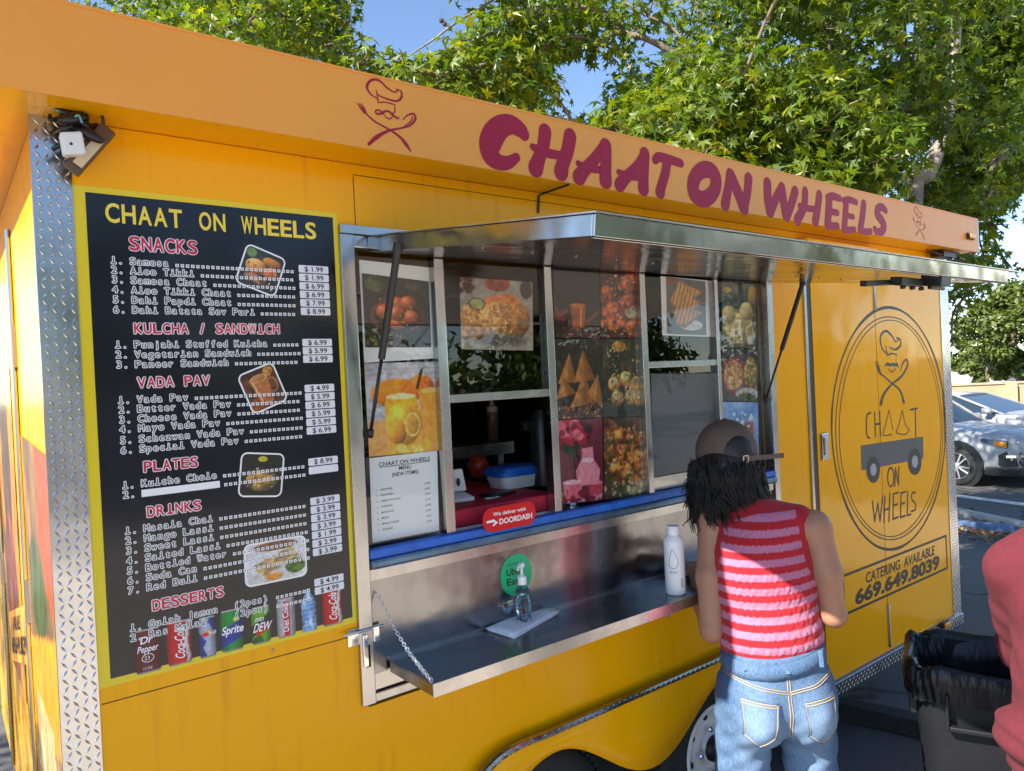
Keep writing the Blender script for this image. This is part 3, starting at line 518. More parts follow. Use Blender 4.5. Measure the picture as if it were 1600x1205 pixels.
poster(f_samosa(), ((866.5,529.5),(939.5,529.5),(871,655),(942,652)), 'picture of a plate of samosas')
poster(f_chaat(), ((940,529.5),(1005,529.5),(942.5,651.5),(1006,651)), 'picture of filled round puris with falling toppings')
poster(f_rose(), ((871.5,657),(941.5,653.5),(877,788),(943,781)), 'picture of pink milk drinks and roses')
poster(f_pakora(), ((943,653),(1006.5,652),(944.5,781),(1008,773)), 'picture of fritters with onion and herbs')
sheet(((1032,431.5),(1109,438.5),(1035,524),(1112,526.5)), PY+.002, label='white page behind the toasted sandwich picture')
poster(f_toast(), ((1041,433),(1102,440),(1043,522),(1104,524)), 'picture of grilled striped sandwiches')
poster(f_bhature(), ((1127.5,437),(1181,440),(1129,544),(1182,545)), 'picture of a plate of flatbread')
poster(f_bhel(), ((1128,546),(1183,546),(1129,626),(1184,628)), 'picture of two bowls of puffed rice')
poster(f_mint(), ((1129,628),(1184.5,629),(1130,712),(1185.5,712)), 'blue picture of a snack in a bowl')
gq = [W(1017,584,.03),W(1119,584,.03),W(1021,745,.03),W(1119,728,.03)]
MB().add([gq[0],gq[2],gq[3],gq[1]],[(0,1,2,3)]).build('sliding_screen', MT['grey'], tr)
gq = [W(1020,747,.03),W(1119,730,.03),W(1021,775,.03),W(1119,757,.03)]; MB().add([gq[0],gq[2],gq[3],gq[1]],[(0,1,2,3)]).build('screen_frame', MT['alu'], tr)
# the white sheet with new items
nm = [W(577,714,PY),W(683,704,PY),W(582,848,PY),W(686,829,PY)]
x0,x1,z1,z0 = nm[0][0],nm[1][0],nm[0][2],nm[2][2]
pg = MB().add([nm[0],nm[2],nm[3],nm[1]],[(0,1,2,3)]).build('notice', MT['paper'], tr, label='white sheet of new menu items taped inside the glass')
t = MB(); hw = x1-x0; xc = (x0+x1)/2; hh = z1-z0; yt = PY-.001
text(t,'CHAAT ON WHEELS',x0+.13*hw,z1-.125*hh,.045*hh,yt,x1=x1-.12*hw,off=.01); t.box(x0+.13*hw,x1-.12*hw,yt-.0002,yt,z1-.14*hh,z1-.134*hh); text(t,'MENU',xc,z1-.195*hh,.043*hh,yt,center=True,off=.01); text(t,'(NEW ITEMS)',xc,z1-.265*hh,.043*hh,yt,center=True,off=.01)
for k,(nmz,pr) in enumerate((('PANI POORI','$ 6.99'),('DAHI POORI','$ 8.99'),('SAMOSA PAV PLATE','$ 7.99'),('EXTRA PAV','$ 1.99'),('MASALA PAV','$ 4.99'),('MAGGI','$ 5.99'),('MASALA COLDER','$ 3.99'),('ROSE MILK','$ 4.99'))):
    z = z1-(.41+.067*k)*hh; text(t,'%d.'%(k+1),x0+.07*hw,z,.020*hh,yt); text(t,nmz,x0+.13*hw,z,.020*hh,yt,off=.008); text(t,pr,x0+.78*hw,z+.03*hh*0,.020*hh,yt,off=.008)
t.build('printed_text', MT['black'], pg)
# rail, backsplash, counter
zr = zs; rl = MB().box(wx0+.019,wx1-.021,-.018,.016,zr-.024,zr); rl.build('sill_rail', MT['blue'], tr, bevel=.003)
MB().box(wx0+.019,wx1-.021,-.026,.016,zr-.052,zr-.0245).build('sill_lip', mat('painted_steel_lip',(0.10,0.17,0.26),0.3,0.6,noise=.3,nscale=18), tr, bevel=.008)
CZ = 1.097
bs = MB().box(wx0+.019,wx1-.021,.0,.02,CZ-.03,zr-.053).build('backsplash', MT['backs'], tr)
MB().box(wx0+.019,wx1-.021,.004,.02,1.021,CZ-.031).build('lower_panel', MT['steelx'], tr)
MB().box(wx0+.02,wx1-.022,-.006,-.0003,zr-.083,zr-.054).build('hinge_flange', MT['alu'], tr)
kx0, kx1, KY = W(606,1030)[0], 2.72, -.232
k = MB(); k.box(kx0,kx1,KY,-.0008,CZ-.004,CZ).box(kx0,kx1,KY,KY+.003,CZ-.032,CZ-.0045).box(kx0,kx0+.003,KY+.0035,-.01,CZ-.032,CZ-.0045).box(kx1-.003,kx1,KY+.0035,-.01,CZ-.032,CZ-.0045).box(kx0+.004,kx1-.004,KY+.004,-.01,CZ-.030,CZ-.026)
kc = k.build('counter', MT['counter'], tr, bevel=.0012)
MB().box(kx0+.002,kx1-.002,-.007,-.0008,CZ+.0003,CZ+.006).build('counter_back_edge', MT['alu'], tr)
MB().box(kx0-.001,kx1+.001,KY-.0015,KY-.0002,CZ-.033,CZ+.0005).build('counter_edge', MT['alu'], tr)
hk = MB(); q = W(1048,972,KY+.01); hk.tube([(q[0]-.025+.05*i/10, KY+.02, CZ-.03-.02*math.sin(math.pi*i/10)) for i in range(11)], .002, 6); hk.build('pull_ring', MT['chrome'], tr)
def chain(name, a, c, parent, n=34):
    mb = MB(); a, c = np.array(a), np.array(c); d = (c-a); L = np.linalg.norm(d); d /= L; s1 = np.cross(d,[0,0,1.]); s1 /= np.linalg.norm(s1); s2 = np.cross(d,s1)
    for i in range(n):
        t = (i+.5)/n; p = a+(c-a)*t+np.array([0,0,-.022*math.sin(math.pi*t)]); s = s1*.8+s2*.6 if i%2 else s1*.6-s2*.8; h = L/n*.68; r = .0042
        mb.tube([p+d*(h*math.cos(q))+s*(r*math.sin(q)) for q in np.linspace(0,2*math.pi,9)], .0011, 5, cap=False)
    return mb.build(name, MT['chrome'], parent, smooth=True)
chain('chain', W(588,925,-.006), (kx0+.004,KY+.012,CZ+.004), tr)
# stickers
gx = W(807,898,-.001); gs = MB(); gs.add([(gx[0]+.062*math.cos(a),-.0012,gx[2]+.064*math.sin(a)) for a in np.linspace(0,2*math.pi,40,endpoint=False)],[tuple(range(40))]); g = gs.build('delivery_sticker', mat('green_vinyl',(0.012,0.46,0.20),0.35), tr, label='round green sticker on the steel panel')
t = MB(); text(t,'ORDER WITH',gx[0]-.036,gx[2]+.032,.006,-.0017,x1=gx[0]+.022); text(t,'Uber',gx[0]-.038,gx[2]+.002,.021,-.0017,off=.012,x1=gx[0]+.022); text(t,'Eats',gx[0]-.038,gx[2]-.028,.021,-.0017,off=.012,x1=gx[0]+.020); t.build('printed_text', MT['black'], g)
dc = W(795.5,809,-.024); ds = MB(); hw_, hh_ = .102, .036; pts = []
for cxs,a0 in ((1,-math.pi/2),(-1,math.pi/2)):
    for a in np.linspace(a0,a0+math.pi,14): pts.append((dc[0]+cxs*(hw_-hh_*.9)+hh_*.9*math.cos(a), dc[2]+.004+hh_*math.sin(a)))
ds.prism(pts,-.0282,-.027); d = ds.build('delivery_sticker', mat('red_vinyl',(0.62,0.008,0.012),0.3), tr, label='red pill shaped sticker on the blue sill')
t = MB(); text(t,'We deliver with',dc[0]-.062,dc[2]+.014,.0105,-.0287,x1=dc[0]+.062,off=.02); text(t,'DOORDASH',dc[0]-.040,dc[2]-.013,.0155,-.0287,x1=dc[0]+.086,off=.03)
t.ribbon([(dc[0]-.086,-.0287,dc[2]-.000),(dc[0]-.062,-.0287,dc[2]+.0005),(dc[0]-.051,-.0287,dc[2]-.006),(dc[0]-.064,-.0287,dc[2]-.013)],[.006,.009,.010,.005],(0,-1,0)); t.build('printed_text', MT['white'], d)
# awning hatch on gas struts
AX0, AX1 = .930, 2.87; H0 = np.array([0,-.016,2.236]); H1 = np.array([0,-.875,2.122]); av = H1-H0; al = np.linalg.norm(av); av /= al; an = np.cross([1.,0,0], av); an = an if an[2] > 0 else -an
def AP(x, t, h): p = H0+av*(t*al)+an*h; return np.array([x,p[1],p[2]])
def aslab(mb, x0,x1,t0,t1,h0,h1): return mb.hexa([AP(x0,t1,h0),AP(x1,t1,h0),AP(x1,t0,h0),AP(x0,t0,h0),AP(x0,t1,h1),AP(x1,t1,h1),AP(x1,t0,h1),AP(x0,t0,h1)])
aw = MB(); aslab(aw,AX0+.0035,AX1-.0035,.004,.9955,-.0355,-.0325); hatch = aw.build('awning', MT['steelx'], tr)
lp = MB(); aslab(lp,AX0,AX1,.996,1.004,-.036,.004); aslab(lp,AX0,AX0+.003,.0,.9955,-.036,.004); aslab(lp,AX1-.003,AX1,.0,.9955,-.036,.004); aslab(lp,AX0+.0035,AX1-.0035,.978,.9955,-.039,-.036)
lp.build('awning_lip', MT['steelx'], tr, bevel=.0015)
tp = MB(); aslab(tp,AX0-.006,AX1+.12,.0,1.012,.0045,.0075); tp.build('awning_skin', MT['alu'], tr)
MB().box(wx0-.02,AX1,-.0155,-.0145,2.246,2.268).box(wx0-.02,AX1,-.0144,-.0005,2.246,2.268).build('awning_hinge', MT['alu'], tr)
lk = MB(); q = AP(2.36,.90,-.045)
lk.obox(AP(2.28,.93,-.058),(.07,0,0),av*.018,an*.012).obox(AP(2.16,.90,-.066),(.09,0,.006),av*.010,an*.008).obox(AP(2.40,.965,-.050),(.035,0,0),av*.03,an*.016).obox(AP(2.44,.95,-.07),(.05,.0,.0),av*.006,an*.005)
for x in (2.24,2.30,2.36): lk.lathe([(.008,0),(.008,.01),(0,.012)],AP(x,.94,-.08),'z',10)
lk.build('awning_latch', MT['plastic'], tr, bevel=.003)
for i in range(13): MB().lathe([(.005,-.003),(.004,.0),(0,.001)],AP(AX0+.07+i*.145,.5,-.036),'z',8).build('rivet', MT['alu'], tr)
def strut(name, top, bot):
    top, bot = np.array(top), np.array(bot); m1 = top+(bot-top)*.58
    o = MB().tube([top,m1],.0095,12).tube([top+(top-bot)*.0,top+(bot-top)*.05],.0125,10).build(name, MT['plastic'], tr, smooth=True, auto=40)
    MB().tube([m1,bot],.0048,8).tube([bot+(top-bot)*.04,bot],.009,8).build('piston_rod', MT['plastic'], o, smooth=True)
def on_awning(px, xw):   # where the strut meets the hatch side
    best = min(np.linspace(.02,1,400), key=lambda t: abs(((AP(xw,t,-.02)-CAM)@RR)/((AP(xw,t,-.02)-CAM)@_f)*F+CX-px)); return AP(xw,best,-.02)
strut('gas_strut', on_awning(623,AX0-.004), W(578,683,-.02)); strut('gas_strut', on_awning(1256,AX1+.004), W(1196,627,-.02))
# hatch latch at the lower left corner
bl = MB()
def pxbox(mb, x0,y0,x1,y1,ya,yb): a, c = W(x0,y0), W(x1,y1); mb.box(a[0],c[0],ya,yb,c[2],a[2])
pxbox(bl,541,985,573,1003,-.008,-.0005); pxbox(bl,578,977,588,998,-.022,-.0145); a, c = W(537,994,-.016), W(600,980,-.016); bl.tube([a,(c[0],-.016,a[2])],.0045,8); pxbox(bl,562,990,572,1038,-.020,-.014); pxbox(bl,566,1006,577,1040,-.014,-.0085); bl.build('bolt_latch', MT['chrome'], tr, bevel=.002)
# side door, hinge strips, handle
door = MB().box(W(1276,690)[0],W(1474,690)[0],-.0035,-.0005,.40,2.30).build('door', MT['door'], tr)
sx = W(1265,690)[0]; MB().box(sx-.008,sx+.012,-.010,-.0005,.385,2.33).build('door_jamb', MT['alu'], tr, bevel=.002)
MB().box(sx+.014,W(1276,690)[0]-.001,-.0012,-.0003,.39,2.3).build('door_gap', MT['black'], tr)
hx = W(1375,700)[0]
for (z0,z1) in ((.40,.62),(2.10,2.30)): MB().box(hx-.010,hx+.012,-.0085,-.004,z0,z1).tube([(hx,-.0095,z0),(hx,-.0095,z1)],.005,8).build('door_hinge', MT['alu'], door)
MB().box(hx-.0012,hx+.0012,-.0042,-.0036,.62,2.10).build('door_seam', MT['seam'], tr)
hd = W(1287,698,-.004); h = MB(); h.box(hd[0]-.032,hd[0]+.032,-.016,-.0038,hd[2]-.062,hd[2]+.062); o = h.build('door_handle', MT['chrome'], door, bevel=.008)
MB().box(hd[0]-.018,hd[0]+.018,-.022,-.0165,hd[2]-.04,hd[2]+.045).build('handle_paddle', MT['chrome'], door, bevel=.005)
# round emblem on the door
EC = np.array([3.894,-.005,1.497]); em = MB(); rng = random.Random(4)
def zd(x,y): return W(1240+x/2.869, 400+y/2.869, -.0045)
for rad, wid, jit in ((.615,.017,.5),(.578,.006,.25),(.552,.005,.25)):
    a0 = 0
    for seg in range(4):
        a1 = a0+math.pi/2+rng.uniform(-.1,.1) if seg < 3 else 2*math.pi+.1
        A = np.linspace(a0,a1,40); em.ribbon([(EC[0]+(rad+.006*math.sin(3*t+rad*40))*math.cos(t),-.0046-.0001*seg,EC[2]+(rad+.006*math.sin(2*t+rad*90))*math.sin(t)) for t in A],[wid*(1-jit*rng.random()) for _ in range(9)],(0,-1,0)); a0 = a1-.06
def ed(pts, w, st=False): stroke(em, pts, zd, [x*.0042 for x in w], lift=.0003, straight=st)
ed([(420,440),(396,412),(390,362),(414,336),(440,358),(458,384),(474,372)],[1.5,2.4,3,3,2.5,2,1]); ed([(462,366),(478,376),(479,402),(456,420),(428,408)],[1.5,2.5,3,2.5,1]); ed([(414,404),(420,446)],[1.5,2]); ed([(420,446),(440,438),(462,442)],[2,2,1.5])
ed([(410,494),(420,484),(434,490),(442,484),(452,490),(464,486),(470,500)],[1.5,4,4,3,4,4,1.5]); ed([(424,506),(440,521),(458,504)],[1,2,1]); ed([(460,442),(460,478)],[1,1])
for dx in (0,6,12): ed([(366+dx,474),(378+dx*.7,510),(392,534)],[1,2,2])
ed([(388,525),(440,570),(478,604),(494,655)],[2,2.4,3,5]); ed([(392,662),(404,622),(440,576),(484,540),(512,490),(506,464),(488,486),(478,520)],[6,4,2.5,3,3,2.5,2,1])
for P in ([(346,702),(330,715),(326,760),(330,806),(342,818)],[(364,702),(367,812)],[(386,698),(390,806)],[(366,756),(388,752)],[(524,690),(556,683)],[(546,688),(548,810)]): ed(P,[2.4,2.6,2.2])
for P in ([(428,692),(412,760),(402,804),(442,800)],[(428,692),(446,780)],[(488,690),(472,760),(462,792),(500,800),(520,780)],[(488,690),(500,750),(518,780)]): ed(P,[1.2,1.4,1.2])
ed([(436+14*math.cos(t),992+42*math.sin(t)) for t in np.linspace(-1.5,4.9,16)],[2.6,2.2,2.8]); 
for P in ([(454,1032),(457,952)],[(457,952),(470,1028)],[(470,1028),(472,944)],[(354,1100),(364,1190)],[(364,1190),(378,1110)],[(378,1110),(388,1188)],[(388,1188),(400,1078)],[(410,1078),(406,1196)],[(432,1066),(428,1190)],[(408,1140),(430,1130)],[(448,1066),(446,1180)],[(448,1068),(470,1060)],[(447,1120),(466,1112)],[(446,1180),(470,1170)],[(482,1062),(480,1172)],[(482,1064),(502,1056)],[(481,1112),(498,1106)],[(480,1172),(502,1164)],[(512,1056),(510,1164)],[(510,1164),(526,1158)],[(546,1060),(532,1064),(530,1090),(546,1110),(546,1136),(528,1146)]): ed(P,[2.6,2.4,2.2])
eb = em.build('round_emblem', MT['black'], door)
tk = MB(); q = [zd(302,850),zd(580,810),zd(582,908),zd(305,962)]; tk.add([p+np.array([0,-.0004,0]) for p in (q[0],q[3],q[2],q[1])],[(0,1,2,3)]); tk.build('cart_picture', mat('grey_vinyl',(0.075,0.08,0.09),0.3), door)
pale = mat('pale_vinyl',(0.3,0.33,0.4),0.3)
for (x,y) in ((357,958),(543,922)):
    tw = MB(); tl_ = MB(); tw.add([zd(x+30*math.cos(t),y+60*math.sin(t))+np.array([0,-.0009,0]) for t in np.linspace(0,2*math.pi,28,endpoint=False)],[tuple(range(28))]); tl_.add([zd(x+14*math.cos(t),y+28*math.sin(t))+np.array([0,-.0012,0]) for t in np.linspace(0,2*math.pi,20,endpoint=False)],[tuple(range(20))])
    for mbx in (tw,tl_): mbx.f = [f[::-1] for f in mbx.f]
    tw.build('cart_wheel', MT['black'], door); tl_.build('cart_hub', pale, door)
# catering sign
sq = [W(1313,897,-.0045),W(1479,838,-.0045),W(1481,892,-.0045),W(1322,958,-.0045)]; sX0,sX1 = (sq[0][0]+sq[3][0])/2,(sq[1][0]+sq[2][0])/2; sZ1,sZ0 = (sq[0][2]+sq[1][2])/2,(sq[2][2]+sq[3][2])/2
cs = MB(); bw = .012
cs.box(sX0,sX1,-.0048,-.0036,sZ1-bw,sZ1).box(sX0,sX1,-.0048,-.0036,sZ0,sZ0+bw).box(sX0,sX0+bw,-.0048,-.0036,sZ0+bw,sZ1-bw).box(sX1-bw,sX1,-.0048,-.0036,sZ0+bw,sZ1-bw)
hS = sZ1-sZ0; text(cs,'CATERING  AVAILABLE',sX0+.19*(sX1-sX0),sZ1-.43*hS,.25*hS,-.0045,x1=sX1-.14*(sX1-sX0),off=.02,shear=.12); text(cs,'669.649.8039',sX0+.10*(sX1-sX0),sZ0+.15*hS,.33*hS,-.0045,x1=sX1-.10*(sX1-sX0),off=.045,shear=.12); cs.build('catering_sign', MT['black'], door)
for (x,y,yy) in ((1515,370,FY-.001),(1476,975,-.018)):
    p = W(x,y,yy); o = MB().box(p[0]-.045,p[0]+.045,p[1]-.010,p[1],p[2]-.018,p[2]+.018).build('marker_light', MT['plastic'], tr, bevel=.004); MB().box(p[0]-.036,p[0]+.036,p[1]-.022,p[1]-.0105,p[2]-.014,p[2]+.014).build('amber_lens', MT['amber'], o, bevel=.006)
cb = MB(); cb.tube([W(841,333,-.004),W(842,306,-.006),(W(842,306)[0]+.002,-.02,FZ0-.008),(W(842,306)[0]+.002,-.142,FZ0-.008)],.004,6); cb.build('cable', MT['plastic'], tr)
cb = MB(); 
for k_ in range(5): cb.tube(smooth_line([(4.25+.05*k_,-.05-.01*k_,FZ0-.004),(4.32+.04*k_,-.09,FZ0-.03-.01*k_),(4.45+.03*k_,-.08,FZ0-.035),(4.56,-.05-.01*k_,FZ0-.004)],5),.004,6)
cb.box(4.34,4.50,-.10,-.03,FZ0-.04,FZ0-.006); cb.build('cable', MT['plastic'], tr, label='black bundle of wires under the far end of the sign band')
p0 = W(1256,372,-.03); p1 = W(1368,395,-.03); MB().box(p0[0],p1[0],-.05,-.001,p1[2]-.02,p0[2]).build('wall_box', MT['yellow'], tr, bevel=.006)  # small yellow box on the wall below the sign band
# left end: hinges, pictures and phone sign on the sunlit end wall
for y,zz_ in ((.70,(2.0,1.28)),(1.72,(1.9,1.2))):
    eh = MB().tube([(XL-.006,y,.42),(XL-.006,y,2.33)],.006,8)
    for z in zz_: eh.box(XL-.010,XL-.0005,y-.02,y+.02,z-.06,z+.06)
    eh.build('end_hinge', MT['alu'], tr)
ep = Pic(40,90,(.42,.30,.18),31).mottle(5,(.62,.45,.26)); ep.poly([(.5,.0),(1,0),(1,.3),(.7,.25)],(.75,.3,.15)).poly([(.55,.1),(.72,.1),(.6,.5),(.45,.5)],(.80,.28,.12)).disk(.4,.28,.3,.1,(.25,.3,.15),tex=.5).poly([(0,.42),(1,.30),(1,.50),(0,.6)],(.88,.55,.08))
ep.poly([(.15,.5),(.7,.5),(.85,1),(0,1)],(.86,.72,.48),stripes=(0.0,110,.72)); ep.disk(.45,.68,.4,.03,(.62,.4,.18),tex=.5).disk(.45,.85,.44,.03,(.62,.4,.18),tex=.5)
ep.mesh('end_picture',(XL-.002,.68,1.75),(XL-.002,.03,1.72),(XL-.002,.68,.40),(XL-.002,.03,.40),MT['gloss_print'],tr,label='sunlit food picture on the end of the trailer')
ep = Pic(40,60,(.80,.50,.05),32); ep.disk(.5,.3,.25,.4,(.30,.2,.1),tex=.5).disk(.5,.75,.35,.3,(.55,.2,.1),tex=.5); ep.mesh('end_picture',(XL-.002,1.68,1.95),(XL-.002,.95,1.95),(XL-.002,1.68,.9),(XL-.002,.95,.9),MT['gloss_print'],tr)
es = MB(); TE = lambda a,b_,y: (XL-.0035-y, 1.55-a, b_+.25*(a-.4)); es.add([TE(0,.98,0),TE(.8,.98,0),TE(.8,1.16,0),TE(0,1.16,0)],[(0,1,2,3)]); sgn = es.build('phone_sign', MT['orange'], tr)
t = MB(); text(t,'AVAILABLE',.2,1.09,.045,.0006,off=.02,T=TE); text(t,'669.649.8039',.1,1.01,.055,.0006,x1=.72,off=.03,T=TE); t.build('printed_text', MT['black'], sgn)
# ------------------------------------------------------------------ menu board
D4 = -.04
by = -.0020; bd = MB().box(.248,.852,-.0012,-.0002,1.259+D4,2.340+D4); mbd = bd.build('menu_board', MT['border'], tr, label='tall black menu with a lemon yellow edge')
MB().box(.272,.840,by,-.0014,1.275+D4,2.326+D4).build('board_panel', MT['board'], mbd)
wt, bk, rd, yl = MB(), MB(), MB(), MB(); y1_, y2_ = by-.0006, by-.0011
mono(yl,'CHAAT ON WHEELS',.306,.0325,2.266+D4,.0400,y1_,off=.022)
def head(s, x0, adv, z, cap): rd = MB(); outlined(wt,s,x0,adv,z+D4,cap,y1_,.0026); mono(rd,s,x0,adv,z+D4,cap,y2_,off=.022); rd.build('red_heading', MT['red'], mbd)
head('SNACKS',.351,.0245,2.207,.030); head('KULCHA / SANDWICH',.352,.0195,2.022,.0225); head('VADA PAV',.353,.0197,1.901,.0225); head('PLATES',.357,.0196,1.713,.0225); head('DRINKS',.359,.0196,1.612,.0225); head('DESSERTS',.360,.0197,1.402,.0225)
rows = [('Samosa',2.175,'$ 1.99'),('Aloo Tikki',2.154,'$ 1.99'),('Samosa Chaat',2.133,'$ 6.99'),('Aloo Tikki Chaat',2.111,'$ 6.99'),('Dahi Papdi Chaat',2.089,'$ 7.99'),('Dahi Batata Sev Puri',2.067,'$ 8.99'),None,
 ('Punjabi Stuffed Kulcha',1.990,'$ 6.99'),('Vegetarian Sandwich',1.968,'$ 5.99'),('Paneer Sandwich',1.946,'$ 6.99'),None,('Vada Pav',1.868,'$ 4.99'),('Butter Vada Pav',1.847,'$ 5.99'),('Cheese Vada Pav',1.825,'$ 6.99'),('Mayo Vada Pav',1.804,'$ 5.99'),('Schezwan Vada Pav',1.780,'$ 5.99'),('Special Vada Pav',1.758,'$ 6.99'),None,
 ('Kulche Chole',1.681,'$ 8.99'),('',1.660,''),None,('Masala Chai',1.581,'$ 3.99'),('Mango Lassi',1.559,'$ 3.99'),('Sweet Lassi',1.537,'$ 3.99'),('Salted Lassi',1.515,'$ 3.99'),('Bottled Water',1.493,'$ 1.99'),('Soda Can',1.471,'$ 2.99'),('Red Bull',1.449,'$ 3.99'),None,('Gulab Jamun',1.367,'$ 4.99'),('Ras Malai',1.345,'$ 4.99')]
n = 0; pz0 = {0:2.1975-.0108,1:2.009-.0103,2:1.892-.0103,3:1.7045-.0107,4:1.604-.0108,5:1.3975-.0115}; blk = 0; i0 = 0; labels = []
AD = .01365; cap = .0150
for r_ in rows:
    if r_ is None: n = 0; blk += 1; continue
    n += 1; nm_, z, pr = r_; z += D4
    for mbx in (wt,bk):
        put_ = (lambda s_,x_,a_: outlined(wt,s_,x_,a_,z,cap,y1_,.0019)) if mbx is wt else (lambda s_,x_,a_: mono(bk,s_,x_,a_,z,cap,y2_))
        put_('%d.'%n,.313,.0135); put_(nm_,.351,AD)
        if nm_ in ('Gulab Jamun','Ras Malai'): put_('(2pcs)',.538,AD)
    xd = .351+AD*(len(nm_)+1) if nm_ else .530
    if '(2' in '' or nm_ in ('Gulab Jamun','Ras Malai'): xd = .640
    while xd < .728:
        wt.box(xd,xd+.0074,y1_,y1_+.0003,z-.0006,z+.0068); bk.box(xd+.0023,xd+.0051,y2_,y2_+.0003,z+.0017,z+.0045); xd += .01135
    labels.append((pz0[blk]-(n-1)*.02165*(1 if blk != 1 else .97), pr))
wt.box(.351,.520,y2_-.0004,y2_,1.658+D4,1.674+D4)      # name of the second plate, painted over in white
pl0 = None
for z, pr in labels:
    z += D4; mbp = MB(); mbp.prism([(.742,z-.0095),(.818,z-.0095),(.820,z-.0075),(.820,z+.0075),(.818,z+.0095),(.742,z+.0095),(.740,z+.0075),(.740,z-.0075)],y1_-.0002,y1_+.0004)
    if pl0 is None: pl0 = mbp.build('price_label', MT['price'], mbd); pl0z = z; o = pl0
    else: o = pl0.copy(); COL.objects.link(o); o.location = (0,0,z-pl0z)
    if pr: text(bk,pr,.7555,z-.0060,.0122,y2_-.0002,x1=.8050,off=.012)
wt.build('white_lettering', MT['white'], mbd); bk.build('black_lettering', MT['black'], mbd); yl.build('yellow_heading', MT['title'], mbd)
def photo(pic, cx, cz, hw, hh, ang, name='food_photo'):
    ca, sa = math.cos(ang), math.sin(ang); P = lambda u,v,y: np.array([cx+u*ca-v*sa, y, cz+D4+u*sa+v*ca])
    bo = MB(); r = .016; pts = []
    for sx_,sz_,a0 in ((1,1,0),(-1,1,math.pi/2),(-1,-1,math.pi),(1,-1,1.5*math.pi)):
        for a in np.linspace(a0,a0+math.pi/2,6): pts.append(P(sx_*(hw-r)+r*math.cos(a),sz_*(hh-r)+r*math.sin(a),by-.0002))
    bo.add(pts,[tuple(range(len(pts)))]); bo.f = [f[::-1] for f in bo.f]; bo.build('photo_border', MT['white'], mbd)
    w_ = .004; h2, v2 = hw-w_, hh-w_
    # rounded corners: clip the picture with a super-ellipse by drawing it as an inset grid
    o = pic.mesh(name, P(-h2,v2,by-.0004), P(h2,v2,by-.0004), P(-h2,-v2,by-.0004), P(h2,-v2,by-.0004), MT['printed'], mbd)
    rr = r-w_
    for v in o.data.vertices:
        d = np.array([v.co[0]+2.3-cx, v.co[2]-cz-D4]); u = d[0]*ca+d[1]*sa; q = -d[0]*sa+d[1]*ca; eu, eq = abs(u)-(h2-rr), abs(q)-(v2-rr)
        if eu > 0 and eq > 0:
            L = math.hypot(eu,eq)
            if L > rr: s_ = rr/L; u2 = math.copysign(h2-rr+eu*s_,u); q2 = math.copysign(v2-rr+eq*s_,q); n3 = P(u2,q2,by-.0004); v.co = (n3[0]-2.3,n3[1],n3[2])
photo(f_burger(),.644,2.177,.052,.052,-.35); photo(f_mug(),.634,1.888,.048,.052,.36); photo(f_thali(),.620,1.676,.054,.054,-.13); photo(f_wrap(),.645,1.461,.078,.052,.0)
# drinks printed along the foot of the board
cans = [('can',.348,.054,.097,(.36,.05,.10)),('can',.414,.054,.099,(.72,.03,.08)),('can',.475,.038,.094,(.14,.2,.5)),('can',.531,.053,.098,(.02,.5,.2)),('can',.600,.047,.090,(.35,.62,.08)),('can',.663,.047,.096,(.66,.66,.68)),('bottle',.722,.040,.107,(.45,.62,.85)),('can',.786,.056,.096,(.72,.03,.08))]
for i,(kd,cx_,wd,ht,c) in enumerate(cans):
    p = Pic(22,44,c,40+i); sh = (1-.75*np.abs((p.X-.45)*1.7)**2.2)[...,None]
    if i == 2: p.poly([(0,0),(.5,0),(1,.5),(1,1),(.5,1),(0,.5)],(.6,.63,.7)); p.poly([(0,.35),(.45,.6),(0,.9)],(.12,.2,.55)); p.poly([(.5,.1),(1,.2),(1,.5)],(.12,.2,.55)); p.disk(.5,.42,.26,.07,(.85,.6,.1)).disk(.4,.44,.2,.05,(.75,.05,.1))
    if i == 3: p.poly([(0,.52),(1,.22),(1,.68),(0,.9)],(.05,.2,.55)); p.disk(.7,.25,.14,.06,(.85,.8,.1))
    if i == 4: p.poly([(0,.5),(1,.2),(1,.5),(0,.8)],(.05,.25,.08)); p.poly([(0,.9),(.4,.7),(.7,1),(0,1)],(.1,.35,.1)); p.poly([(.2,.62),(1,.4),(1,.62),(.3,.8)],(.72,.08,.1))
    if i == 5: p.poly([(.35,.1),(.7,.1),(.7,.95),(.35,.95)],(.7,.04,.1))
    if i in (1,7): p.poly([(.78,.0),(.92,.0),(.82,.5),(.95,1),(.8,1),(.68,.5)],(.9,.88,.88))
    if i == 6:
        for q in range(8): k = np.abs(p.Y-.2-q*.1) < .02; p.a[k] *= .75
        p.disk(.5,.03,.2,.05,(.9,.92,.95)); p.mottle(5,(.75,.86,.97))
    p.a = p.a*sh
    if kd == 'can': p.a[:2] = .62; p.a[-2:] = .45
    o = p.mesh('drink_picture',(cx_-wd/2,by-.0003,1.268+ht+D4),(cx_+wd/2,by-.0003,1.268+ht+D4),(cx_-wd/2,by-.0003,1.268+D4),(cx_+wd/2,by-.0003,1.268+D4),MT['printed'],mbd)
    for v in o.data.vertices:
        t_ = (v.co[2]-1.268-D4)/ht
        f_ = min(1,.84+1.6*min(t_,1-t_)) if kd == 'can' else (1-.10*max(0,math.sin(t_*38)))*(1 if t_ < .7 else max(.35,1-(t_-.7)*3.2)); v.co[0] = cx_-2.3+(v.co[0]+2.3-cx_)*f_
cyy = y1_-.0009; ZC = 1.268+D4; CW = lambda m_: m_.build('drink_lettering', MT['white'], mbd); cw = MB()
RT = lambda cx_, zc: (lambda a,b_,y: (cx_-b_, y, zc+a))
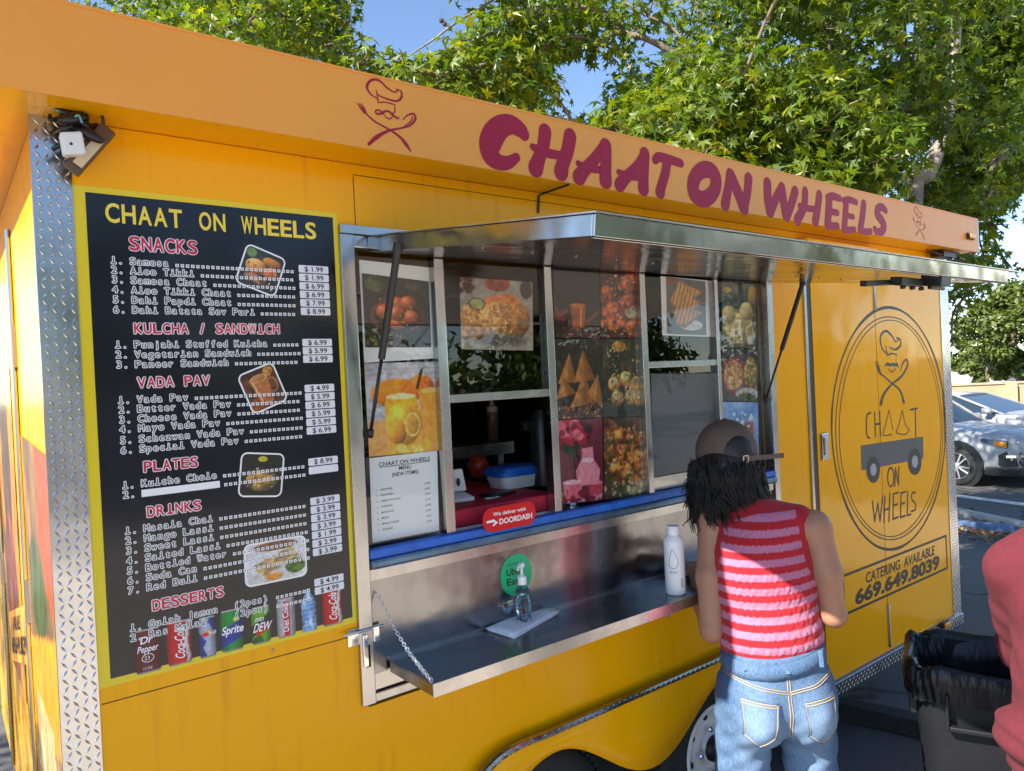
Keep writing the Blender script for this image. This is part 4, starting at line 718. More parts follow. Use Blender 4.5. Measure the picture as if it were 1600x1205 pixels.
text(cw,'Dr',.333,ZC+.066,.015,cyy,off=.02,shear=.2); text(cw,'Pepper',.326,ZC+.047,.014,cyy,x1=.368,off=.015,shear=.2); text(cw,'23',.340,ZC+.029,.008,cyy); cw.ribbon([(.347+.012*math.cos(a),cyy,ZC+.033+.009*math.sin(a)) for a in np.linspace(0,6.3,22)],.0014,(0,-1,0)); text(cw,'12 OZ',.337,ZC+.008,.005,cyy)
CW(cw)
for cx_ in (.420,.792): cw = MB(); text(cw,'Coca-Cola',.012,-.004,.020,cyy,x1=.082,off=.015,shear=.25,T=RT(cx_,ZC)); CW(cw)
cw = MB()
text(cw,'Sprite',.507,ZC+.042,.018,cyy,x1=.556,off=.025,shear=.2); CW(cw); cw = MB(); text(cw,'mtn',.585,ZC+.055,.012,cyy,x1=.606,off=.015,shear=.2); text(cw,'DEW',.580,ZC+.030,.020,cyy,x1=.621,off=.02,shear=.3); CW(cw); cw = MB(); text(cw,'Diet Coke',.014,-.004,.014,cyy,x1=.084,off=.015,T=RT(.664,ZC)); CW(cw); cw = MB(); text(cw,'Bull',.478,ZC+.052,.008,cyy,off=.01)
cw.build('drink_lettering', MT['white'], mbd)
# ------------------------------------------------------------------ people: smooth bodies grown from blended capsules
class Field:
    def __init__(s, lo, hi, h):
        s.lo = np.array(lo,float); s.h = h; s.n = np.ceil((np.array(hi)-s.lo)/h).astype(int)+1; s.v = np.full(s.n, 0.5, np.float32)
        s.ax = [s.lo[i]+h*np.arange(s.n[i]) for i in range(3)]
    def _sl(s, lo, hi):
        a = np.maximum(0,np.floor((np.array(lo)-s.lo)/s.h).astype(int)); b = np.minimum(s.n,np.ceil((np.array(hi)-s.lo)/s.h).astype(int)+1)
        sl = tuple(slice(i,j) for i,j in zip(a,b)); G_ = np.meshgrid(*[s.ax[i][sl[i]] for i in range(3)], indexing='ij'); return sl, np.stack(G_,-1)
    def _comb(s, sl, d, k, sub=False):
        v = s.v[sl]
        if sub: v[...] = np.maximum(v,-d); return
        if k <= 0: v[...] = np.minimum(v,d); return
        hh = np.clip(.5+.5*(v-d)/k,0,1); v[...] = v*(1-hh)+d*hh-k*hh*(1-hh)
    def cap(s, a, b, ra, rb=None, k=.03, sub=False):
        rb = ra if rb is None else rb; a, b = np.array(a,float), np.array(b,float); m_ = max(ra,rb)+k+.03
        sl, P = s._sl(np.minimum(a,b)-m_, np.maximum(a,b)+m_); 
        if P.size == 0: return s
        ab = b-a; t = np.clip(((P-a)@ab)/(ab@ab+1e-12),0,1); d = np.linalg.norm(P-a-t[...,None]*ab,axis=-1)-(ra+(rb-ra)*t); s._comb(sl,d,k,sub); return s
    def ell(s, c, r, rot=None, k=.03, sub=False):
        c, r = np.array(c,float), np.array(r,float); m_ = r.max()+k+.03; sl, P = s._sl(c-m_,c+m_)
        if P.size == 0: return s
        q = P-c; q = q@rot if rot is not None else q; L = np.linalg.norm(q/r,axis=-1); L2 = np.linalg.norm(q/(r*r),axis=-1); d = np.where(L2 > 1e-6, L*(L-1)/np.maximum(L2,1e-6), -r.min()); s._comb(sl,d,k,sub); return s
    def chain(s, pts, rs, k=.03):
        for i in range(len(pts)-1): s.cap(pts[i],pts[i+1],rs[i],rs[i+1],k)
        return s
    def plane(s, p, n):                       # keep the side the normal points away from
        n = np.array(n,float); n /= np.linalg.norm(n); d = sum((s.ax[i]-p[i]).reshape([-1 if j == i else 1 for j in range(3)])*n[i] for i in range(3)); s.v = np.maximum(s.v,d.astype(np.float32)); return s
    def mesh(s, relax=1):
        v = s.v; I = v < 0; n = s.n; c = [(i,j,k) for i in (0,1) for j in (0,1) for k in (0,1)]
        S = lambda A,o: A[o[0]:n[0]-1+o[0],o[1]:n[1]-1+o[1],o[2]:n[2]-1+o[2]]
        cnt = sum(S(I,o).astype(np.int8) for o in c); act = (cnt > 0)&(cnt < 8); ids = np.argwhere(act); idx = -np.ones(act.shape,int); idx[act] = np.arange(len(ids))
        cv = {o: S(v,o)[act] for o in c}; acc = np.zeros((len(ids),3)); ne = np.zeros(len(ids))
        for a in c:
            for ax in range(3):
                if a[ax] == 0:
                    b = list(a); b[ax] = 1; b = tuple(b); va, vb = cv[a], cv[b]; mk = (va < 0) != (vb < 0); t = np.where(mk, va/np.where(mk,va-vb,1), 0)
                    p = np.array(a,float)[None]+t[:,None]*(np.array(b)-np.array(a)); acc += np.where(mk[:,None],p,0); ne += mk
        V = (ids+acc/ne[:,None])*s.h+s.lo; Fs = []
        for ax in range(3):
            o = [0,0,0]; o[ax] = 1; A = I[:n[0]-o[0],:n[1]-o[1],:n[2]-o[2]]; B = I[o[0]:,o[1]:,o[2]:]; e = np.argwhere(A != B); u, w_ = [(1,2),(2,0),(0,1)][ax]; e = e[(e[:,u] > 0)&(e[:,w_] > 0)&(e[:,u] < n[u]-1)&(e[:,w_] < n[w_]-1)]
            g = lambda du,dw: idx[tuple((e-np.array([(du if j == u else dw if j == w_ else 0) for j in range(3)])).T)]
            q = np.stack([g(1,1),g(0,1),g(0,0),g(1,0)],-1); fl = A[tuple(e.T)]; q = np.where(fl[:,None],q,q[:,::-1]); Fs.append(q[(q >= 0).all(1)])
        Fc = np.vstack(Fs)
        for _ in range(relax):
            nb = np.zeros_like(V); c_ = np.zeros(len(V))
            for i in range(4): np.add.at(nb,Fc[:,i],V[Fc[:,(i+1)%4]]); np.add.at(c_,Fc[:,i],1)
            V = V*.45+.55*nb/np.maximum(c_,1)[:,None]
        return V, Fc
def field_obj(f, name, mt, parent, relax=1, fn=None, subsurf=0, **k):
    V, Fc = f.mesh(relax); V = fn(V) if fn else V; mb = MB(); mb.v = V; mb.f = Fc.tolist(); return mb.build(name, mt, parent, smooth=True, subsurf=subsurf, **k)
def hand(f, wrist, dirv, palm_n, L=.18, curl=.5, side=1):
    """palm, four unequal curled fingers and a thumb leaving the side of the palm"""
    d = np.array(dirv,float); d /= np.linalg.norm(d); nn = np.array(palm_n,float); nn -= d*(nn@d); nn /= np.linalg.norm(nn); s_ = np.cross(d,nn)*side; w0 = np.array(wrist,float)
    pe = w0+d*L*.5; f.cap(w0,w0+d*L*.15,.024,.022,.015)
    for o in (-.026,-.009,.009,.026): f.cap(w0+d*L*.12+s_*o*.6,pe+s_*o,.014,.0115,.012)
    for o,ln in ((-.027,.40),(-.009,.47),(.009,.44),(.026,.34)):
        p = pe+s_*o; a = curl*.6; dd = d
        for q,(fr_,r0,r1) in enumerate(((.45,.0095,.0085),(.30,.0085,.0078),(.25,.0078,.0068))):
            dd = d*math.cos(a)+nn*math.sin(a); p2 = p+dd*L*ln*fr_; f.cap(p,p2,r0,r1,.003); p = p2; a += curl*.75
    t0 = w0+d*L*.18-s_*.024; t1 = t0+(d*.7-s_*.75+nn*.35)*L*.20; t2 = t1+(d*.95-s_*.15+nn*.4)*L*.17; t3 = t2+(d+nn*.35)*L*.12; f.cap(t0,t1,.015,.0115,.01).cap(t1,t2,.0112,.0098,.004).cap(t2,t3,.0098,.008,.004)
skin = mat('tan_skin',(0.40,0.195,0.115),0.48,noise=.11,nscale=9,bump=.10,bscale=220,bdist=.001)
skin.node_tree.nodes['Principled BSDF'].inputs['Subsurface Weight'].default_value = .12; skin.node_tree.nodes['Principled BSDF'].inputs['Subsurface Radius'].default_value = (.02,.008,.004)
def denim_mat(name, base=(0.045,0.10,0.20), worn=(0.25,0.37,0.53)):
    q = NT(name); p = q.p; p.inputs['Roughness'].default_value = .85; tc = q.n('ShaderNodeTexCoord'); sp = q.n('ShaderNodeAttribute', attribute_name='worn')
    n1 = q.n('ShaderNodeTexNoise', i_Scale=9.0, i_Detail=6.0); n2 = q.n('ShaderNodeTexNoise', i_Scale=260.0, i_Detail=2.0); mp = q.n('ShaderNodeMapping'); mp.inputs['Scale'].default_value = (1,1,.25)
    q.l(tc.outputs['Object'],n1.inputs['Vector']); q.l(tc.outputs['Object'],mp.inputs[0]); q.l(mp.outputs[0],n2.inputs['Vector'])
    a = q.n('ShaderNodeMath', operation='MULTIPLY_ADD'); a.inputs[1].default_value = .35; q.l(n1.outputs[0],a.inputs[0]); q.l(sp.outputs['Fac'],a.inputs[2])
    b = q.n('ShaderNodeMath', operation='MULTIPLY_ADD'); b.inputs[1].default_value = .9; q.l(n2.outputs[0],b.inputs[0]); q.l(a.outputs[0],b.inputs[2])
    r = q.n('ShaderNodeMapRange', i_From_Min=.45, i_From_Max=1.7); q.l(b.outputs[0],r.inputs[0]); mx = q.n('ShaderNodeMix', data_type='RGBA'); mx.inputs['A'].default_value = (*base,1); mx.inputs['B'].default_value = (*worn,1); q.l(r.outputs[0],mx.inputs['Factor']); q.l(mx.outputs['Result'],p.inputs['Base Color'])
    bm = q.n('ShaderNodeBump', i_Strength=.35, i_Distance=.002); q.l(n2.outputs[0],bm.inputs['Height']); q.l(bm.outputs[0],p.inputs['Normal']); return q.m
def knit_mat():
    q = NT('striped_knit'); p = q.p; p.inputs['Roughness'].default_value = .9; a = q.n('ShaderNodeVertexColor', layer_name='Col'); tc = q.n('ShaderNodeTexCoord'); n2 = q.n('ShaderNodeTexNoise', i_Scale=420.0, i_Detail=2.0); q.l(tc.outputs['Object'],n2.inputs['Vector'])
    r = q.n('ShaderNodeMapRange', i_From_Min=.3, i_From_Max=.7, i_To_Min=.86, i_To_Max=1.08); q.l(n2.outputs[0],r.inputs[0]); m_ = q.n('ShaderNodeMix', data_type='RGBA', blend_type='MULTIPLY'); m_.inputs['Factor'].default_value = 1; q.l(a.outputs[0],m_.inputs['A']); q.l(r.outputs[0],m_.inputs['B']); q.l(m_.outputs['Result'],p.inputs['Base Color'])
    bm = q.n('ShaderNodeBump', i_Strength=.5, i_Distance=.0015); q.l(n2.outputs[0],bm.inputs['Height']); q.l(bm.outputs[0],p.inputs['Normal']); p.inputs['Sheen Weight'].default_value = .15; return q.m
# --- the customer at the counter, seen from behind.  u = right, w = away, measured in the facing frame turned by 20 degrees
WO = np.array([2.085,-.43,0.0]); WR = -R(37)
def V3(u,w_,z): c,s = math.cos(R(20)),math.sin(R(20)); return np.array([u*c+w_*s, -u*s+w_*c, z])
wm = thing('person', 'person in a striped red and pink vest and brown cap leaning on the counter', 'person', tuple(WO), WR, origin=False)
H_ = V3(.004,.0,.83); WA = V3(-.005,.02,.965); CHS = V3(-.012,.045,1.20); NB = V3(-.065,.075,1.385); HD = V3(-.128,.130,1.515)
LS_, LE, LW = V3(-.168,.060,1.325), V3(-.185,-.03,.995), V3(-.245,.17,1.125)
RS_, RE, RW = V3(.140,.050,1.32), V3(.188,.035,1.045), V3(.06,.27,1.13)
LH, RH = np.array([-.095,0,.80]), np.array([.095,0,.80]); LK, RK = np.array([-.115,.03,.44]), np.array([.115,.02,.44]); LA, RA = np.array([-.13,-.01,.08]), np.array([.12,-.03,.08])
RT2 = lambda a: np.array([[math.cos(a),-math.sin(a),0],[math.sin(a),math.cos(a),0],[0,0,1.]])
fb = Field((-.42,-.28,0.0),(.42,.48,1.70),.0052)
fb.ell(H_,(.155,.105,.13),k=.05).ell(WA,(.125,.088,.12),k=.06).ell(CHS,(.145,.095,.18),k=.06).cap(CHS+[0,0,.12],NB,.06,.05,.05).cap(NB-[0,0,.03],HD,.049,.046,.03)
fb.ell(HD+V3(0,.01,.015),(.076,.094,.105),k=.02).ell(HD+V3(-.02,.075,-.045),(.052,.05,.055),k=.03)
fc = V3(-.035,.095,0)/np.linalg.norm(V3(-.035,.095,0)); fs = np.array([-fc[1]*-1, -fc[0], 0]); fs = np.cross(fc,[0,0,1.])
fb.cap(HD+fc*.100+[0,0,.01],HD+fc*.118+[0,0,-.025],.011,.014,.012).ell(HD+fc*.098+[0,0,-.052],(.02,.012,.008),k=.008)
for sg in (-1,1):
    fb.ell(HD+fs*sg*.076+fc*.0+[0,0,-.01],(.012,.022,.030),k=.008); fb.ell(HD+fs*sg*.031+fc*.085+[0,0,.008],(.014,.012,.009),k=.004)
fb.chain([LS_+[.02,0,.0],LS_,(LS_+LE)/2+V3(-.006,-.012,0),LE],[.050,.054,.047,.037],.02).chain([LE,LE*.55+LW*.45,LW],[.037,.039,.025],.02)
fb.chain([RS_-[.02,0,0],RS_,(RS_+RE)/2+V3(.008,-.01,0),RE],[.050,.052,.045,.036],.02).chain([RE,RE*.55+RW*.45,RW],[.036,.038,.024],.02)
hand(fb,LW,V3(-.05,.18,.02),[0,0,-1],curl=.7,side=1); hand(fb,RW,V3(-.16,.10,.02),[0,0,-1],curl=.7,side=-1)
for hh,kk,aa in ((LH,LK,LA),(RH,RK,RA)): fb.chain([hh,kk,aa],[.085,.052,.035],.03); fb.cap(aa-[0,.03,.035],aa+[0,.14,-.045],.032,.026,.02)
field_obj(fb,'body',skin,wm,relax=2)
# jeans: high waisted, loose legs, with yoke, pockets, seams and belt loops
fj = Field((-.30,-.26,.05),(.30,.24,1.02),.0056)
fj.ell(H_+[0,.0,.03],(.158,.120,.15),k=.05).ell(WA+[0,0,-.02],(.148,.108,.10),k=.07).ell(np.array([-.074,-.055,.765]),(.090,.095,.115),k=.05).ell(np.array([.077,-.052,.765]),(.089,.095,.115),k=.05)
fj.chain([LH+[-.002,.0,0],LK+[.0,.0,.0],LA],[.093,.082,.092],.04).chain([RH+[.002,.0,0],RK,RA],[.092,.080,.092],.04)
JT = np.array([0,0,.962]); JN = np.array([-.10,-.16,1.0]); fj.plane(JT+V3(-.005,.0,0)*0,JN)
rgw = np.random.default_rng(5)
def wrinkle(V):
    x,y,z = V.T; t = np.clip((.80-z)/.1,0,1); d = .0030*t*(np.sin(z*62+x*38+y*20)*np.sin(x*31+2)+.7*np.sin(z*105-x*60+y*33))+.0018*np.sin(z*90+x*70)*np.clip((.93-z)/.05,0,1)
    c = np.stack([x-np.sign(x)*.1,y,0*z],-1); n_ = c/(np.linalg.norm(c,axis=1)[:,None]+.02); return V+n_*d[:,None]
fj_v = fj.v.copy()
jn = field_obj(fj,'jeans',denim_mat('blue_denim'),wm,relax=2,fn=wrinkle)
def add_worn(o, fn):
    a = o.data.attributes.new('worn','FLOAT','POINT'); V = np.array([v.co for v in o.data.vertices]); a.data.foreach_set('value', fn(V).astype(np.float32))
add_worn(jn, lambda V: .55*np.exp(-(((V[:,0]+.085)/.08)**2+((V[:,2]-.735)/.10)**2))*(V[:,1] < 0)+.4*np.exp(-(((V[:,0]-.085)/.08)**2+((V[:,2]-.735)/.10)**2))*(V[:,1] < 0)+.35*np.exp(-((V[:,0]/.2)**2+((V[:,2]-.44)/.16)**2))-.25*np.exp(-((np.abs(V[:,0])-.17)/.03)**2)+.12*np.exp(-((V[:,2]-.60)/.05)**2))
dg = bpy.context.evaluated_depsgraph_get(); from mathutils.bvhtree import BVHTree
def snapper(o): 
    bt = BVHTree.FromPolygons([v.co.copy() for v in o.data.vertices],[tuple(p.vertices) for p in o.data.polygons])
    def f(p, lift=.002):
        h = bt.find_nearest(Vector(p)); return np.array(h[0])+np.array(h[1])*lift
    def rayd(o_, d, lift=.002):
        h = bt.ray_cast(Vector(o_),Vector(d).normalized()); return None if h[0] is None else np.array(h[0])+np.array(h[1])*lift
    f.ray = rayd; return f
sn = snapper(jn)
thr = mat('tan_thread',(0.50,0.36,0.20),.8); thw = mat('pale_thread',(0.50,0.55,0.62),.8); dnd = mat('dark_denim_seam',(0.08,0.15,0.28),.85)
def back(x,z,lift=.002): p = sn.ray((x,-.6,z),(0,1,0),lift); return p if p is not None else np.array([x,-.1,z])
def stitch(mb, pts, r=.0016, n=10, lift=.0005): 
    L = smooth_line([(x,0,z) for x,z in pts],n) if len(pts) > 2 else np.array([(pts[0][0]+(pts[1][0]-pts[0][0])*t,0,pts[0][1]+(pts[1][1]-pts[0][1])*t) for t in np.linspace(0,1,14)]); mb.tube([back(p[0],p[2],lift) for p in L],r,5)
def patch(mb, P, lift, n=10):            # pocket patch following the cloth; P = TL,TR,BR,B,BL
    TL,TR,BR,BB,BL = map(np.array,P); V = []; k = n+1
    for j in range(k):
        v = j/n; l = TL*(1-v)+BL*v; r = TR*(1-v)+BR*v
        for i in range(k): u = i/n; q = l*(1-u)+r*u; q = q+np.array([0,(BB[1]-(BL[1]+BR[1])/2)*(1-abs(2*u-1))*v**3]); V.append(back(q[0],q[1],lift))
    mb.add(V,[(j*k+i,j*k+k+i,j*k+k+i+1,j*k+i+1) for j in range(n) for i in range(n)])
st, st2 = MB(), MB()
for sg in (-1,1):
    P = [(.142*sg,.832),(.040*sg,.820),(.052*sg,.715),(.096*sg,.683),(.140*sg,.722)]
    pk = MB(); patch(pk,P if sg < 0 else [P[1],P[0],P[4],P[3],P[2]],.0032); po = pk.build('back_pocket',jn.data.materials[0],jn,smooth=True); add_worn(po,lambda V: .75*np.exp(-(((np.abs(V[:,0])-.095)/.05)**2+((V[:,2]-.745)/.06)**2))+.12)
    for off in (0,.006):
        q = [((1-off*9)*(x-.098*sg)+.098*sg,(1-off*9)*(z-.76)+.76) for x,z in P]
        for i in range(5): stitch(st if off else st2,[q[i],q[(i+1)%5]],.0013 if off else .0019,lift=.0035)
    stitch(st,[(.142*sg,.828),(.040*sg,.815)],.0014,lift=.0036); stitch(st,[(.142*sg,.820),(.040*sg,.808)],.0014,lift=.0036)
    for z_ in (0,.007): stitch(st,[(.162*sg,.885-z_),(.09*sg,.866-z_),(.004*sg,.848-z_)],.0014,lift=.001)
for x_ in (-.004,.004): stitch(st,[(x_,.905),(x_,.84),(x_+.002,.77),(x_+.004,.70)],.0013,lift=.001)
stitch(st2,[(0,.905),(0,.84),(.002,.77),(.004,.695)],.003,lift=-.001)
st.build('stitching',thr,jn,smooth=True); st2.build('seam',dnd,jn,smooth=True)
wb = MB(); ring = []
for a in np.linspace(0,2*math.pi,64,endpoint=False):
    d = np.array([math.cos(a),math.sin(a),0]); z0 = .921-(-.10*d[0]*.15-.16*d[1]*.11)
    lo_ = [sn.ray((d[0]*.6,d[1]*.6,z0+dz),-d,.0035+.0*dz) for dz in (-.018,0,.016)]
    lo_ = [p if p is not None else np.array([d[0]*.15,d[1]*.12,z0]) for p in lo_]; up = lo_[2]+np.array([0,0,.012]); ring.append([lo_[0]-d*.006,lo_[0],lo_[1],up,up-d*.012])
n_ = 64; wb.add([p for r_ in ring for p in r_],[(i*5+k_,((i+1)%n_)*5+k_,((i+1)%n_)*5+k_+1,i*5+k_+1) for i in range(n_) for k_ in range(4)]); wo = wb.build('waistband',jn.data.materials[0],jn,smooth=True); add_worn(wo,lambda V: 0*V[:,0]-.05)
for x_ in (-.115,0.0,.112): 
    lp_ = MB()
    a_, b2 = back(x_,.905,.007), back(x_,.950,.010); lp_.obox((a_+b2)/2,np.array([.007,0,0]),np.array([0,.003,0]),(b2-a_)/2)
    lo2 = lp_.build('belt_loop',jn.data.materials[0],jn,bevel=.002); add_worn(lo2,lambda V: 0*V[:,0]+.1)
# vest
fv = Field((-.28,-.24,.86),(.28,.30,1.45),.0031)
fv.ell(WA+[0,-.004,.0],(.165,.122,.13),k=.06).ell(CHS+V3(0,-.004,-.10),(.166,.118,.15),k=.06).ell(CHS+V3(0,-.004,.02),(.168,.116,.16),k=.06).cap(LS_+V3(.045,.0,.022),RS_+V3(-.045,.0,.022),.050,.050,.06).cap(CHS+[0,0,.10],NB-[0,0,.02],.085,.062,.06)
HP = V3(0,0,.940); fv.plane(HP,np.array([.06,.10,-1.0]))
fv.plane(NB+np.array([0,0,.012]),NB-CHS+[0,0,.05])
for s0,s1,sg in ((LS_,LE,-1),(RS_,RE,1)):      # armholes
    ax_ = (s1-s0)/np.linalg.norm(s1-s0); fv.cap(s0+ax_*-.02+V3(sg*.034,0,0),s0+ax_*.085+V3(sg*.030,0,0),.052,.046,0,sub=True)
Vv, Fv = fv.mesh(1)
adist = np.minimum(*[np.linalg.norm(Vv-(s0+np.clip(((Vv-s0)@(s1-s0))/((s1-s0)@(s1-s0)),-.06,.27)[:,None]*(s1-s0)+V3(sg*.03,0,0)),axis=1) for s0,s1,sg in ((LS_,LE,-1),(RS_,RE,1))])
ang = np.arctan2(Vv[:,0]-CHS[0]*.5,-(Vv[:,1]-.04)); cyc = ang*.155/.0215; ph = cyc-np.floor(cyc); bulge = np.sqrt(np.maximum(0,1-(2*ph-1)**2)); alt = (np.floor(cyc).astype(int)%2)
zz = Vv[:,2]-(.06*Vv[:,0]+.10*Vv[:,1])*1.0; twist = np.sin((zz*2*math.pi/.036)+ (ph-.5)*2.6*np.where(alt==0,1,-1)+alt*1.3)
rib = (adist < .100)|(zz < .960)|(((Vv-NB)@((NB-CHS)/np.linalg.norm(NB-CHS))) > -.036)
amp = np.where(rib,.0010*np.sin(ang*95),.0026*bulge*(.5+.5*twist)); cen = np.stack([Vv[:,0]-CHS[0],Vv[:,1]-.04,0*zz],-1); cen /= np.linalg.norm(cen,axis=1)[:,None]+1e-6
Vk = Vv+cen*amp[:,None]; mb = MB(); mb.v = Vk; mb.f = Fv.tolist(); vs = mb.build('vest',knit_mat(),wm,smooth=True)
per = .0435; s_ = ((zz-.966+.0022*(np.abs(ph-.5)*2-.5))/per); pink = ((s_-np.floor(s_)) < .50)&(~rib)
colr = np.ones((len(Vk),4)); colr[:,:3] = np.where(pink[:,None],np.array([[.47,.16,.26]]),np.array([[.42,.006,.016]])); vs.data.color_attributes.new('Col','FLOAT_COLOR','POINT').data.foreach_set('color',colr.ravel())
# hair
hairm = mat('black_hair',(0.012,0.009,0.008),.38,bump=.5,bscale=90,stretch=(1,1,.15))
fh = Field((-.32,-.14,1.16),(.14,.30,1.66),.0055)
fh.ell(HD+V3(.008,-.012,.02),(.088,.098,.105),k=.02).cap(HD+V3(.0,-.05,-.02),HD+V3(.040,-.065,-.115),.080,.058,.05).cap(HD+V3(-.06,-.01,-.03),HD+V3(-.055,-.02,-.15),.045,.026,.04).cap(HD+V3(.07,-.03,-.06),HD+V3(.10,-.055,-.13),.04,.035,.04)
ho = field_obj(fh,'hair',hairm,wm,relax=1); rg = random.Random(11); st = MB(); hs = snapper(ho)
for i in range(150):
    a = rg.uniform(-2.2,2.2); p = hs(np.array(HD)+V3(math.sin(a)*.12,-math.cos(a)*.13,rg.choice((rg.uniform(-.09,.02),rg.uniform(-.03,.028)))),.003); L = rg.uniform(.10,.19)*(1.0 if abs(a) < 1.3 else .85); ph0 = rg.uniform(0,6.28); am0 = rg.uniform(.008,.015); fq = rg.uniform(34,58); dr_ = V3(math.sin(a)*.10+rg.uniform(-.12,.16),-math.cos(a)*.10,-1.0); path = []
    for k_ in range(15):
        t = k_/14; c = p+dr_*L*t+V3(math.cos(fq*L*t+ph0)*am0*(.3+t),math.sin(fq*L*t+ph0)*am0*(.3+t),0); s2 = hs(c,0); 
        if np.linalg.norm(s2-c) < .028: c = c*.35+.65*hs(c,.006+.008*(i%5)/4)
        path.append(c)
    path = np.array(path)
    for q_ in range(13):
        of = np.array([rg.gauss(0,.0062) for _ in range(3)]); tw = rg.uniform(0,6.28); P_ = np.array([path[k_]+of*(1-.25*k_/14)+V3(math.cos(tw+k_*.5)*.0018,math.sin(tw+k_*.5)*.0018,0) for k_ in range(15)]); st.tube(P_[:rg.randint(11,15)],.00115,4)
for i in range(0):
    a = rg.uniform(-2.3,2.3); z0 = rg.uniform(-.14,.015); p = np.array(HD)+V3(math.sin(a)*.12,-math.cos(a)*.13,z0); p = hs(p,.004); L = rg.uniform(.06,.14); ph = rg.uniform(0,6.28); amp = rg.uniform(.007,.014); fq = rg.uniform(28,48); pts = []; q = p.copy()
    dirr = V3(math.sin(a)*.25+rg.uniform(-.15,.25),-math.cos(a)*.22+rg.uniform(-.1,.1),-1.0)
    for k_ in range(12):
        t = k_/11; c = p+dirr*L*t+V3(math.cos(fq*L*t+ph)*amp*t,math.sin(fq*L*t+ph)*amp*t,0); s2 = hs(c,.0); 
        if np.linalg.norm(s2-c) < .03 and k_ < 9: c = hs(c,.005+.010*rg.random())
        pts.append(c)
    st.tube(pts,.0062*np.sin(np.linspace(.9,2.95,12)),5)
for i in range(26):
    a = rg.uniform(-1.0,1.0); p = np.array(HD)+V3(rg.uniform(-.09,.10),-.10,rg.uniform(-.15,-.05)); pts = [p+V3(math.sin(k_*.8+i)*.012*k_/8+rg.uniform(-.002,.002)+.004*k_*a,-.004*k_,-.015*k_) for k_ in range(9)]; st.tube(pts,np.linspace(.0028,.0008,9),4)
st.build('hair_locks',hairm,ho,smooth=True)
# cap worn with its strap to the back
capm = mat('brown_cotton',(0.125,0.092,0.075),.9,noise=.12,nscale=60,bump=.25,bscale=300,bdist=.001)
fcp = Field((-.36,-.12,1.44),(.16,.36,1.68),.0046); CC = HD+V3(.004,.0,.042)
CROT = np.eye(3); fcp.ell(CC,(.102,.118,.112),k=.0); fcp.plane(CC+[0,0,-.030],V3(.0,-.20,-1.0)); capo = field_obj(fcp,'cap',capm,wm,relax=1); cs_ = snapper(capo)
def on_cap(u,w_,z,l=.002): p = cs_.ray(np.array(CC)+V3(u,w_,z)*4,-V3(u,w_,z),l); return p if p is not None else np.array(CC)+V3(u,w_,z)
def capdir(az,el): return V3(math.sin(az)*math.cos(el),-math.cos(az)*math.cos(el),math.sin(el))
def cap_pt(az,el,l=.002):
    d = capdir(az,el); p = cs_.ray(np.array(CC)+d*.5,-d,l); return p if p is not None else np.array(CC)+d*.11
AZ = R(28); hol = MB(); V = []
for f_ in np.linspace(1,.05,7):
    for a in np.linspace(0,math.pi,17): V.append(cap_pt(AZ+math.cos(a)*R(30)*f_,R(-4)+math.sin(a)*R(36)*f_,.0022))
hol.add(V,[(j*17+i,j*17+i+1,(j+1)*17+i+1,(j+1)*17+i) for j in range(6) for i in range(16)]); hol.build('back_opening',hairm,capo)
bd_ = MB(); bp = [cap_pt(AZ+t,R(-5),.004) for t in np.linspace(-R(36),R(36),15)]; e3 = V3(0,0,1)
bd_.loft([[p-e3*.009,p+e3*.009,p+e3*.009+capdir(AZ,0)*.003,p-e3*.009+capdir(AZ,0)*.003] for p in bp]); tail = [bp[9]+capdir(AZ,0)*.004+V3(.012*k_,-.002*k_,.0012*k_) for k_ in range(10)]
bd_.loft([[p-e3*.008,p+e3*.008,p+e3*.008+V3(0,-.003,0),p-e3*.008+V3(0,-.003,0)] for p in tail]); bd_.build('cap_strap',capm,capo,bevel=.001)
bk_ = MB(); c0 = bp[8]+capdir(AZ,0)*.007; bx = (bp[9]-bp[7]); bx /= np.linalg.norm(bx)
for s1_ in (-1,1): bk_.obox(c0+bx*.008*s1_,bx*.0018,capdir(AZ,0)*.002,e3*.0125); bk_.obox(c0+e3*.011*s1_,bx*.0095,capdir(AZ,0)*.002,e3*.0018)
bk_.build('buckle',MT['chrome'],capo)
vf = MB(); fr_ = []
for t in np.linspace(-1,1,13):
    d = fc*math.cos(t*.95)+fs*math.sin(t*.95); base = CC+np.array([d[0]*.104,d[1]*.112,-.022]); tip = base+fc*(.075*math.cos(t*1.2))+np.array([0,0,-.03]); fr_.append([base+[0,0,.002],tip+[0,0,.002],tip-[0,0,.002],base-[0,0,.002]])
vf.loft(fr_); vf.build('visor',capm,capo,smooth=False)
bu = MB().lathe([(.008,0),(.007,.004),(0,.006)],CC+np.array([0,0,.111]),'z',12); bu.build('top_button',capm,capo,smooth=True)
gl_ = MB()
for sg in (-1,1): c0 = HD+fc*.104+fs*sg*.032+[0,0,.006]; gl_.tube([c0+fs*.022*math.cos(a)+np.array([0,0,.018*math.sin(a)]) for a in np.linspace(0,6.4,16)],.0014,5); gl_.tube([c0+fs*sg*.022,HD+fs*sg*.08+fc*.01+[0,0,.012]],.0014,5)
gl_.build('glasses',MT['plastic'],wm)
sh = MB()
for aa in (LA,RA):
    sh.loft([[aa+np.array([x*.9,y,z]) for x,z in ((-.036*s1_,-.078),(-.038*s1_,-.045),(-.024*s1_,h_),(.024*s1_,h_),(.038*s1_,-.045),(.036*s1_,-.078))] for y,s1_,h_ in ((-.075,.7,-.03),(-.04,1,-.0),(.03,1.05,-.01),(.10,1.1,-.035),(.16,.9,-.05),(.185,.5,-.06))])
sh.build('shoes',MT['whitem'],wm,smooth=True)
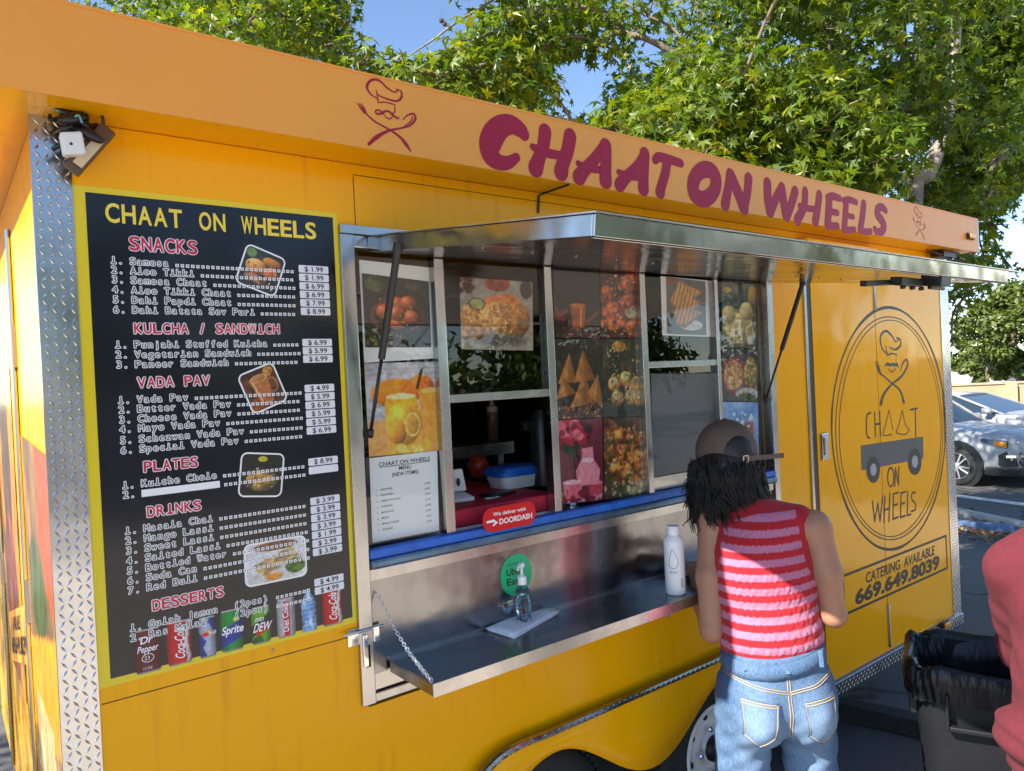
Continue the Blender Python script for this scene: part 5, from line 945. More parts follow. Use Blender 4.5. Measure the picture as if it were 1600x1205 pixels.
# --- the second customer, in a maroon sweatshirt at the right edge
PO = np.array([2.02,-1.145,0.0])+np.array([RR[0],RR[1],0])*.215-np.array([0,0,.085]); PRZ = -R(75)
mp_ = thing('person', 'person in a plain maroon sweatshirt beside the trash can at the right edge', 'person', tuple(PO), PRZ, origin=False)
fm = Field((-.44,-.30,0.0),(.44,.40,1.78),.0075)
fm.ell((0,0,.90),(.165,.115,.13),k=.05).ell((0,.0,1.10),(.155,.11,.18),k=.06).ell((0,.01,1.30),(.18,.115,.18),k=.06).cap((0,.01,1.42),(0,.03,1.52),.06,.055,.04).ell((0,.05,1.63),(.078,.098,.118),k=.02).ell((0,.11,1.585),(.05,.05,.055),k=.03).cap((0,.145,1.63),(0,.162,1.60),.011,.014,.01)
for sg in (-1,1):
    fm.ell((sg*.08,.045,1.62),(.012,.022,.03),k=.008); S_, E_, W_ = np.array([sg*.19,.0,1.40]), (np.array([.215,-.03,1.13]) if sg > 0 else np.array([-.165,.13,1.14])), np.array([sg*.13,.27,1.08]); fm.chain([S_,E_,W_],[.055,.045,.03],.02); hand(fm,W_,(-sg*.25,.9,.05),(0,0,-1),curl=.5,side=-sg)
    fm.chain([(sg*.095,0,.86),(sg*.11,.02,.46),(sg*.12,-.02,.08)],[.09,.055,.038],.03).cap((sg*.12,-.05,.045),(sg*.12,.14,.035),.034,.028,.02)
field_obj(fm,'body',skin,mp_,relax=2)
swm = mat('maroon_fleece',(0.10,0.0125,0.021),.95,noise=.10,nscale=50,bump=.4,bscale=400,bdist=.0015)
fs2 = Field((-.44,-.32,.84),(.44,.36,1.60),.006)
fs2.ell((0,-.005,1.30),(.205,.150,.20),k=.06).ell((0,-.02,1.12),(.200,.160,.18),k=.06).ell((0,-.035,.985),(.245,.190,.095),k=.04).ell((0,-.03,.915),(.215,.168,.05),k=.02).cap((-.13,0,1.42),(.13,0,1.42),.075,.075,.06).cap((0,-.03,1.45),(0,.0,1.50),.09,.085,.05)
for sg in (-1,1): S_, E_, W_ = np.array([sg*.172,.0,1.385]), (np.array([.222,-.035,1.14]) if sg > 0 else np.array([-.172,.125,1.14])), np.array([sg*.14,.25,1.08]); fs2.chain([S_,(S_+E_)/2,E_,W_],[.080,.070,.064,.048],.018)
fs2.plane((0,0,.895),(0,0,-1)).plane((0,.02,1.515),(0,.1,1))
def fold(V):
    x,y,z = V.T; d = .003*np.sin(z*34+x*16)*np.sin(x*12+z*9+1)+.006*np.sin(z*75-y*45+x*20)*np.exp(-((np.abs(x)-.23)/.05)**2)*np.exp(-((z-1.18)/.09)**2)+.006*np.sin((z-.03*np.sin(x*14+y*9))*95)*np.exp(-((z-1.01)/.05)**2)+.004*np.sin(np.arctan2(x,y)*110)*(z < .915); c = np.stack([x,y,0*z],-1); return V+c/(np.linalg.norm(c,axis=1)[:,None]+.03)*d[:,None]
swo = field_obj(fs2,'sweatshirt',swm,mp_,relax=2,fn=fold)
fhd = Field((-.2,-.28,1.28),(.2,.16,1.60),.0075); fhd.ell((0,-.10,1.42),(.135,.085,.085),k=.03).cap((-.09,-.03,1.47),(.09,-.03,1.47),.05,.05,.03); field_obj(fhd,'hood',mat('dark_maroon_fleece',(0.10,0.012,0.03),.95,noise=.1,nscale=50),swo,relax=2)
fp = Field((-.30,-.24,.06),(.30,.24,.96),.008); fp.ell((0,-.01,.86),(.19,.14,.13),k=.05)
for sg in (-1,1): fp.chain([(sg*.095,0,.82),(sg*.11,.02,.46),(sg*.12,-.01,.09)],[.112,.088,.075],.045)
fp.plane((0,0,.93),(0,0,1)); field_obj(fp,'trousers',mat('grey_cotton',(0.13,0.125,0.12),.9,noise=.12,nscale=40,bump=.3,bscale=250),mp_,relax=2)
fhr = Field((-.14,-.12,1.5),(.14,.2,1.78),.007); fhr.ell((0,.03,1.66),(.090,.108,.112),k=.02).ell((0,.13,1.60),(.07,.07,.10),k=.01,sub=True); field_obj(fhr,'hair',hairm,mp_,relax=1)
sh = MB()
for sg in (-1,1):
    aa = np.array([sg*.12,-.02,.085]); sh.loft([[aa+np.array([x,y,z]) for x,z in ((-.038*s1_,-.083),(-.04*s1_,-.045),(-.026*s1_,h_),(.026*s1_,h_),(.04*s1_,-.045),(.038*s1_,-.083))] for y,s1_,h_ in ((-.075,.7,-.03),(-.04,1,-.0),(.03,1.05,-.01),(.10,1.1,-.035),(.16,.9,-.05),(.19,.5,-.06))])
sh.build('shoes',MT['plastic'],mp_,smooth=True)
# ------------------------------------------------------------------ ground, road paint, kerb
def gz(x, y=0): t = min(1,max(0,(x-4.9)/6.5)); return -.60*t*t*(3-2*t)
def asphalt():
    q = NT('asphalt'); p = q.p; p.inputs['Roughness'].default_value = .9; tc = q.n('ShaderNodeTexCoord')
    n1 = q.n('ShaderNodeTexNoise', i_Scale=.7, i_Detail=8.0); n2 = q.n('ShaderNodeTexNoise', i_Scale=160.0, i_Detail=2.0); vo = q.n('ShaderNodeTexVoronoi', i_Scale=.35, feature='DISTANCE_TO_EDGE')
    nd = q.n('ShaderNodeTexNoise', i_Scale=1.3, i_Detail=4.0); va = q.n('ShaderNodeVectorMath', operation='MULTIPLY_ADD'); va.inputs[1].default_value = (.9,.9,.9)
    for x in (n1,n2,nd): q.l(tc.outputs['Object'],x.inputs['Vector'])
    q.l(nd.outputs['Color'],va.inputs[0]); q.l(tc.outputs['Object'],va.inputs[2]); q.l(va.outputs[0],vo.inputs['Vector'])
    m1 = q.n('ShaderNodeMix', data_type='RGBA'); m1.inputs['A'].default_value = (.068,.067,.066,1); m1.inputs['B'].default_value = (.145,.140,.134,1); q.l(n1.outputs[0],m1.inputs['Factor'])
    m2 = q.n('ShaderNodeMix', data_type='RGBA', blend_type='MULTIPLY'); m2.inputs['Factor'].default_value = .8; r2 = q.n('ShaderNodeMapRange', i_From_Min=.35, i_From_Max=.65, i_To_Min=.5, i_To_Max=1.5); q.l(n2.outputs[0],r2.inputs[0]); q.l(m1.outputs['Result'],m2.inputs['A']); q.l(r2.outputs[0],m2.inputs['B'])
    cr = q.n('ShaderNodeMapRange', i_From_Min=.0, i_From_Max=.012); q.l(vo.outputs['Distance'],cr.inputs[0]); m3 = q.n('ShaderNodeMix', data_type='RGBA'); m3.inputs['A'].default_value = (.02,.02,.02,1); q.l(cr.outputs[0],m3.inputs['Factor']); q.l(m2.outputs['Result'],m3.inputs['B']); q.l(m3.outputs['Result'],p.inputs['Base Color'])
    b = q.n('ShaderNodeBump', i_Strength=.6, i_Distance=.004); q.l(n2.outputs[0],b.inputs['Height']); q.l(b.outputs[0],p.inputs['Normal']); return q.m
gx_ = np.concatenate([[-600,-200,-60,-20],np.arange(-8,14.1,.5),[16,20,30,60,150,400,900]]); gy_ = np.array([-600,-200,-60,-20,-8,-4,-2,-1,0,1,2,4,8,16,40,120,400,900])
mb = MB(); nx, ny = len(gx_), len(gy_); mb.v = [(x,y,gz(x)) for y in gy_ for x in gx_]; mb.f = [(j*nx+i,j*nx+i+1,(j+1)*nx+i+1,(j+1)*nx+i) for j in range(ny-1) for i in range(nx-1)]
structure('ground', mb, asphalt(), smooth=True)
paint = mat('white_road_paint',(.62,.60,.54),.8,noise=.25,nscale=7)
def stripe(p, q_, wd, name='parking_line', h=.005):
    p, q_ = np.array(p[:2]), np.array(q_[:2]); d = q_-p; L = np.linalg.norm(d); d /= L; nn = np.array([-d[1],d[0]])*wd/2; k = max(2,int(L/.4)); mb = MB(); V = []
    for i in range(k+1):
        c = p+(q_-p)*i/k
        for s in (-1,1): r = c+nn*s; V.append((r[0],r[1],gz(r[0])+h))
    mb.add(V,[(2*i,2*i+2,2*i+3,2*i+1) for i in range(k)]); structure(name, mb, paint)
def GG(px,py):                 # ground point under a photo point, on the sloping lot
    z = 0
    for _ in range(30): p = G(px,py,z); z = .5*z+.5*gz(p[0])
    return G(px,py,z)
a_, b_ = GG(1488,774), GG(1604,789); d_ = b_-a_; stripe(a_-d_*1.2,b_+d_*1.5,.24)
a_, b_ = GG(1492,806), GG(1600,829); d_ = b_-a_; 
def kerb(p,q_,wd,h,name,mt_):
    p, q_ = np.array(p[:2]), np.array(q_[:2]); d = q_-p; L = np.linalg.norm(d); d /= L; nn = np.array([-d[1],d[0]])*wd/2; mb = MB(); k = 12; rings = []
    for i in range(k+1):
        c = p+(q_-p)*i/k; z = gz(c[0]); rings.append([(c[0]-nn[0],c[1]-nn[1],z-.1),(c[0]+nn[0],c[1]+nn[1],z-.1),(c[0]+nn[0]*.9,c[1]+nn[1]*.9,z+h),(c[0]-nn[0]*.9,c[1]-nn[1]*.9,z+h)])
    mb.loft(rings); structure(name, mb, mt_)
conc = mat('concrete',(.42,.40,.37),.9,noise=.2,nscale=6,bump=.3,bscale=60)
pvm = MB(); pvm.v = [(x,y,gz(x)+.012) for y in (-9.5,-6.5,-4.0,-1.75) for x in np.arange(-9,13.1,.75)]; kx_ = len(pvm.v)//4; pvm.f = [(j*kx_+i,j*kx_+i+1,(j+1)*kx_+i+1,(j+1)*kx_+i) for j in range(3) for i in range(kx_-1)]
structure('bounce_pavement', pvm, mat('pale_concrete',(.55,.47,.38),.9,noise=.15,nscale=3,bump=.3,bscale=60))  # unseen pale apron, widened and lightened to bounce warm light onto the wall
kerb(a_-d_*.6,b_+d_*2,.16,.12,'kerb',conc)
def cluster_leaves(name, n, box, mt_, seed, par=None):
    rg = np.random.default_rng(seed); mb = MB()
    for i in range(n):
        c = box(rg); a = rg.uniform(0,6.28); s = rg.uniform(.02,.05); t = rg.uniform(-.5,.5,2); u = np.array([math.cos(a),math.sin(a),t[0]])*s; v = np.array([-math.sin(a),math.cos(a),t[1]])*s*.6; mb.add([c-u,c-v,c+u,c+v],[(0,1,2,3)])
    return mb.build(name, mt_, par)
L0, L1 = GG(1500,822), GG(1600,842); dl = L1-L0
def lbox(rg):
    p = L0-dl*.4+dl*rg.uniform(0,2.2); p = p+np.array([rg.normal(0,.30),rg.normal(0,.25),0]); p[2] = gz(p[0])+rg.uniform(.012,.07); return p
o = cluster_leaves('leaf_litter',1500,lbox,mat('dry_leaves',(.30,.17,.075),.9,noise=.4,nscale=3),3); tag(o,'strip of dry brown leaves fallen along the kerb','leaves',kind='stuff')
p0 = GG(1497,826); ws = MB(); ws.loft([[(p0[0]+y_,p0[1]+x_,p0[2]+z_) for y_,z_ in ((-.09,-.02),(.09,-.02),(.06,.13),(-.06,.13))] for x_ in (-.75,.62)]); o = ws.build('wheel_stop',mat('blue_concrete',(.10,.17,.30),.8,noise=.2,nscale=9),bevel=.015); tag(o,'faded blue painted wheel stop beside the dry leaves','wheel stop')
s0, s1 = GG(1310,1120), GG(1490,1160); dv = (s1-s0); dv /= np.linalg.norm(dv); pv = np.array([-dv[1],dv[0],0]); pv = pv if pv[0] > 0 else -pv
tb = MB().obox((s0+s1)/2+dv*.1+np.array([0,0,.045]), dv*.85, pv*.055, np.array([0,0,.045])); o = tb.build('black_block',mat('mottled_black',(.022,.021,.020),.8,noise=.3,nscale=20,bump=.5,bscale=40,stretch=(1,6,6)),bevel=.008); tag(o,'black block lying on the asphalt behind the trash can','timber block')  # long low block with a mottled near-black surface
# ------------------------------------------------------------------ trees
def leaf_mat(name, cols=None, tr=.45):
    q = NT(name); q.t.nodes.remove(q.p); a = q.n('ShaderNodeVertexColor', layer_name='Col'); df = q.n('ShaderNodeBsdfPrincipled'); df.inputs['Roughness'].default_value = .42; q.l(a.outputs[0],df.inputs['Base Color'])
    tl = q.n('ShaderNodeBsdfTranslucent'); hs = q.n('ShaderNodeMix', data_type='RGBA', blend_type='MULTIPLY'); hs.inputs['Factor'].default_value = 1; hs.inputs['B'].default_value = (1.9,1.75,.55,1); q.l(a.outputs[0],hs.inputs['A']); q.l(hs.outputs['Result'],tl.inputs[0])
    mx = q.n('ShaderNodeMixShader'); mx.inputs[0].default_value = tr; q.l(df.outputs[0],mx.inputs[1]); q.l(tl.outputs[0],mx.inputs[2]); q.l(mx.outputs[0],q.out.inputs[0]); return q.m
LEAFM = leaf_mat('sweetgum_leaf'); bark = mat('grey_bark',(.16,.125,.095),.9,noise=.35,nscale=14,bump=.8,bscale=26,bdist=.012,stretch=(1,1,.35))
def star():
    V = [(0,0,0)]; tips = [(-100,.62),(-48,.92),(0,1.05),(48,.92),(100,.62)]; out = [(180,.10)]
    for i,(a,r) in enumerate(tips): 
        out.append((a,r)); out.append(((a+tips[i+1][0])/2,.36) if i < 4 else (140,.24))
    out.insert(1,(-140,.24))
    for a,r in out: t = R(a); V.append((math.sin(t)*r,math.cos(t)*r+.25,-.28*max(0,r-.35)))
    V[0] = (0,.25,0); n = len(out); return np.array(V), [(0,1+(i+1)%n,1+i) for i in range(n)]
SV, SF = star()
DV, DF = np.array([(0,-.6,0),(.42,.0,-.05),(0,.8,-.12),(-.42,0,-.05)]), [(0,1,2,3)]
def foliage(name, clumps, size, parent, mt_, seed, cols, TV=SV, TF=SF, droop=.6, shell=.55):
    rg = np.random.default_rng(seed); AV = []; AF = []; AC = []; o = 0; k = len(TV); TFa = np.array(TF)
    for (c, r, n) in clumps:
        r = np.array(r)*np.ones(3); d = rg.normal(size=(n,3)); d /= np.linalg.norm(d,axis=1)[:,None]; rad = np.maximum(rg.random(n)**(1/3),shell*rg.random(n)); P = np.array(c)+d*rad[:,None]*r
        nr = d*.55+rg.normal(size=(n,3))*.55+np.array([0,0,.55]); nr /= np.linalg.norm(nr,axis=1)[:,None]; f = d*.5+rg.normal(size=(n,3))*.6+np.array([0,0,-droop]); f -= nr*(f*nr).sum(1)[:,None]; f /= np.linalg.norm(f,axis=1)[:,None]+1e-9; s = np.cross(f,nr)
        sz = size*rg.uniform(.6,1.25,n); cu = rg.uniform(-.3,1.8,n)
        V = P[:,None,:]+sz[:,None,None]*(TV[None,:,0:1]*s[:,None,:]+TV[None,:,1:2]*f[:,None,:]+(TV[None,:,2:3]*cu[:,None,None])*nr[:,None,:])
        AV.append(V.reshape(-1,3)); AF.append((TFa[None]+(o+np.arange(n)*k)[:,None,None]).reshape(-1,TFa.shape[1])); o += n*k
        cc = np.array(cols)[rg.integers(len(cols),size=n)]*rg.uniform(.8,1.2,(n,1)); AC.append(np.repeat(cc,k,axis=0))
    mb = MB(); V = np.vstack(AV); me = bpy.data.meshes.new(name); off = np.array(parent['_o']); me.from_pydata((V-off).tolist(),[],np.vstack(AF).tolist()); me.update(); me.materials.append(mt_)
    c4 = np.ones((len(V),4)); c4[:,:3] = np.vstack(AC); me.color_attributes.new('Col','FLOAT_COLOR','POINT').data.foreach_set('color',c4.ravel()); ob = bpy.data.objects.new(name,me); COL.objects.link(ob); ob.parent = parent; return ob
def limbs(parent, trunk, r0, clumps, seed, name='trunk', twigs=True):
    rg = random.Random(seed); mb = MB(); T = smooth_line(trunk,6); mb.tube(T,np.linspace(r0,r0*.25,len(T)),12)
    N = [(t_,None) for t_ in T]; D0 = lambda c: min(np.linalg.norm(t_-c) for t_ in T); cl = sorted(clumps, key=lambda q: D0(np.array(q[0]))); kids = {}; link = []
    for (c, r, n) in cl:
        c = np.array(c,float); dc_ = D0(c); best, bv = None, 1e9
        for i,(p,_) in enumerate(N):
            if i >= len(T) and D0(p) > dc_-.15: continue
            v = np.linalg.norm(p-c)+(1.0 if p[2] > c[2]+.2 else 0)+(.35 if i < len(T) else 0)
            if v < bv: bv, best = v, i
        N.append((c,best)); link.append((len(N)-1,best,r))
    wgt = [1]*len(N)
    for i,b_,_ in reversed(link): wgt[b_] += wgt[i]
    for i,b_,r in link:
        p, c = N[b_][0], N[i][0]; L = np.linalg.norm(c-p); m_ = p*.5+c*.5+np.array([rg.uniform(-.14,.14),rg.uniform(-.14,.14),.05+.06*rg.random()])*min(1,L); ra = min(r0*.45,.0055*math.sqrt(wgt[i]+1)+.003); mb.tube(smooth_line([p,m_,c],5),np.linspace(ra*1.15,ra*.75,11),7)
        if twigs:
            for _ in range(3): e = c+np.array([rg.uniform(-1,1),rg.uniform(-1,1),rg.uniform(-.6,.5)])*np.mean(r)*.9; mb.tube([c*.75+m_*.25,c*.4+e*.6+np.array([0,0,.03]),e],[.010,.006,.003],5)
    return mb.build(name, bark, parent, smooth=True)
GREEN = [tuple(v*k_ for v,k_ in zip(c_,(1.45,1.28,1.1))) for c_ in [(.060,.120,.008),(.085,.148,.010),(.042,.092,.009),(.140,.185,.012),(.026,.064,.009),(.080,.138,.008)]]
rg = random.Random(21)
def region(n, poly_boxes, dr, rr, holes, cnt):
    out = []
    while len(out) < n:
        x0,y0,x1,y1 = rg.choice(poly_boxes); x, y, d = rg.uniform(x0,x1), rg.uniform(y0,y1), rg.uniform(*dr); r = rg.uniform(*rr); pr = r/d*F
        if any(((x-hx)/(ha+pr*.75))**2+((y-hy)/(hb+pr*.75))**2 < 1 for hx,hy,ha,hb in holes): continue
        out.append((DP(x,y,d),(r,r,r*.72),int(2.6*cnt*(r/.5)**2)))
    return out
holes = [(632,28,68,64),(590,70,30,28),(912,122,42,22),(1026,66,10,20),(1575,360,26,60)]
# the tree over the left half
tA = thing('street_tree','dark leafy sweetgum whose low boughs hang over the left half of the trailer roof','tree',tuple(np.array([DP(330,300,8.2)[0],DP(330,300,8.2)[1],0])))
cA = region(24,[(215,-60,470,60),(400,-10,555,95),(300,-60,540,30)],(5.0,8.2),(.32,.55),holes,150)+[(DP(545,105,5.6),(.3,.3,.2),90),(DP(500,80,5.4),(.35,.35,.25),150)]
b0 = DP(330,300,8.2)
def clear(c, r, hs_=None):
    d_ = np.array(c)-CAM; z_ = d_@_f
    if z_ < .5: return True
    x_, y_ = CX+F*(d_@RR)/z_, CY+F*(d_@DD)/z_; pr = r/z_*F; return not any(((x_-hx)/(ha+pr*.9))**2+((y_-hy)/(hb+pr*.9))**2 < 1 for hx,hy,ha,hb in (hs_ or holes))
cA += [q for q in [(np.array([b0[0]+rg.uniform(-2.2,1.2),b0[1]+rg.uniform(-1.2,2.0),rg.uniform(5.0,8.0)]),(.8,.8,.65),200) for _ in range(40)] if clear(q[0],.8)]
limbs(tA,[(b0[0],b0[1],-.1),(b0[0]+.05,b0[1],2.0),(b0[0]-.1,b0[1]+.1,4.5),(b0[0]+.1,b0[1],7.5)],.19,cA,5); foliage('crown',cA,.062,tA,LEAFM,31,GREEN)
# the big tree behind the middle and right
b1 = DP(1335,330,7.6); tB = thing('street_tree','largest sweetgum, with a thick dark trunk rising behind the lettered sign band','tree',(b1[0],b1[1],0))
cB = region(100,[(640,-60,1560,150),(700,20,1100,200),(900,100,1300,300),(1050,150,1560,330)],(5.2,9.5),(.34,.62),holes,135)+region(16,[(1470,-40,1610,200),(1500,150,1600,300)],(8.0,10.0),(.5,.75),[(1578,370,14,50)],190)+region(26,[(1000,120,1560,330),(600,70,900,180)],(4.8,6.5),(.28,.45),holes,150)
cB += [(DP(x,y,d),(.24,.24,.16),60) for x,y,d in ((850,45,5.8),(900,60,6.0),(945,72,6.0),(975,50,6.2),(1000,20,6.3),(880,20,6.0),(930,15,6.0),(990,150,6.0),(700,95,5.3),(745,62,5.4),(790,45,5.5),(735,110,5.2),(690,120,5.2),(830,20,5.6),(780,100,5.3),(850,70,5.6),(560,98,5.2),(600,112,5.2),(640,120,5.1),(690,150,5.1),(740,170,5.1),(800,190,5.2),(1010,215,5.6),(960,205,5.6))]
cB += [q for q in [(np.array([b1[0]+rg.uniform(-4.5,2.6),b1[1]+rg.uniform(-2.0,3.2),rg.uniform(4.6,8.6)]),(1.0,1.0,.8),300) for _ in range(74)] if clear(q[0],1.0)]
def near_limb(c):
    d_ = np.array(c)-CAM; z_ = d_@_f; x_, y_ = CX+F*(d_@RR)/z_, CY+F*(d_@DD)/z_; return z_ < 7.3 and 60 < y_ < 330 and abs(x_-(1500-.27*(y_-90))) < 62
cB = [q for q in cB if not near_limb(q[0])]
limbs(tB,[(b1[0],b1[1],-.3),(b1[0]-.02,b1[1],1.8),(b1[0]-.15,b1[1]+.1,3.4),(b1[0]+.1,b1[1]+.2,5.6),(b1[0],b1[1],8.2)],.27,cB,6); foliage('crown',cB,.078,tB,LEAFM,32,GREEN+[(.11,.18,.02),(.12,.17,.02)])
st1 = MB(); Q = [DP(1428,330,7.0),DP(1452,270,7.0),DP(1478,190,7.1),DP(1490,90,7.3),DP(1500,-40,7.6)]; st1.tube(smooth_line([Q[0]*[1,1,0]]+Q,6),np.linspace(.085,.05,31),10)
st1.tube(smooth_line([DP(1340,310,7.4),DP(1410,215,7.3),DP(1428,150,7.4),DP(1440,-40,7.6)],6),np.linspace(.09,.04,19),10); st1.tube(smooth_line([DP(1350,300,7.5),DP(1385,90,7.7),DP(1395,-50,8)],6),np.linspace(.07,.04,13),10); st1.tube(smooth_line([DP(1330,200,7.6),DP(1150,95,7.0),DP(1090,75,6.6),DP(1045,62,6.3)],6),np.linspace(.05,.004,19),8); st1.tube(smooth_line([DP(860,-70,6.2),DP(775,-4,5.7),DP(715,34,5.4),DP(677,62,5.3),DP(644,84,5.2),DP(590,116,5.2)],6),np.linspace(.013,.003,31),7)
st1.build('limb',mat('pale_bark',(.27,.23,.19),.9,noise=.35,nscale=12,bump=.7,bscale=30,bdist=.01),tB,smooth=True)
# tree whose crown throws dappled shade on the parked cars, and one left of the trailer that dapples its end wall
tD = thing('street_tree','sweetgum farther back whose crown shades the white parked cars','tree',(10.2,5.9,gz(10.2))); cD = [(np.array([10.2+rg.uniform(-1.7,2.3),5.3+rg.uniform(-1.9,1.9),rg.uniform(3.7,6.2)]),(.7,.7,.5),150) for _ in range(26)]
limbs(tD,[(10.2,5.9,gz(10.2)-.1),(10.25,5.9,1.6),(10.1,5.8,3.6),(10.2,5.9,6.0)],.16,cD,15); foliage('crown',cD,.085,tD,LEAFM,36,GREEN)
tE = thing('street_tree','sweetgum beyond the left end of the trailer that dapples the end wall with shade','tree',(-6.2,2.6,0.0)); cE = [(np.array([-6.0+rg.uniform(-1.2,1.2),rg.uniform(1.2,4.2),rg.uniform(4.4,7.6)]),(.55,.55,.4),80) for _ in range(24)]
limbs(tE,[(-6.2,2.6,-.1),(-6.15,2.6,2.0),(-6.2,2.5,4.5),(-6.1,2.6,7.2)],.15,cE,16); foliage('crown',cE,.085,tE,LEAFM,37,GREEN)
# hanging bough at the right end of the trailer
b2 = DP(1640,520,8.5); tC = thing('street_tree','young sweetgum with drooping leaves beside the right end of the trailer','tree',(b2[0],b2[1],gz(b2[0])))
cC = region(16,[(1500,300,1560,420),(1470,380,1530,470),(1540,200,1620,300)],(6.4,7.4),(.16,.28),[(1590,350,12,60)],120)+[(DP(x,y,6.8),(.10,.10,.12),14) for x,y in ((1488,478),(1492,510),(1488,540),(1516,455),(1530,440),(1575,420))]+[(np.array([b2[0]+rg.uniform(-.6,1.3),b2[1]+rg.uniform(-1,1.2),rg.uniform(3.6,5.6)]),(.6,.6,.5),80) for _ in range(14)]
limbs(tC,[(b2[0],b2[1],gz(b2[0])-.1),(b2[0]+.05,b2[1],1.5),(b2[0],b2[1]+.05,3.5),(b2[0],b2[1],5.2)],.09,cC,8); foliage('crown',cC,.062,tC,LEAFM,33,GREEN)
rg2 = random.Random(3)
for (x,y) in ((408,98),(395,85),(420,108),(540,36),(548,45),(500,20),(690,33),(695,38)):
    p = DP(x,y,5.2); sb = MB(); sb.lathe([(.0,-.017),(.012,-.012),(.017,0),(.012,.012),(0,.017)],p,'z',8); sb.tube([p+[0,0,.015],p+[.005,0,.09]],.0012,4)
    for _ in range(26): v = np.array([rg2.gauss(0,1) for _ in range(3)]); v /= np.linalg.norm(v); sb.tube([p+v*.014,p+v*.024],[.002,.0004],3)
    sb.build('seed_ball',bpy.data.materials.get('brown_seed') or mat('brown_seed',(.07,.05,.02),.8),tA)
# far trees, garden wall and house across the car park
FARM = leaf_mat('far_leaf', tr=.3); FG = [(.10,.14,.025),(.13,.17,.03),(.08,.12,.025),(.16,.19,.05),(.065,.10,.02)]
def far_tree(px, pytop, pybot, d, wpx, label, n, lsz, seed, group=None):
    r_ = random.Random(seed); base = DP(px,pybot,d); top = DP(px,pytop,d); g0 = gz(base[0]); t = thing('background_tree',label,'tree',(base[0],base[1],g0),group=group); Wd = wpx/F*d/2; cl = []
    for i in range(n):
        v = r_.random(); z = base[2]+(top[2]-base[2])*(.12+.83*v); rw = Wd*math.sqrt(max(.05,1-(2*(v-.42))**2)); a = r_.uniform(0,6.28); q = rw*math.sqrt(r_.random()); rr = r_.uniform(.13,.24)*Wd*1.3; cl.append((np.array([base[0]+q*math.cos(a),base[1]+q*math.sin(a),z]),(rr,rr,rr*.7),int(110*(rr/lsz/4)**2)+90))
    limbs(t,[(base[0],base[1],g0-.2),(base[0]+.1*Wd,base[1],g0+.25*(top[2]-g0)),(base[0],base[1]+.05*Wd,g0+.55*(top[2]-g0)),(base[0],base[1],g0+.85*(top[2]-g0))],.06*Wd+.08,cl[:14],seed,twigs=False); foliage('crown',cl,lsz,t,FARM,seed,FG,DV,DF,droop=.2); return t
far_tree(1592,440,600,29,170,'broad olive green tree with a forked trunk rising behind the tan garden wall',85,.17,41)
far_tree(1545,548,603,33,75,'low bushy tree in front of the forked one behind the tan wall',22,.16,42)
for i,(x,yt,wd) in enumerate(((1478,556,70),(1508,550,62),(1538,546,66),(1462,560,60))): far_tree(x,yt,606,48,wd,'pale green tree in the far row left of the forked tree',26,.26,50+i,'far row of trees')
wa, wb = DP(1490,603,27.5), DP(1600,598,27.0); dw = wb-wa; dw[2] = 0; Lw = np.linalg.norm(dw); dw /= Lw; nw = np.array([-dw[1],dw[0],0])
def brick_mat(name, c1, c2, sc):
    q = NT(name); tc = q.n('ShaderNodeTexCoord'); b = q.n('ShaderNodeTexBrick', i_Scale=sc); b.inputs['Color1'].default_value = (*c1,1); b.inputs['Color2'].default_value = (*c2,1); b.inputs['Mortar'].default_value = (.42,.36,.27,1); b.inputs['Mortar Size'].default_value = .014; q.l(tc.outputs['UV'] if False else tc.outputs['Object'],b.inputs['Vector'])
    mp = q.n('ShaderNodeMapping'); mp.inputs['Rotation'].default_value = (R(90),0,0); q.l(tc.outputs['Object'],mp.inputs[0]); q.l(mp.outputs[0],b.inputs['Vector']); q.l(b.outputs[0],q.p.inputs['Base Color']); q.p.inputs['Roughness'].default_value = .9; return q.m
wt_ = thing('garden_wall','tan block garden wall with pillars across the car park','wall',(wa[0],wa[1],gz(wa[0])),math.atan2(dw[1],dw[0]),origin=False); hW = wa[2]-gz(wa[0])
MB().box(-14,22,-.1,.1,-.2,hW).build('wall_face',brick_mat('tan_block',(.50,.36,.20),(.42,.30,.17),2.2),wt_); MB().box(-14,22,-.14,.14,hW+.002,hW+.07).build('coping',mat('tan_coping',(.46,.36,.24),.9,noise=.15,nscale=4),wt_)
for x in (-8.2,-3.2,1.85,6.9,11.9): MB().box(x-.18,x+.18,-.2,-.102,-.2,hW+.0).build('pillar',mat('tan_pillar',(.48,.36,.22),.9,noise=.12,nscale=3) if x == -8.2 else bpy.data.materials['tan_pillar'],wt_)
hb = DP(1500,600,38); ht = thing('house','low house with a pale shingled roof showing over the garden wall','house',(hb[0],hb[1],gz(hb[0])),math.atan2(dw[1],dw[0]),origin=False); hz = hb[2]-gz(hb[0])-.1
MB().box(-9,2.2,.0,7,-.1,hz).build('wall',mat('stucco',(.45,.40,.33),.9),ht); rf = MB(); rf.add([(-9.4,-.5,hz),(2.7,-.5,hz),(2.7,7.5,hz),(-9.4,7.5,hz),(-9.4,3.5,hz+.85),(.6,3.5,hz+.75)],[(0,1,5,4),(1,2,5),(2,3,4,5),(3,0,4),(0,3,2,1)]); rf.build('roof',mat('pale_shingle',(.42,.40,.38),.9,noise=.15,nscale=8),ht)
for x in (-.9,-.4): MB().lathe([(.07,0),(.07,.4),(.1,.42),(.1,.48)],(x,1.4,hz+.33),'z',10).build('roof_vent',MT['plastic'],ht)
MB().box(-2.6,-1.9,.8,1.5,hz+.1,hz+.75).build('chimney',mat('brown_brick',(.16,.09,.065),.9,noise=.3,nscale=10),ht)
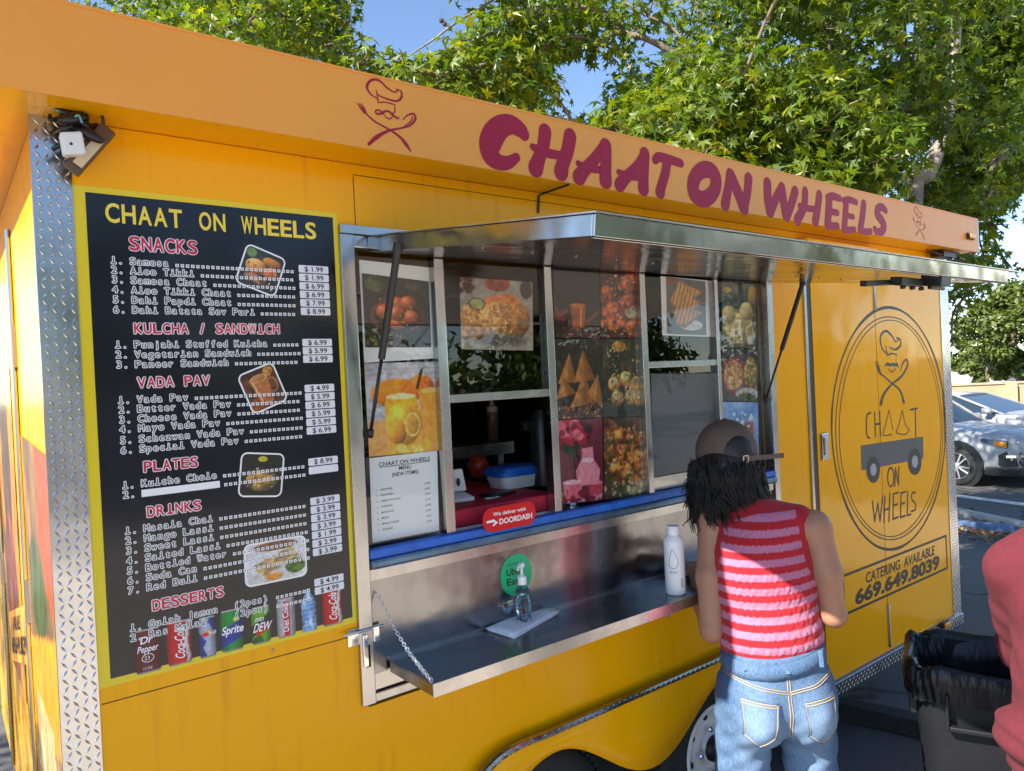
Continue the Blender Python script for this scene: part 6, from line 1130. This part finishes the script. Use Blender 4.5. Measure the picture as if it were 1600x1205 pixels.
# ------------------------------------------------------------------ parked cars
carp = mat('white_car_paint',(.36,.37,.39),.38,coat=.35); cgl = mat('dark_car_glass',(.02,.035,.05),.04,spec=.8); tyr = MT['rubber']; alloy = mat('alloy_wheel',(.55,.55,.56),.3,.8); lampm = mat('headlamp_glass',(.05,.055,.065),.06,.2,coat=1)
def car(name, label, loc, rz, H=1.75, hood=1.08, wb0=1.42, roof_f=.20):
    t = thing(name,label,'car',loc,rz,origin=False); b = MB(); rings = []
    for x,wd,z0,z1 in ((2.47,.62,.50,.82),(2.44,.84,.32,hood-.17),(2.34,.93,.26,hood-.09),(2.0,.97,.25,hood-.03),(1.45,.985,.25,hood+.01),(.98,.99,.25,hood+.06),(.2,.995,.25,hood+.05),(-1.3,.99,.25,hood+.07),(-2.1,.965,.27,hood+.06),(-2.38,.90,.34,hood-.02),(-2.46,.70,.48,hood-.12)):
        hf = [(wd*.86,z0),(wd*.97,z0+.10),(wd*.985,z0+.30),(wd,z0+(z1-z0)*.62),(wd*.955,z1-.085),(wd*.86,z1-.012),(wd*.45,z1+.018)]; rings.append([(x,y,z) for y,z in hf]+[(x,-y,z) for y,z in hf[::-1]])
    b.loft(rings); body = b.build('body',carp,t,smooth=True,auto=50)
    g = MB(); sec = [(1.02,.84,.80,hood+.04,hood+.05),(roof_f,.86,.66,hood+.04,H-.03),(-.5,.86,.67,hood+.04,H),(-1.75,.85,.66,hood+.04,H-.03),(-2.36,.82,.74,hood+.02,hood+.06)]
    g.loft([[(x,yb,zb),(x,yb*.4+yt*.6,zb+(zt-zb)*.6),(x,yt,zt),(x,-yt,zt),(x,-yb*.4-yt*.6,zb+(zt-zb)*.6),(x,-yb,zb)] for x,yb,yt,zb,zt in sec]); g.build('windows',cgl,t)
    rf = MB(); rf.loft([[(x,y,z+dz) for y,dz in ((-.675*k,-.035),(-.60*k,.012),(0,.030),(.60*k,.012),(.675*k,-.035))]+[(x,.66*k,-.05+z),(x,-.66*k,-.05+z)] for x,z,k in ((roof_f+.04,H-.03,.96),(-.5,H+.004,1),(-1.75,H-.022,1),(-1.95,H-.10,.98))]); rf.build('roof',carp,t,smooth=True,auto=50)
    for s in (-1,1):
        for (x0,z0,x1,z1,y0,y1,w_) in ((1.03,hood+.05,roof_f+.02,H-.035,.845,.675,.045),(-.30,hood+.05,-.38,H-.02,.872,.690,.05),(-1.30,hood+.05,-1.22,H-.02,.870,.685,.06),(-2.34,hood+.05,-1.78,H-.04,.835,.675,.08)): MB().hexa([(x0-w_,s*(y0-.02),z0),(x0+w_,s*(y0-.02),z0),(x0+w_,s*(y0+.012),z0),(x0-w_,s*(y0+.012),z0),(x1-w_,s*(y1-.02),z1),(x1+w_,s*(y1-.02),z1),(x1+w_,s*(y1+.012),z1),(x1-w_,s*(y1+.012),z1)]).build('pillar',carp,t)
        mr = MB(); mr.loft([[(.78+dx*k,s*(.93+.12*k2),hood+.13+dz*k) for dx,dz in ((-.09,-.06),(.06,-.07),(.10,0),(.04,.07),(-.09,.06))] for k,k2 in ((.5,0),(1,.3),(1,1.2),(.6,1.7))]); mr.build('mirror',carp,t,smooth=True)
        def wrap(pts, off, th, zs_):           # a panel that follows the rounded corner of the body
            P = np.array([(a,b*s) for a,b in pts]); T = np.gradient(P,axis=0); T /= np.linalg.norm(T,axis=1)[:,None]; N_ = np.stack([T[:,1],-T[:,0]],-1)*s*1.0; N_ *= np.sign((N_*np.array([1,s])).sum(1))[:,None]; m_ = MB()
            m_.loft([[(*(P[q]+N_[q]*off),zs_[q][0]),(*(P[q]+N_[q]*(off+th)),zs_[q][0]),(*(P[q]+N_[q]*(off+th*.6)),zs_[q][1]),(*(P[q]+N_[q]*off),zs_[q][1])] for q in range(len(P))]); return m_
        hp = ((2.455,.40),(2.435,.62),(2.39,.80),(2.28,.92),(2.08,.965),(1.86,.985)); hz_ = [(hood-.36,hood-.24),(hood-.36,hood-.215),(hood-.35,hood-.19),(hood-.32,hood-.165),(hood-.26,hood-.15),(hood-.19,hood-.145)]
        o = wrap(hp,-.03,.045,hz_).build('headlight',lampm,t); wrap(hp[:4],.016,.005,[(b_-.016,b_) for a_,b_ in hz_[:4]]).build('chrome_brow',MT['chrome'],o)
        for q in range(3): MB().lathe([(.022,0),(.042,.02),(0,.021)],(2.452-.03*q*q*.5,s*(.50+.12*q),hood-.29),'x',12).build('lamp_reflector',MT['chrome'],o)
        wrap(hp[3:5],.0165,.006,[(hood-.30,hood-.20),(hood-.25,hood-.175)]).build('indicator',MT['amber'],o)
        fp_ = ((2.47,.52),(2.45,.74),(2.39,.87),(2.27,.945),(2.15,.968)); o2 = wrap(fp_,-.02,.035,[(.42,.60),(.42,.66),(.42,.70),(.42,.70),(.44,.62)]).build('fog_lamp_recess',MT['plastic'],t); MB().lathe([(0,.03),(.05,.026),(.06,0)],(2.43,s*.78,.50),'x',14).build('fog_lamp',lampm,o2); wrap(fp_[:4],.0155,.006,[(.585,.625)]*4).build('chrome_strip',MT['chrome'],o2)
    gr = MB(); gr.box(2.40,2.495,-.37,.37,hood-.30,hood-.13).box(2.40,2.485,-.50,.50,.34,.55); gr.build('grille',MT['plastic'],t,bevel=.02); MB().box(2.42,2.51,-.44,.44,hood-.145,hood-.115).build('chrome_bar',MT['chrome'],t,bevel=.008)
    bp = MB(); bp.loft([[(x,s*w_,z) for s,z in ((-1,.24),(1,.24),(1,.40),(-1,.40))] for x,w_ in ((2.5,.55),(2.47,.88),(2.2,.985),(1.92,.996))]); bp.build('bumper_skirt',MT['plastic'],t,bevel=.02)
    for x in (wb0,-1.40):
        for s in (-1,1):
            y = s*.985; cz = .375; ar = MB(); ar.lathe([(.47,0),(.47,.028*s),(.42,.032*s),(.30,.03*s),(0,.029*s)],(x,y-.02*s,cz+.02),'y',36); ar.build('wheel_arch',MT['plastic'],t,smooth=True,auto=40)
            wh = MB(); wh.lathe([(.24,.02),(.33,.0),(.37,.03),(.375,.10),(.375,.2),(.33,.24)] if s < 0 else [(.24,-.02),(.33,0),(.37,-.03),(.375,-.10),(.375,-.2),(.33,-.24)],(x,y+s*.045,cz),'y',36,close=False); wo_ = wh.build('wheel',tyr,t,smooth=True)
            rm = MB(); rm.lathe([(.25,0),(.245,-.012*-s),(.235,0)],(x,y+s*.035,cz),'y',32,close=False)
            for q in range(10): a = 2*math.pi*(q+(.12 if q%2 else -.12))/10; e = np.array([math.cos(a),0,math.sin(a)]); f_ = np.array([-math.sin(a),0,math.cos(a)]); rm.obox(np.array([x,y+s*.035,cz])+e*.145,e*.10,np.array([0,.012,0]),f_*.016)
            rm.lathe([(.06,-.0),(.06,.02*s),(0,.024*s)],(x,y+s*.035,cz),'y',18); rm.build('rim',alloy,wo_,bevel=.003)
    for s in (-1,1):
        for x in (.95,-.34,-1.28): MB().box(x-.004,x+.004,min(s*.985,s*.9985),max(s*.985,s*.9985),.45,hood-.03).build('door_gap',MT['plastic'],t)
        for x in (.05,-1.0): MB().box(x-.09,x+.09,min(s*.985,s*1.015),max(s*.985,s*1.015),hood-.14,hood-.115).build('door_handle',MT['plastic'],t)
    return t
cc = GG(1513,756); car('parked_car','white sport utility vehicle with grey lower bumper parked nearest the trailer',(cc[0]+.84,cc[1]+1.35,gz(cc[0])),-R(97),H=1.72,hood=1.06)
car('parked_car','low white car half hidden behind the nearer white sport utility vehicle',(cc[0]+3.6,cc[1]+1.15,gz(cc[0])),-R(97),H=1.60,hood=1.12,roof_f=-.05)
# ------------------------------------------------------------------ trash can
RZ = .80; tc0 = G(1530,1026,RZ); ta = R(24); tt = thing('trash_can','tall dark grey trash can lined with a black plastic bag','trash can',(tc0[0],tc0[1],0),ta,origin=False)
def sq(hx_, hy_, z, n=40, p=5.0): return [(hx_*np.sign(math.cos(a))*abs(math.cos(a))**(2/p), hy_*np.sign(math.sin(a))*abs(math.sin(a))**(2/p), z) for a in np.linspace(0,2*math.pi,n,endpoint=False)]
canm = mat('grey_can_plastic',(.009,.0095,.012),.5,noise=.15,nscale=12,bump=.15,bscale=120)
MB().loft([sq(.15,.16,.0),sq(.155,.165,.02),sq(.185,.205,.74),sq(.195,.215,.745),sq(.197,.217,.79),sq(.18,.20,.79),sq(.175,.195,.70),sq(.14,.16,.03)]).build('can_body',canm,tt,smooth=True,auto=35)
for a in range(4):
    q = RT2(a*math.pi/2); h = MB()
    def hb_(x0,x1,y0,y1,z0,z1): h.hexa([q@np.array(p) for p in ((x0,y0,z0),(x1,y0,z0),(x1,y1,z0),(x0,y1,z0),(x0,y0+ -.0,z1),(x1,y0,z1),(x1,y1,z1),(x0,y1,z1))])
    hb_(-.105,.105,-.222,-.197,.615,.632); hb_(-.115,-.1051,-.222,-.195,.615,.735); hb_(.1051,.115,-.222,-.195,.615,.735); h.build('handle',canm,tt,bevel=.004)
bm_ = mat('black_bin_bag',(.008,.008,.010),.34,bump=.6,bscale=22,bdist=.01,stretch=(1,1,.4)); nb_ = 120; rings = []
for hr,z,amp in ((.226,.695,.007),(.229,.72,.006),(.231,.76,.006),(.229,.800,.004),(.218,.812,.004),(.202,.80,.005),(.192,.72,.014),(.17,.58,.022),(.15,.45,.03)):
    rings.append([(x*(1+amp/hr*math.sin(i*1.7+z*30)+amp/hr*.7*math.sin(i*.61+z*17)),y*(1+amp/hr*math.sin(i*1.7+z*30)+amp/hr*.7*math.sin(i*.61+z*17)),z_+ .010*math.sin(i*.37)*(1 if z > .7 else .3)+(.02*math.sin(i*.9) if z < .66 else 0)) for i,(x,y,z_) in enumerate(sq(hr-.02,hr,z,nb_))])
MB().loft(rings,cap=False).add(rings[-1],[tuple(range(nb_))]).build('bin_bag',bm_,tt,smooth=True)
# ------------------------------------------------------------------ things on the counter
p = G(819,975,CZ); sz = thing('sanitizer_bottle','clear pump bottle of hand sanitizer standing on the paper napkins','bottle',(p[0],p[1],CZ+.012)); hz_ = CZ+.012
clr = mat('clear_plastic',(.82,.90,.92),.06,trans=1.0,ior=1.3); ht_ = (975-884)/F*np.dot(p-CAM,_f); k_ = ht_/.175
MB().lathe([(0,.0),(.020*k_,.0),(.0225*k_,.004),(.0225*k_,.085*k_),(.018*k_,.098*k_),(.0105*k_,.105*k_),(.0105*k_,.112*k_)],(p[0],p[1],hz_),'z',24).build('bottle_body',clr,sz,smooth=True)
pm = MB(); pm.lathe([(.0135*k_,.108*k_),(.0135*k_,.132*k_),(.008*k_,.135*k_),(.004*k_,.138*k_),(.004*k_,.158*k_),(.009*k_,.160*k_),(.009*k_,.172*k_),(0,.175*k_)],(p[0],p[1],hz_),'z',18); pm.tube([(p[0],p[1],hz_+.166*k_),(p[0]-.02,p[1]-.012,hz_+.166*k_),(p[0]-.027,p[1]-.016,hz_+.157*k_)],.0045,8); pm.build('pump',MT['whitem'],sz,smooth=True,auto=40)
lb = MB(); TB = lambda a,b__,y: (p[0]+(.0232*k_)*math.sin((b__)*-30-.55), p[1]-(.0232*k_)*math.cos((b__)*-30-.55), hz_+a); text(lb,'HAND',.018,.0,.012,0,x1=.075,off=.03,T=TB); text(lb,'SANITIZER',.02,-.016,.008,0,x1=.07,off=.02,T=TB); lb.build('label_print',MT['black'],sz)
MB().lathe([(.0,.003),(.021*k_,.003),(.021*k_,.075*k_),(0,.075*k_)],(p[0],p[1],hz_),'z',20).build('gel',mat('gel',(.75,.88,.90),.05,trans=1.0,ior=1.33),sz,smooth=True)
nq = [G(*q,CZ) for q in ((761,985),(839,955),(873,960),(800,999))]; npk = thing('napkin_stack','small stack of white paper napkins on the steel counter','napkins',(nq[0][0],nq[0][1],CZ)); rgn = random.Random(9); ce = sum(nq)/4
for i in range(6):
    q = [c+np.array([rgn.uniform(-.006,.006),rgn.uniform(-.004,.004),.0006+i*.0019]) for c in nq]; g_ = MB(); N_ = 8; V = []
    for a in range(N_+1):
        for b__ in range(N_+1):
            u,v = a/N_,b__/N_; pt = (q[0]*(1-u)+q[1]*u)*(1-v)+(q[3]*(1-u)+q[2]*u)*v; pt = pt+np.array([0,0,.003*max(0,abs(u-.5)*2-.6)*(i/2)*math.sin(v*5+i)+.0015*math.sin(u*7+v*4+i)*(i/6)]); V.append(pt)
    g_.add(V,[(a*(N_+1)+b__,(a+1)*(N_+1)+b__,(a+1)*(N_+1)+b__+1,a*(N_+1)+b__+1) for a in range(N_) for b__ in range(N_)]); o = g_.build('napkin',MT['paper'],npk,smooth=True); so_ = o.modifiers.new('s','SOLIDIFY'); so_.thickness = .0012; so_.offset = -1
p2 = G(1056,927,CZ); dpt = np.dot(p2-CAM,_f); wbw = 15.5/F*dpt; wbh = (929-823)/F*dpt; wbt = thing('water_bottle','tall white metal water bottle with a drop outline beside the person in the striped vest','bottle',(p2[0],p2[1],CZ)); wm_ = mat('white_enamel',(.80,.80,.82),.3)
MB().lathe([(0,.0005),(wbw*.92,.0005),(wbw,.004),(wbw,wbh*.76),(wbw*.93,wbh*.81),(wbw*.66,wbh*.855),(wbw*.62,wbh*.865)],(p2[0],p2[1],CZ),'z',36).build('bottle_body',wm_,wbt,smooth=True)
MB().lathe([(wbw*.60,wbh*.86),(wbw*.63,wbh*.87),(wbw*.63,wbh*.99),(wbw*.58,wbh),(0,wbh)],(p2[0],p2[1],CZ),'z',28).build('cap',wm_,wbt,smooth=True,auto=40)
da = math.atan2(CAM[1]-p2[1],CAM[0]-p2[0]); WB = lambda u,v,l=.0006: np.array([p2[0]+(wbw+l)*math.cos(da+u/wbw),p2[1]+(wbw+l)*math.sin(da+u/wbw),CZ+v]); dr = MB(); dp_ = smooth_line([(-.006,.165*wbh/.24),(.004,.145*wbh/.24),(.012,.12*wbh/.24),(.006,.100*wbh/.24),(-.006,.096*wbh/.24),(-.017,.104*wbh/.24),(-.018,.12*wbh/.24),(-.012,.145*wbh/.24),(-.006,.165*wbh/.24)],5); dr.tube([WB(a,b__) for a,b__ in dp_],.0007,4)
text(dr,'PATH',-.017,.078*wbh/.24,.008,0,x1=.008,off=.0,T=lambda a,b__,y: WB(a,b__)); dr.f = dr.f
for q in range(5): c = WB(.022,.030+.006*q); dr.obox(c,np.array([-math.sin(da),math.cos(da),0])*.004,np.array([math.cos(da),math.sin(da),0])*.0005,np.array([0,0,.0016]))
dr.build('label_print',mat('grey_print',(.12,.13,.15),.4),wbt)
strap = MB(); s0_ = W(1040,850,-.03); 
hk2 = thing('paper_slip','small crumpled white receipt lying on the counter beside the water bottle','paper',tuple(G(1078,900,CZ))); q = G(1078,900,CZ); pp = MB()
for i in range(2): pp.add([q+[-.03,.01,.001+.01*i],q+[.0,.03,.012+.004*i],q+[.04,.01,.002],q+[.01,-.015,.010]],[(0,1,2),(0,2,3)])
pp.build('slip',MT['paper'],hk2)
# ------------------------------------------------------------------ things inside the serving window
def at(px,py,Y): return W(px,py,Y)
zt_ = at(790,784,.045)[2]; tX0, tX1 = mx[0][0]-.02, mx[1][0]+.04
tb = thing('serving_table','white serving table under a red cloth inside the open window','table',(1.4,.3,.66)); MB().box(tX0,tX1,.046,.62,zt_-.055,zt_).build('red_cloth',MT['redm'],tb,bevel=.006); MB().box(tX0+.003,tX1-.003,.050,.60,.667,zt_-.056).build('cabinet',MT['whitem'],tb)
p = at(722,782,.17); cr_ = thing('card_reader','white card payment stand on the red cloth','card reader',(p[0],p[1],zt_)); MB().hexa([(p[0]-.045,p[1]-.02,zt_+.001),(p[0]+.03,p[1]-.03,zt_+.001),(p[0]+.03,p[1]+.05,zt_+.001),(p[0]-.045,p[1]+.05,zt_+.001),(p[0]-.045,p[1]-.02,zt_+.014),(p[0]+.03,p[1]-.03,zt_+.014),(p[0]+.03,p[1]+.05,zt_+.03),(p[0]-.045,p[1]+.05,zt_+.03)]).build('base',MT['whitem'],cr_,bevel=.004)
MB().hexa([(p[0]-.05,p[1]+.02,zt_+.03),(p[0]+.028,p[1]+.01,zt_+.03),(p[0]+.028,p[1]+.025,zt_+.03),(p[0]-.05,p[1]+.035,zt_+.03),(p[0]-.05,p[1]+.04,zt_+.10),(p[0]+.028,p[1]+.03,zt_+.10),(p[0]+.028,p[1]+.042,zt_+.10),(p[0]-.05,p[1]+.052,zt_+.10)]).build('screen',MT['whitem'],cr_,bevel=.004); MB().lathe([(.006,0),(.006,-.004),(0,-.004)],(p[0]+.0,p[1]+.018,zt_+.06),'y',12,sy=2.2).build('sensor',MT['plastic'],cr_)
p = at(805,775,.28); fcn = thing('food_container','white food container with a blue lid on the red cloth','food container',(p[0],p[1],zt_)); MB().loft([sq(.080,.055,zt_+.002),sq(.095,.065,zt_+.045)]).build('tub',MT['whitem'],fcn,loc=None); o = fcn.children[0]; o.location = (0,0,0)
for v in o.data.vertices: v.co = (v.co[0]+p[0],v.co[1]+p[1],v.co[2])
MB().loft([[(p[0]+x,p[1]+y,z) for x,y,z in r_] for r_ in (sq(.102,.072,zt_+.046),sq(.102,.072,zt_+.060),sq(.09,.062,zt_+.075),sq(.06,.04,zt_+.080))]).build('lid',MT['blue'],fcn,smooth=True,auto=40)
p = at(778,778,.17); ph = thing('phone','dark phone lying on the red cloth','phone',(p[0],p[1],zt_)); MB().obox((p[0],p[1],zt_+.006),(.06,.01,0),(-.004,.03,0),(0,0,.004)).build('case',MT['plastic'],ph,bevel=.003)
p = at(770,786,.13); rc = thing('paper_slip','flat white receipt on the red cloth in the window','paper',(p[0],p[1],zt_)); MB().add([(p[0]-.03,p[1]-.015,zt_+.002),(p[0]+.03,p[1]-.005,zt_+.002),(p[0]+.025,p[1]+.02,zt_+.006),(p[0]-.03,p[1]+.01,zt_+.003)],[(0,1,2,3)]).build('slip',MT['paper'],rc)
p = at(852,775,.22); th = thing('drink_dispenser','black cylindrical drink dispenser at the right of the open window','dispenser',(p[0],p[1],zt_)); MB().lathe([(0,.001),(.045,.001),(.045,.22),(.04,.24),(.03,.27),(.0,.28)],(p[0],p[1],zt_),'z',24).build('barrel',MT['plastic'],th,smooth=True,auto=40); MB().box(p[0]-.09,p[0]-.03,p[1]-.015,p[1]+.015,zt_+.20,zt_+.235).build('spout',MT['plastic'],th,bevel=.005)
zs_ = at(780,688,.80)[2]; sh_ = thing('kitchen_shelf','dull steel kitchen shelf at the back of the serving window','shelf',(1.6,.8,zs_)); MB().box(1.25,1.95,.70,1.05,zs_-.05,zs_).build('board',MT['alu'],sh_); MB().box(1.27,1.30,.75,1.0,.67,zs_-.051).build('leg',MT['alu'],sh_); MB().box(1.90,1.93,.75,1.0,.67,zs_-.051).build('leg',MT['alu'],sh_)
p = at(771,688,.82); sq_ = thing('squeeze_bottle','brown squeeze bottle with a pale nozzle on the kitchen shelf','bottle',(p[0],p[1],zs_)); MB().lathe([(0,.001),(.024,.001),(.024,.12),(.022,.125)],(p[0],p[1],zs_),'z',20).build('bottle_body',mat('brown_sauce',(.22,.12,.06),.3),sq_,smooth=True); MB().lathe([(.025,.126),(.025,.15),(.012,.155),(.004,.185),(0,.185)],(p[0],p[1],zs_),'z',18).build('nozzle',mat('cream_plastic',(.65,.6,.5),.4),sq_,smooth=True,auto=40)
p = at(748,745,.5); MBx = MB().lathe([(0,-.05),(.03,-.04),(.045,0),(.03,.035),(0,.04)],(p[0],p[1],zt_+.06),'z',16); to = MBx.build('tomato',mat('red_skin',(.4,.04,.02),.3),smooth=True); tag(to,'red tomato in the shade behind the card reader','tomato')
p = at(893,800,.12); cu_ = thing('steel_cup','short steel cup behind the glass under the pink drink picture','cup',(p[0],p[1],zs)); MB().lathe([(0,.001),(.028,.001),(.031,.05),(.029,.05),(.027,.004),(0,.004)],(p[0],p[1],zs-.01),'z',20).build('cup',MT['chrome'],cu_,smooth=True,auto=40)
sb_ = thing('window_ledge','narrow steel ledge inside the window behind the picture panels','ledge',(1.9,.1,1.3)); MB().box(mx[1][0]+.045,wx1-.03,.06,.20,zs-.04,zs-.0105).build('board',MT['alu'],sb_)
p = at(560,560,.5)
# ------------------------------------------------------------------ lamp and taped plugs at the top left corner
lc = W(150,225,-.03); fl = thing('flood_lamp','brown flood lamp with black taped plugs at the top left corner of the trailer','lamp',(lc[0],0,lc[2]))
def LPT(px,py,y): return W(px,py,y)
e0, e1 = LPT(168,203,-.05), LPT(112,266,-.05); ax_ = (e1-e0)/2; nrm_ = np.cross(ax_,[0,1.,0]); nrm_ /= np.linalg.norm(nrm_)
MB().obox((e0+e1)/2,ax_*1.02,np.array([0,.016,0])+nrm_*0,nrm_*.017).build('lamp_body',mat('brown_metal',(.10,.055,.025),.45),fl,bevel=.004); MB().obox((e0+e1)/2+ax_*.22+np.array([0,-.0175,0])+nrm_*.002,ax_*.60,np.array([0,.0012,0]),nrm_*.010).build('lens',mat('cream_lens',(.62,.48,.30),.25),fl,bevel=.001)
wb_ = LPT(113,226,-.075); MB().obox(wb_,(.020,0,.004),(0,.014,0),(-.003,0,.023)).build('white_plug',mat('plug_white',(.72,.72,.70),.4),fl,bevel=.005); MB().lathe([(.003,0),(.002,-.002),(0,-.002)],(wb_[0]-.004,wb_[1]-.0145,wb_[2]-.003),'y',10).build('plug_screw',MT['plastic'],fl)
bt_ = MB(); rgl = random.Random(2)
for i in range(9): c = LPT(118+rgl.uniform(-24,22),190+rgl.uniform(-14,22),-.055+rgl.uniform(-.02,.02)); v = np.array([rgl.uniform(-1,1),rgl.uniform(-.5,.5),rgl.uniform(-1,1)])*.028; bt_.tube([c-v,c,c+v],[.007,.013,.008],7)
bt_.tube(smooth_line([LPT(135,178,-.05),LPT(158,178,-.06),LPT(162,205,-.05)],6),.0035,6).tube(smooth_line([LPT(120,205,-.06),LPT(95,225,-.06),LPT(82,234,-.05)],6),.005,6).tube(smooth_line([LPT(108,178,-.05),LPT(80,188,-.05),LPT(78,180,-.04)],6),.004,6).tube(smooth_line([LPT(122,160,-.05),LPT(128,190,-.06),LPT(145,212,-.05)],6),.009,8)
bt_.build('taped_wires',mat('black_tape',(.012,.012,.014),.3,bump=.6,bscale=60),fl,smooth=True); tq = MB(); tq.tube(smooth_line([LPT(83,165,-.05),LPT(90,173,-.06),LPT(98,176,-.06)],6),.0025,6).tube(smooth_line([LPT(112,188,-.08),LPT(122,180,-.085),LPT(128,192,-.08)],6),.0025,6); tq.build('coloured_wire',mat('teal_wire',(.10,.38,.36),.4),fl,smooth=True)
# verge at the left, beyond the end wall
gv = MB(); rgg = np.random.default_rng(4)
for i in range(2600):
    x, y = rgg.uniform(-2.6,-.12), rgg.uniform(3.0,6.5); h = rgg.uniform(.06,.22); a = rgg.uniform(0,6.28); d = np.array([math.cos(a),math.sin(a),0])*.008; t = np.array([rgg.normal(0,.04),rgg.normal(0,.04),h]); b__ = np.array([x,y,0.0]); gv.add([b__-d,b__+d,b__+t],[(0,1,2)])
o = gv.build('grass',mat('grass_blade',(.09,.15,.03),.7,noise=.4,nscale=3)); tag(o,'strip of rough green grass beyond the left end of the trailer','grass',kind='stuff')
# trees and cars of the car park behind the photographer: they show as reflections in the glass, the paint and the steel
rt = thing('background_tree','leafy tree standing behind the photographer and mirrored in the windows','tree',(3.0,-20.0,0.0),group='trees behind the photographer'); rr_ = random.Random(77); cr = [(np.array([3+rr_.gauss(0,1.9),-20+rr_.gauss(0,1.3),rr_.uniform(2.0,6.0)]),(1.1,1.1,.9),150) for _ in range(30)]
limbs(rt,[(3,-20,-.1),(3.1,-20,2),(2.9,-20,5.5)],.2,cr,3,twigs=False); foliage('crown',cr,.24,rt,FARM,91,FG,DV,DF)
for (x,y,sc_,rz_) in ((10.5,-21.5,1.1,1.0),(18.0,-19.5,.95,2.2),(26,-23,1.25,3.0),(-5,-22,1.1,4.1),(37,-21,1.2,.4)):
    o = copy_tree(rt); o.location = (x,y,gz(x)); o.scale = (sc_,)*3; o.rotation_euler.z = rz_
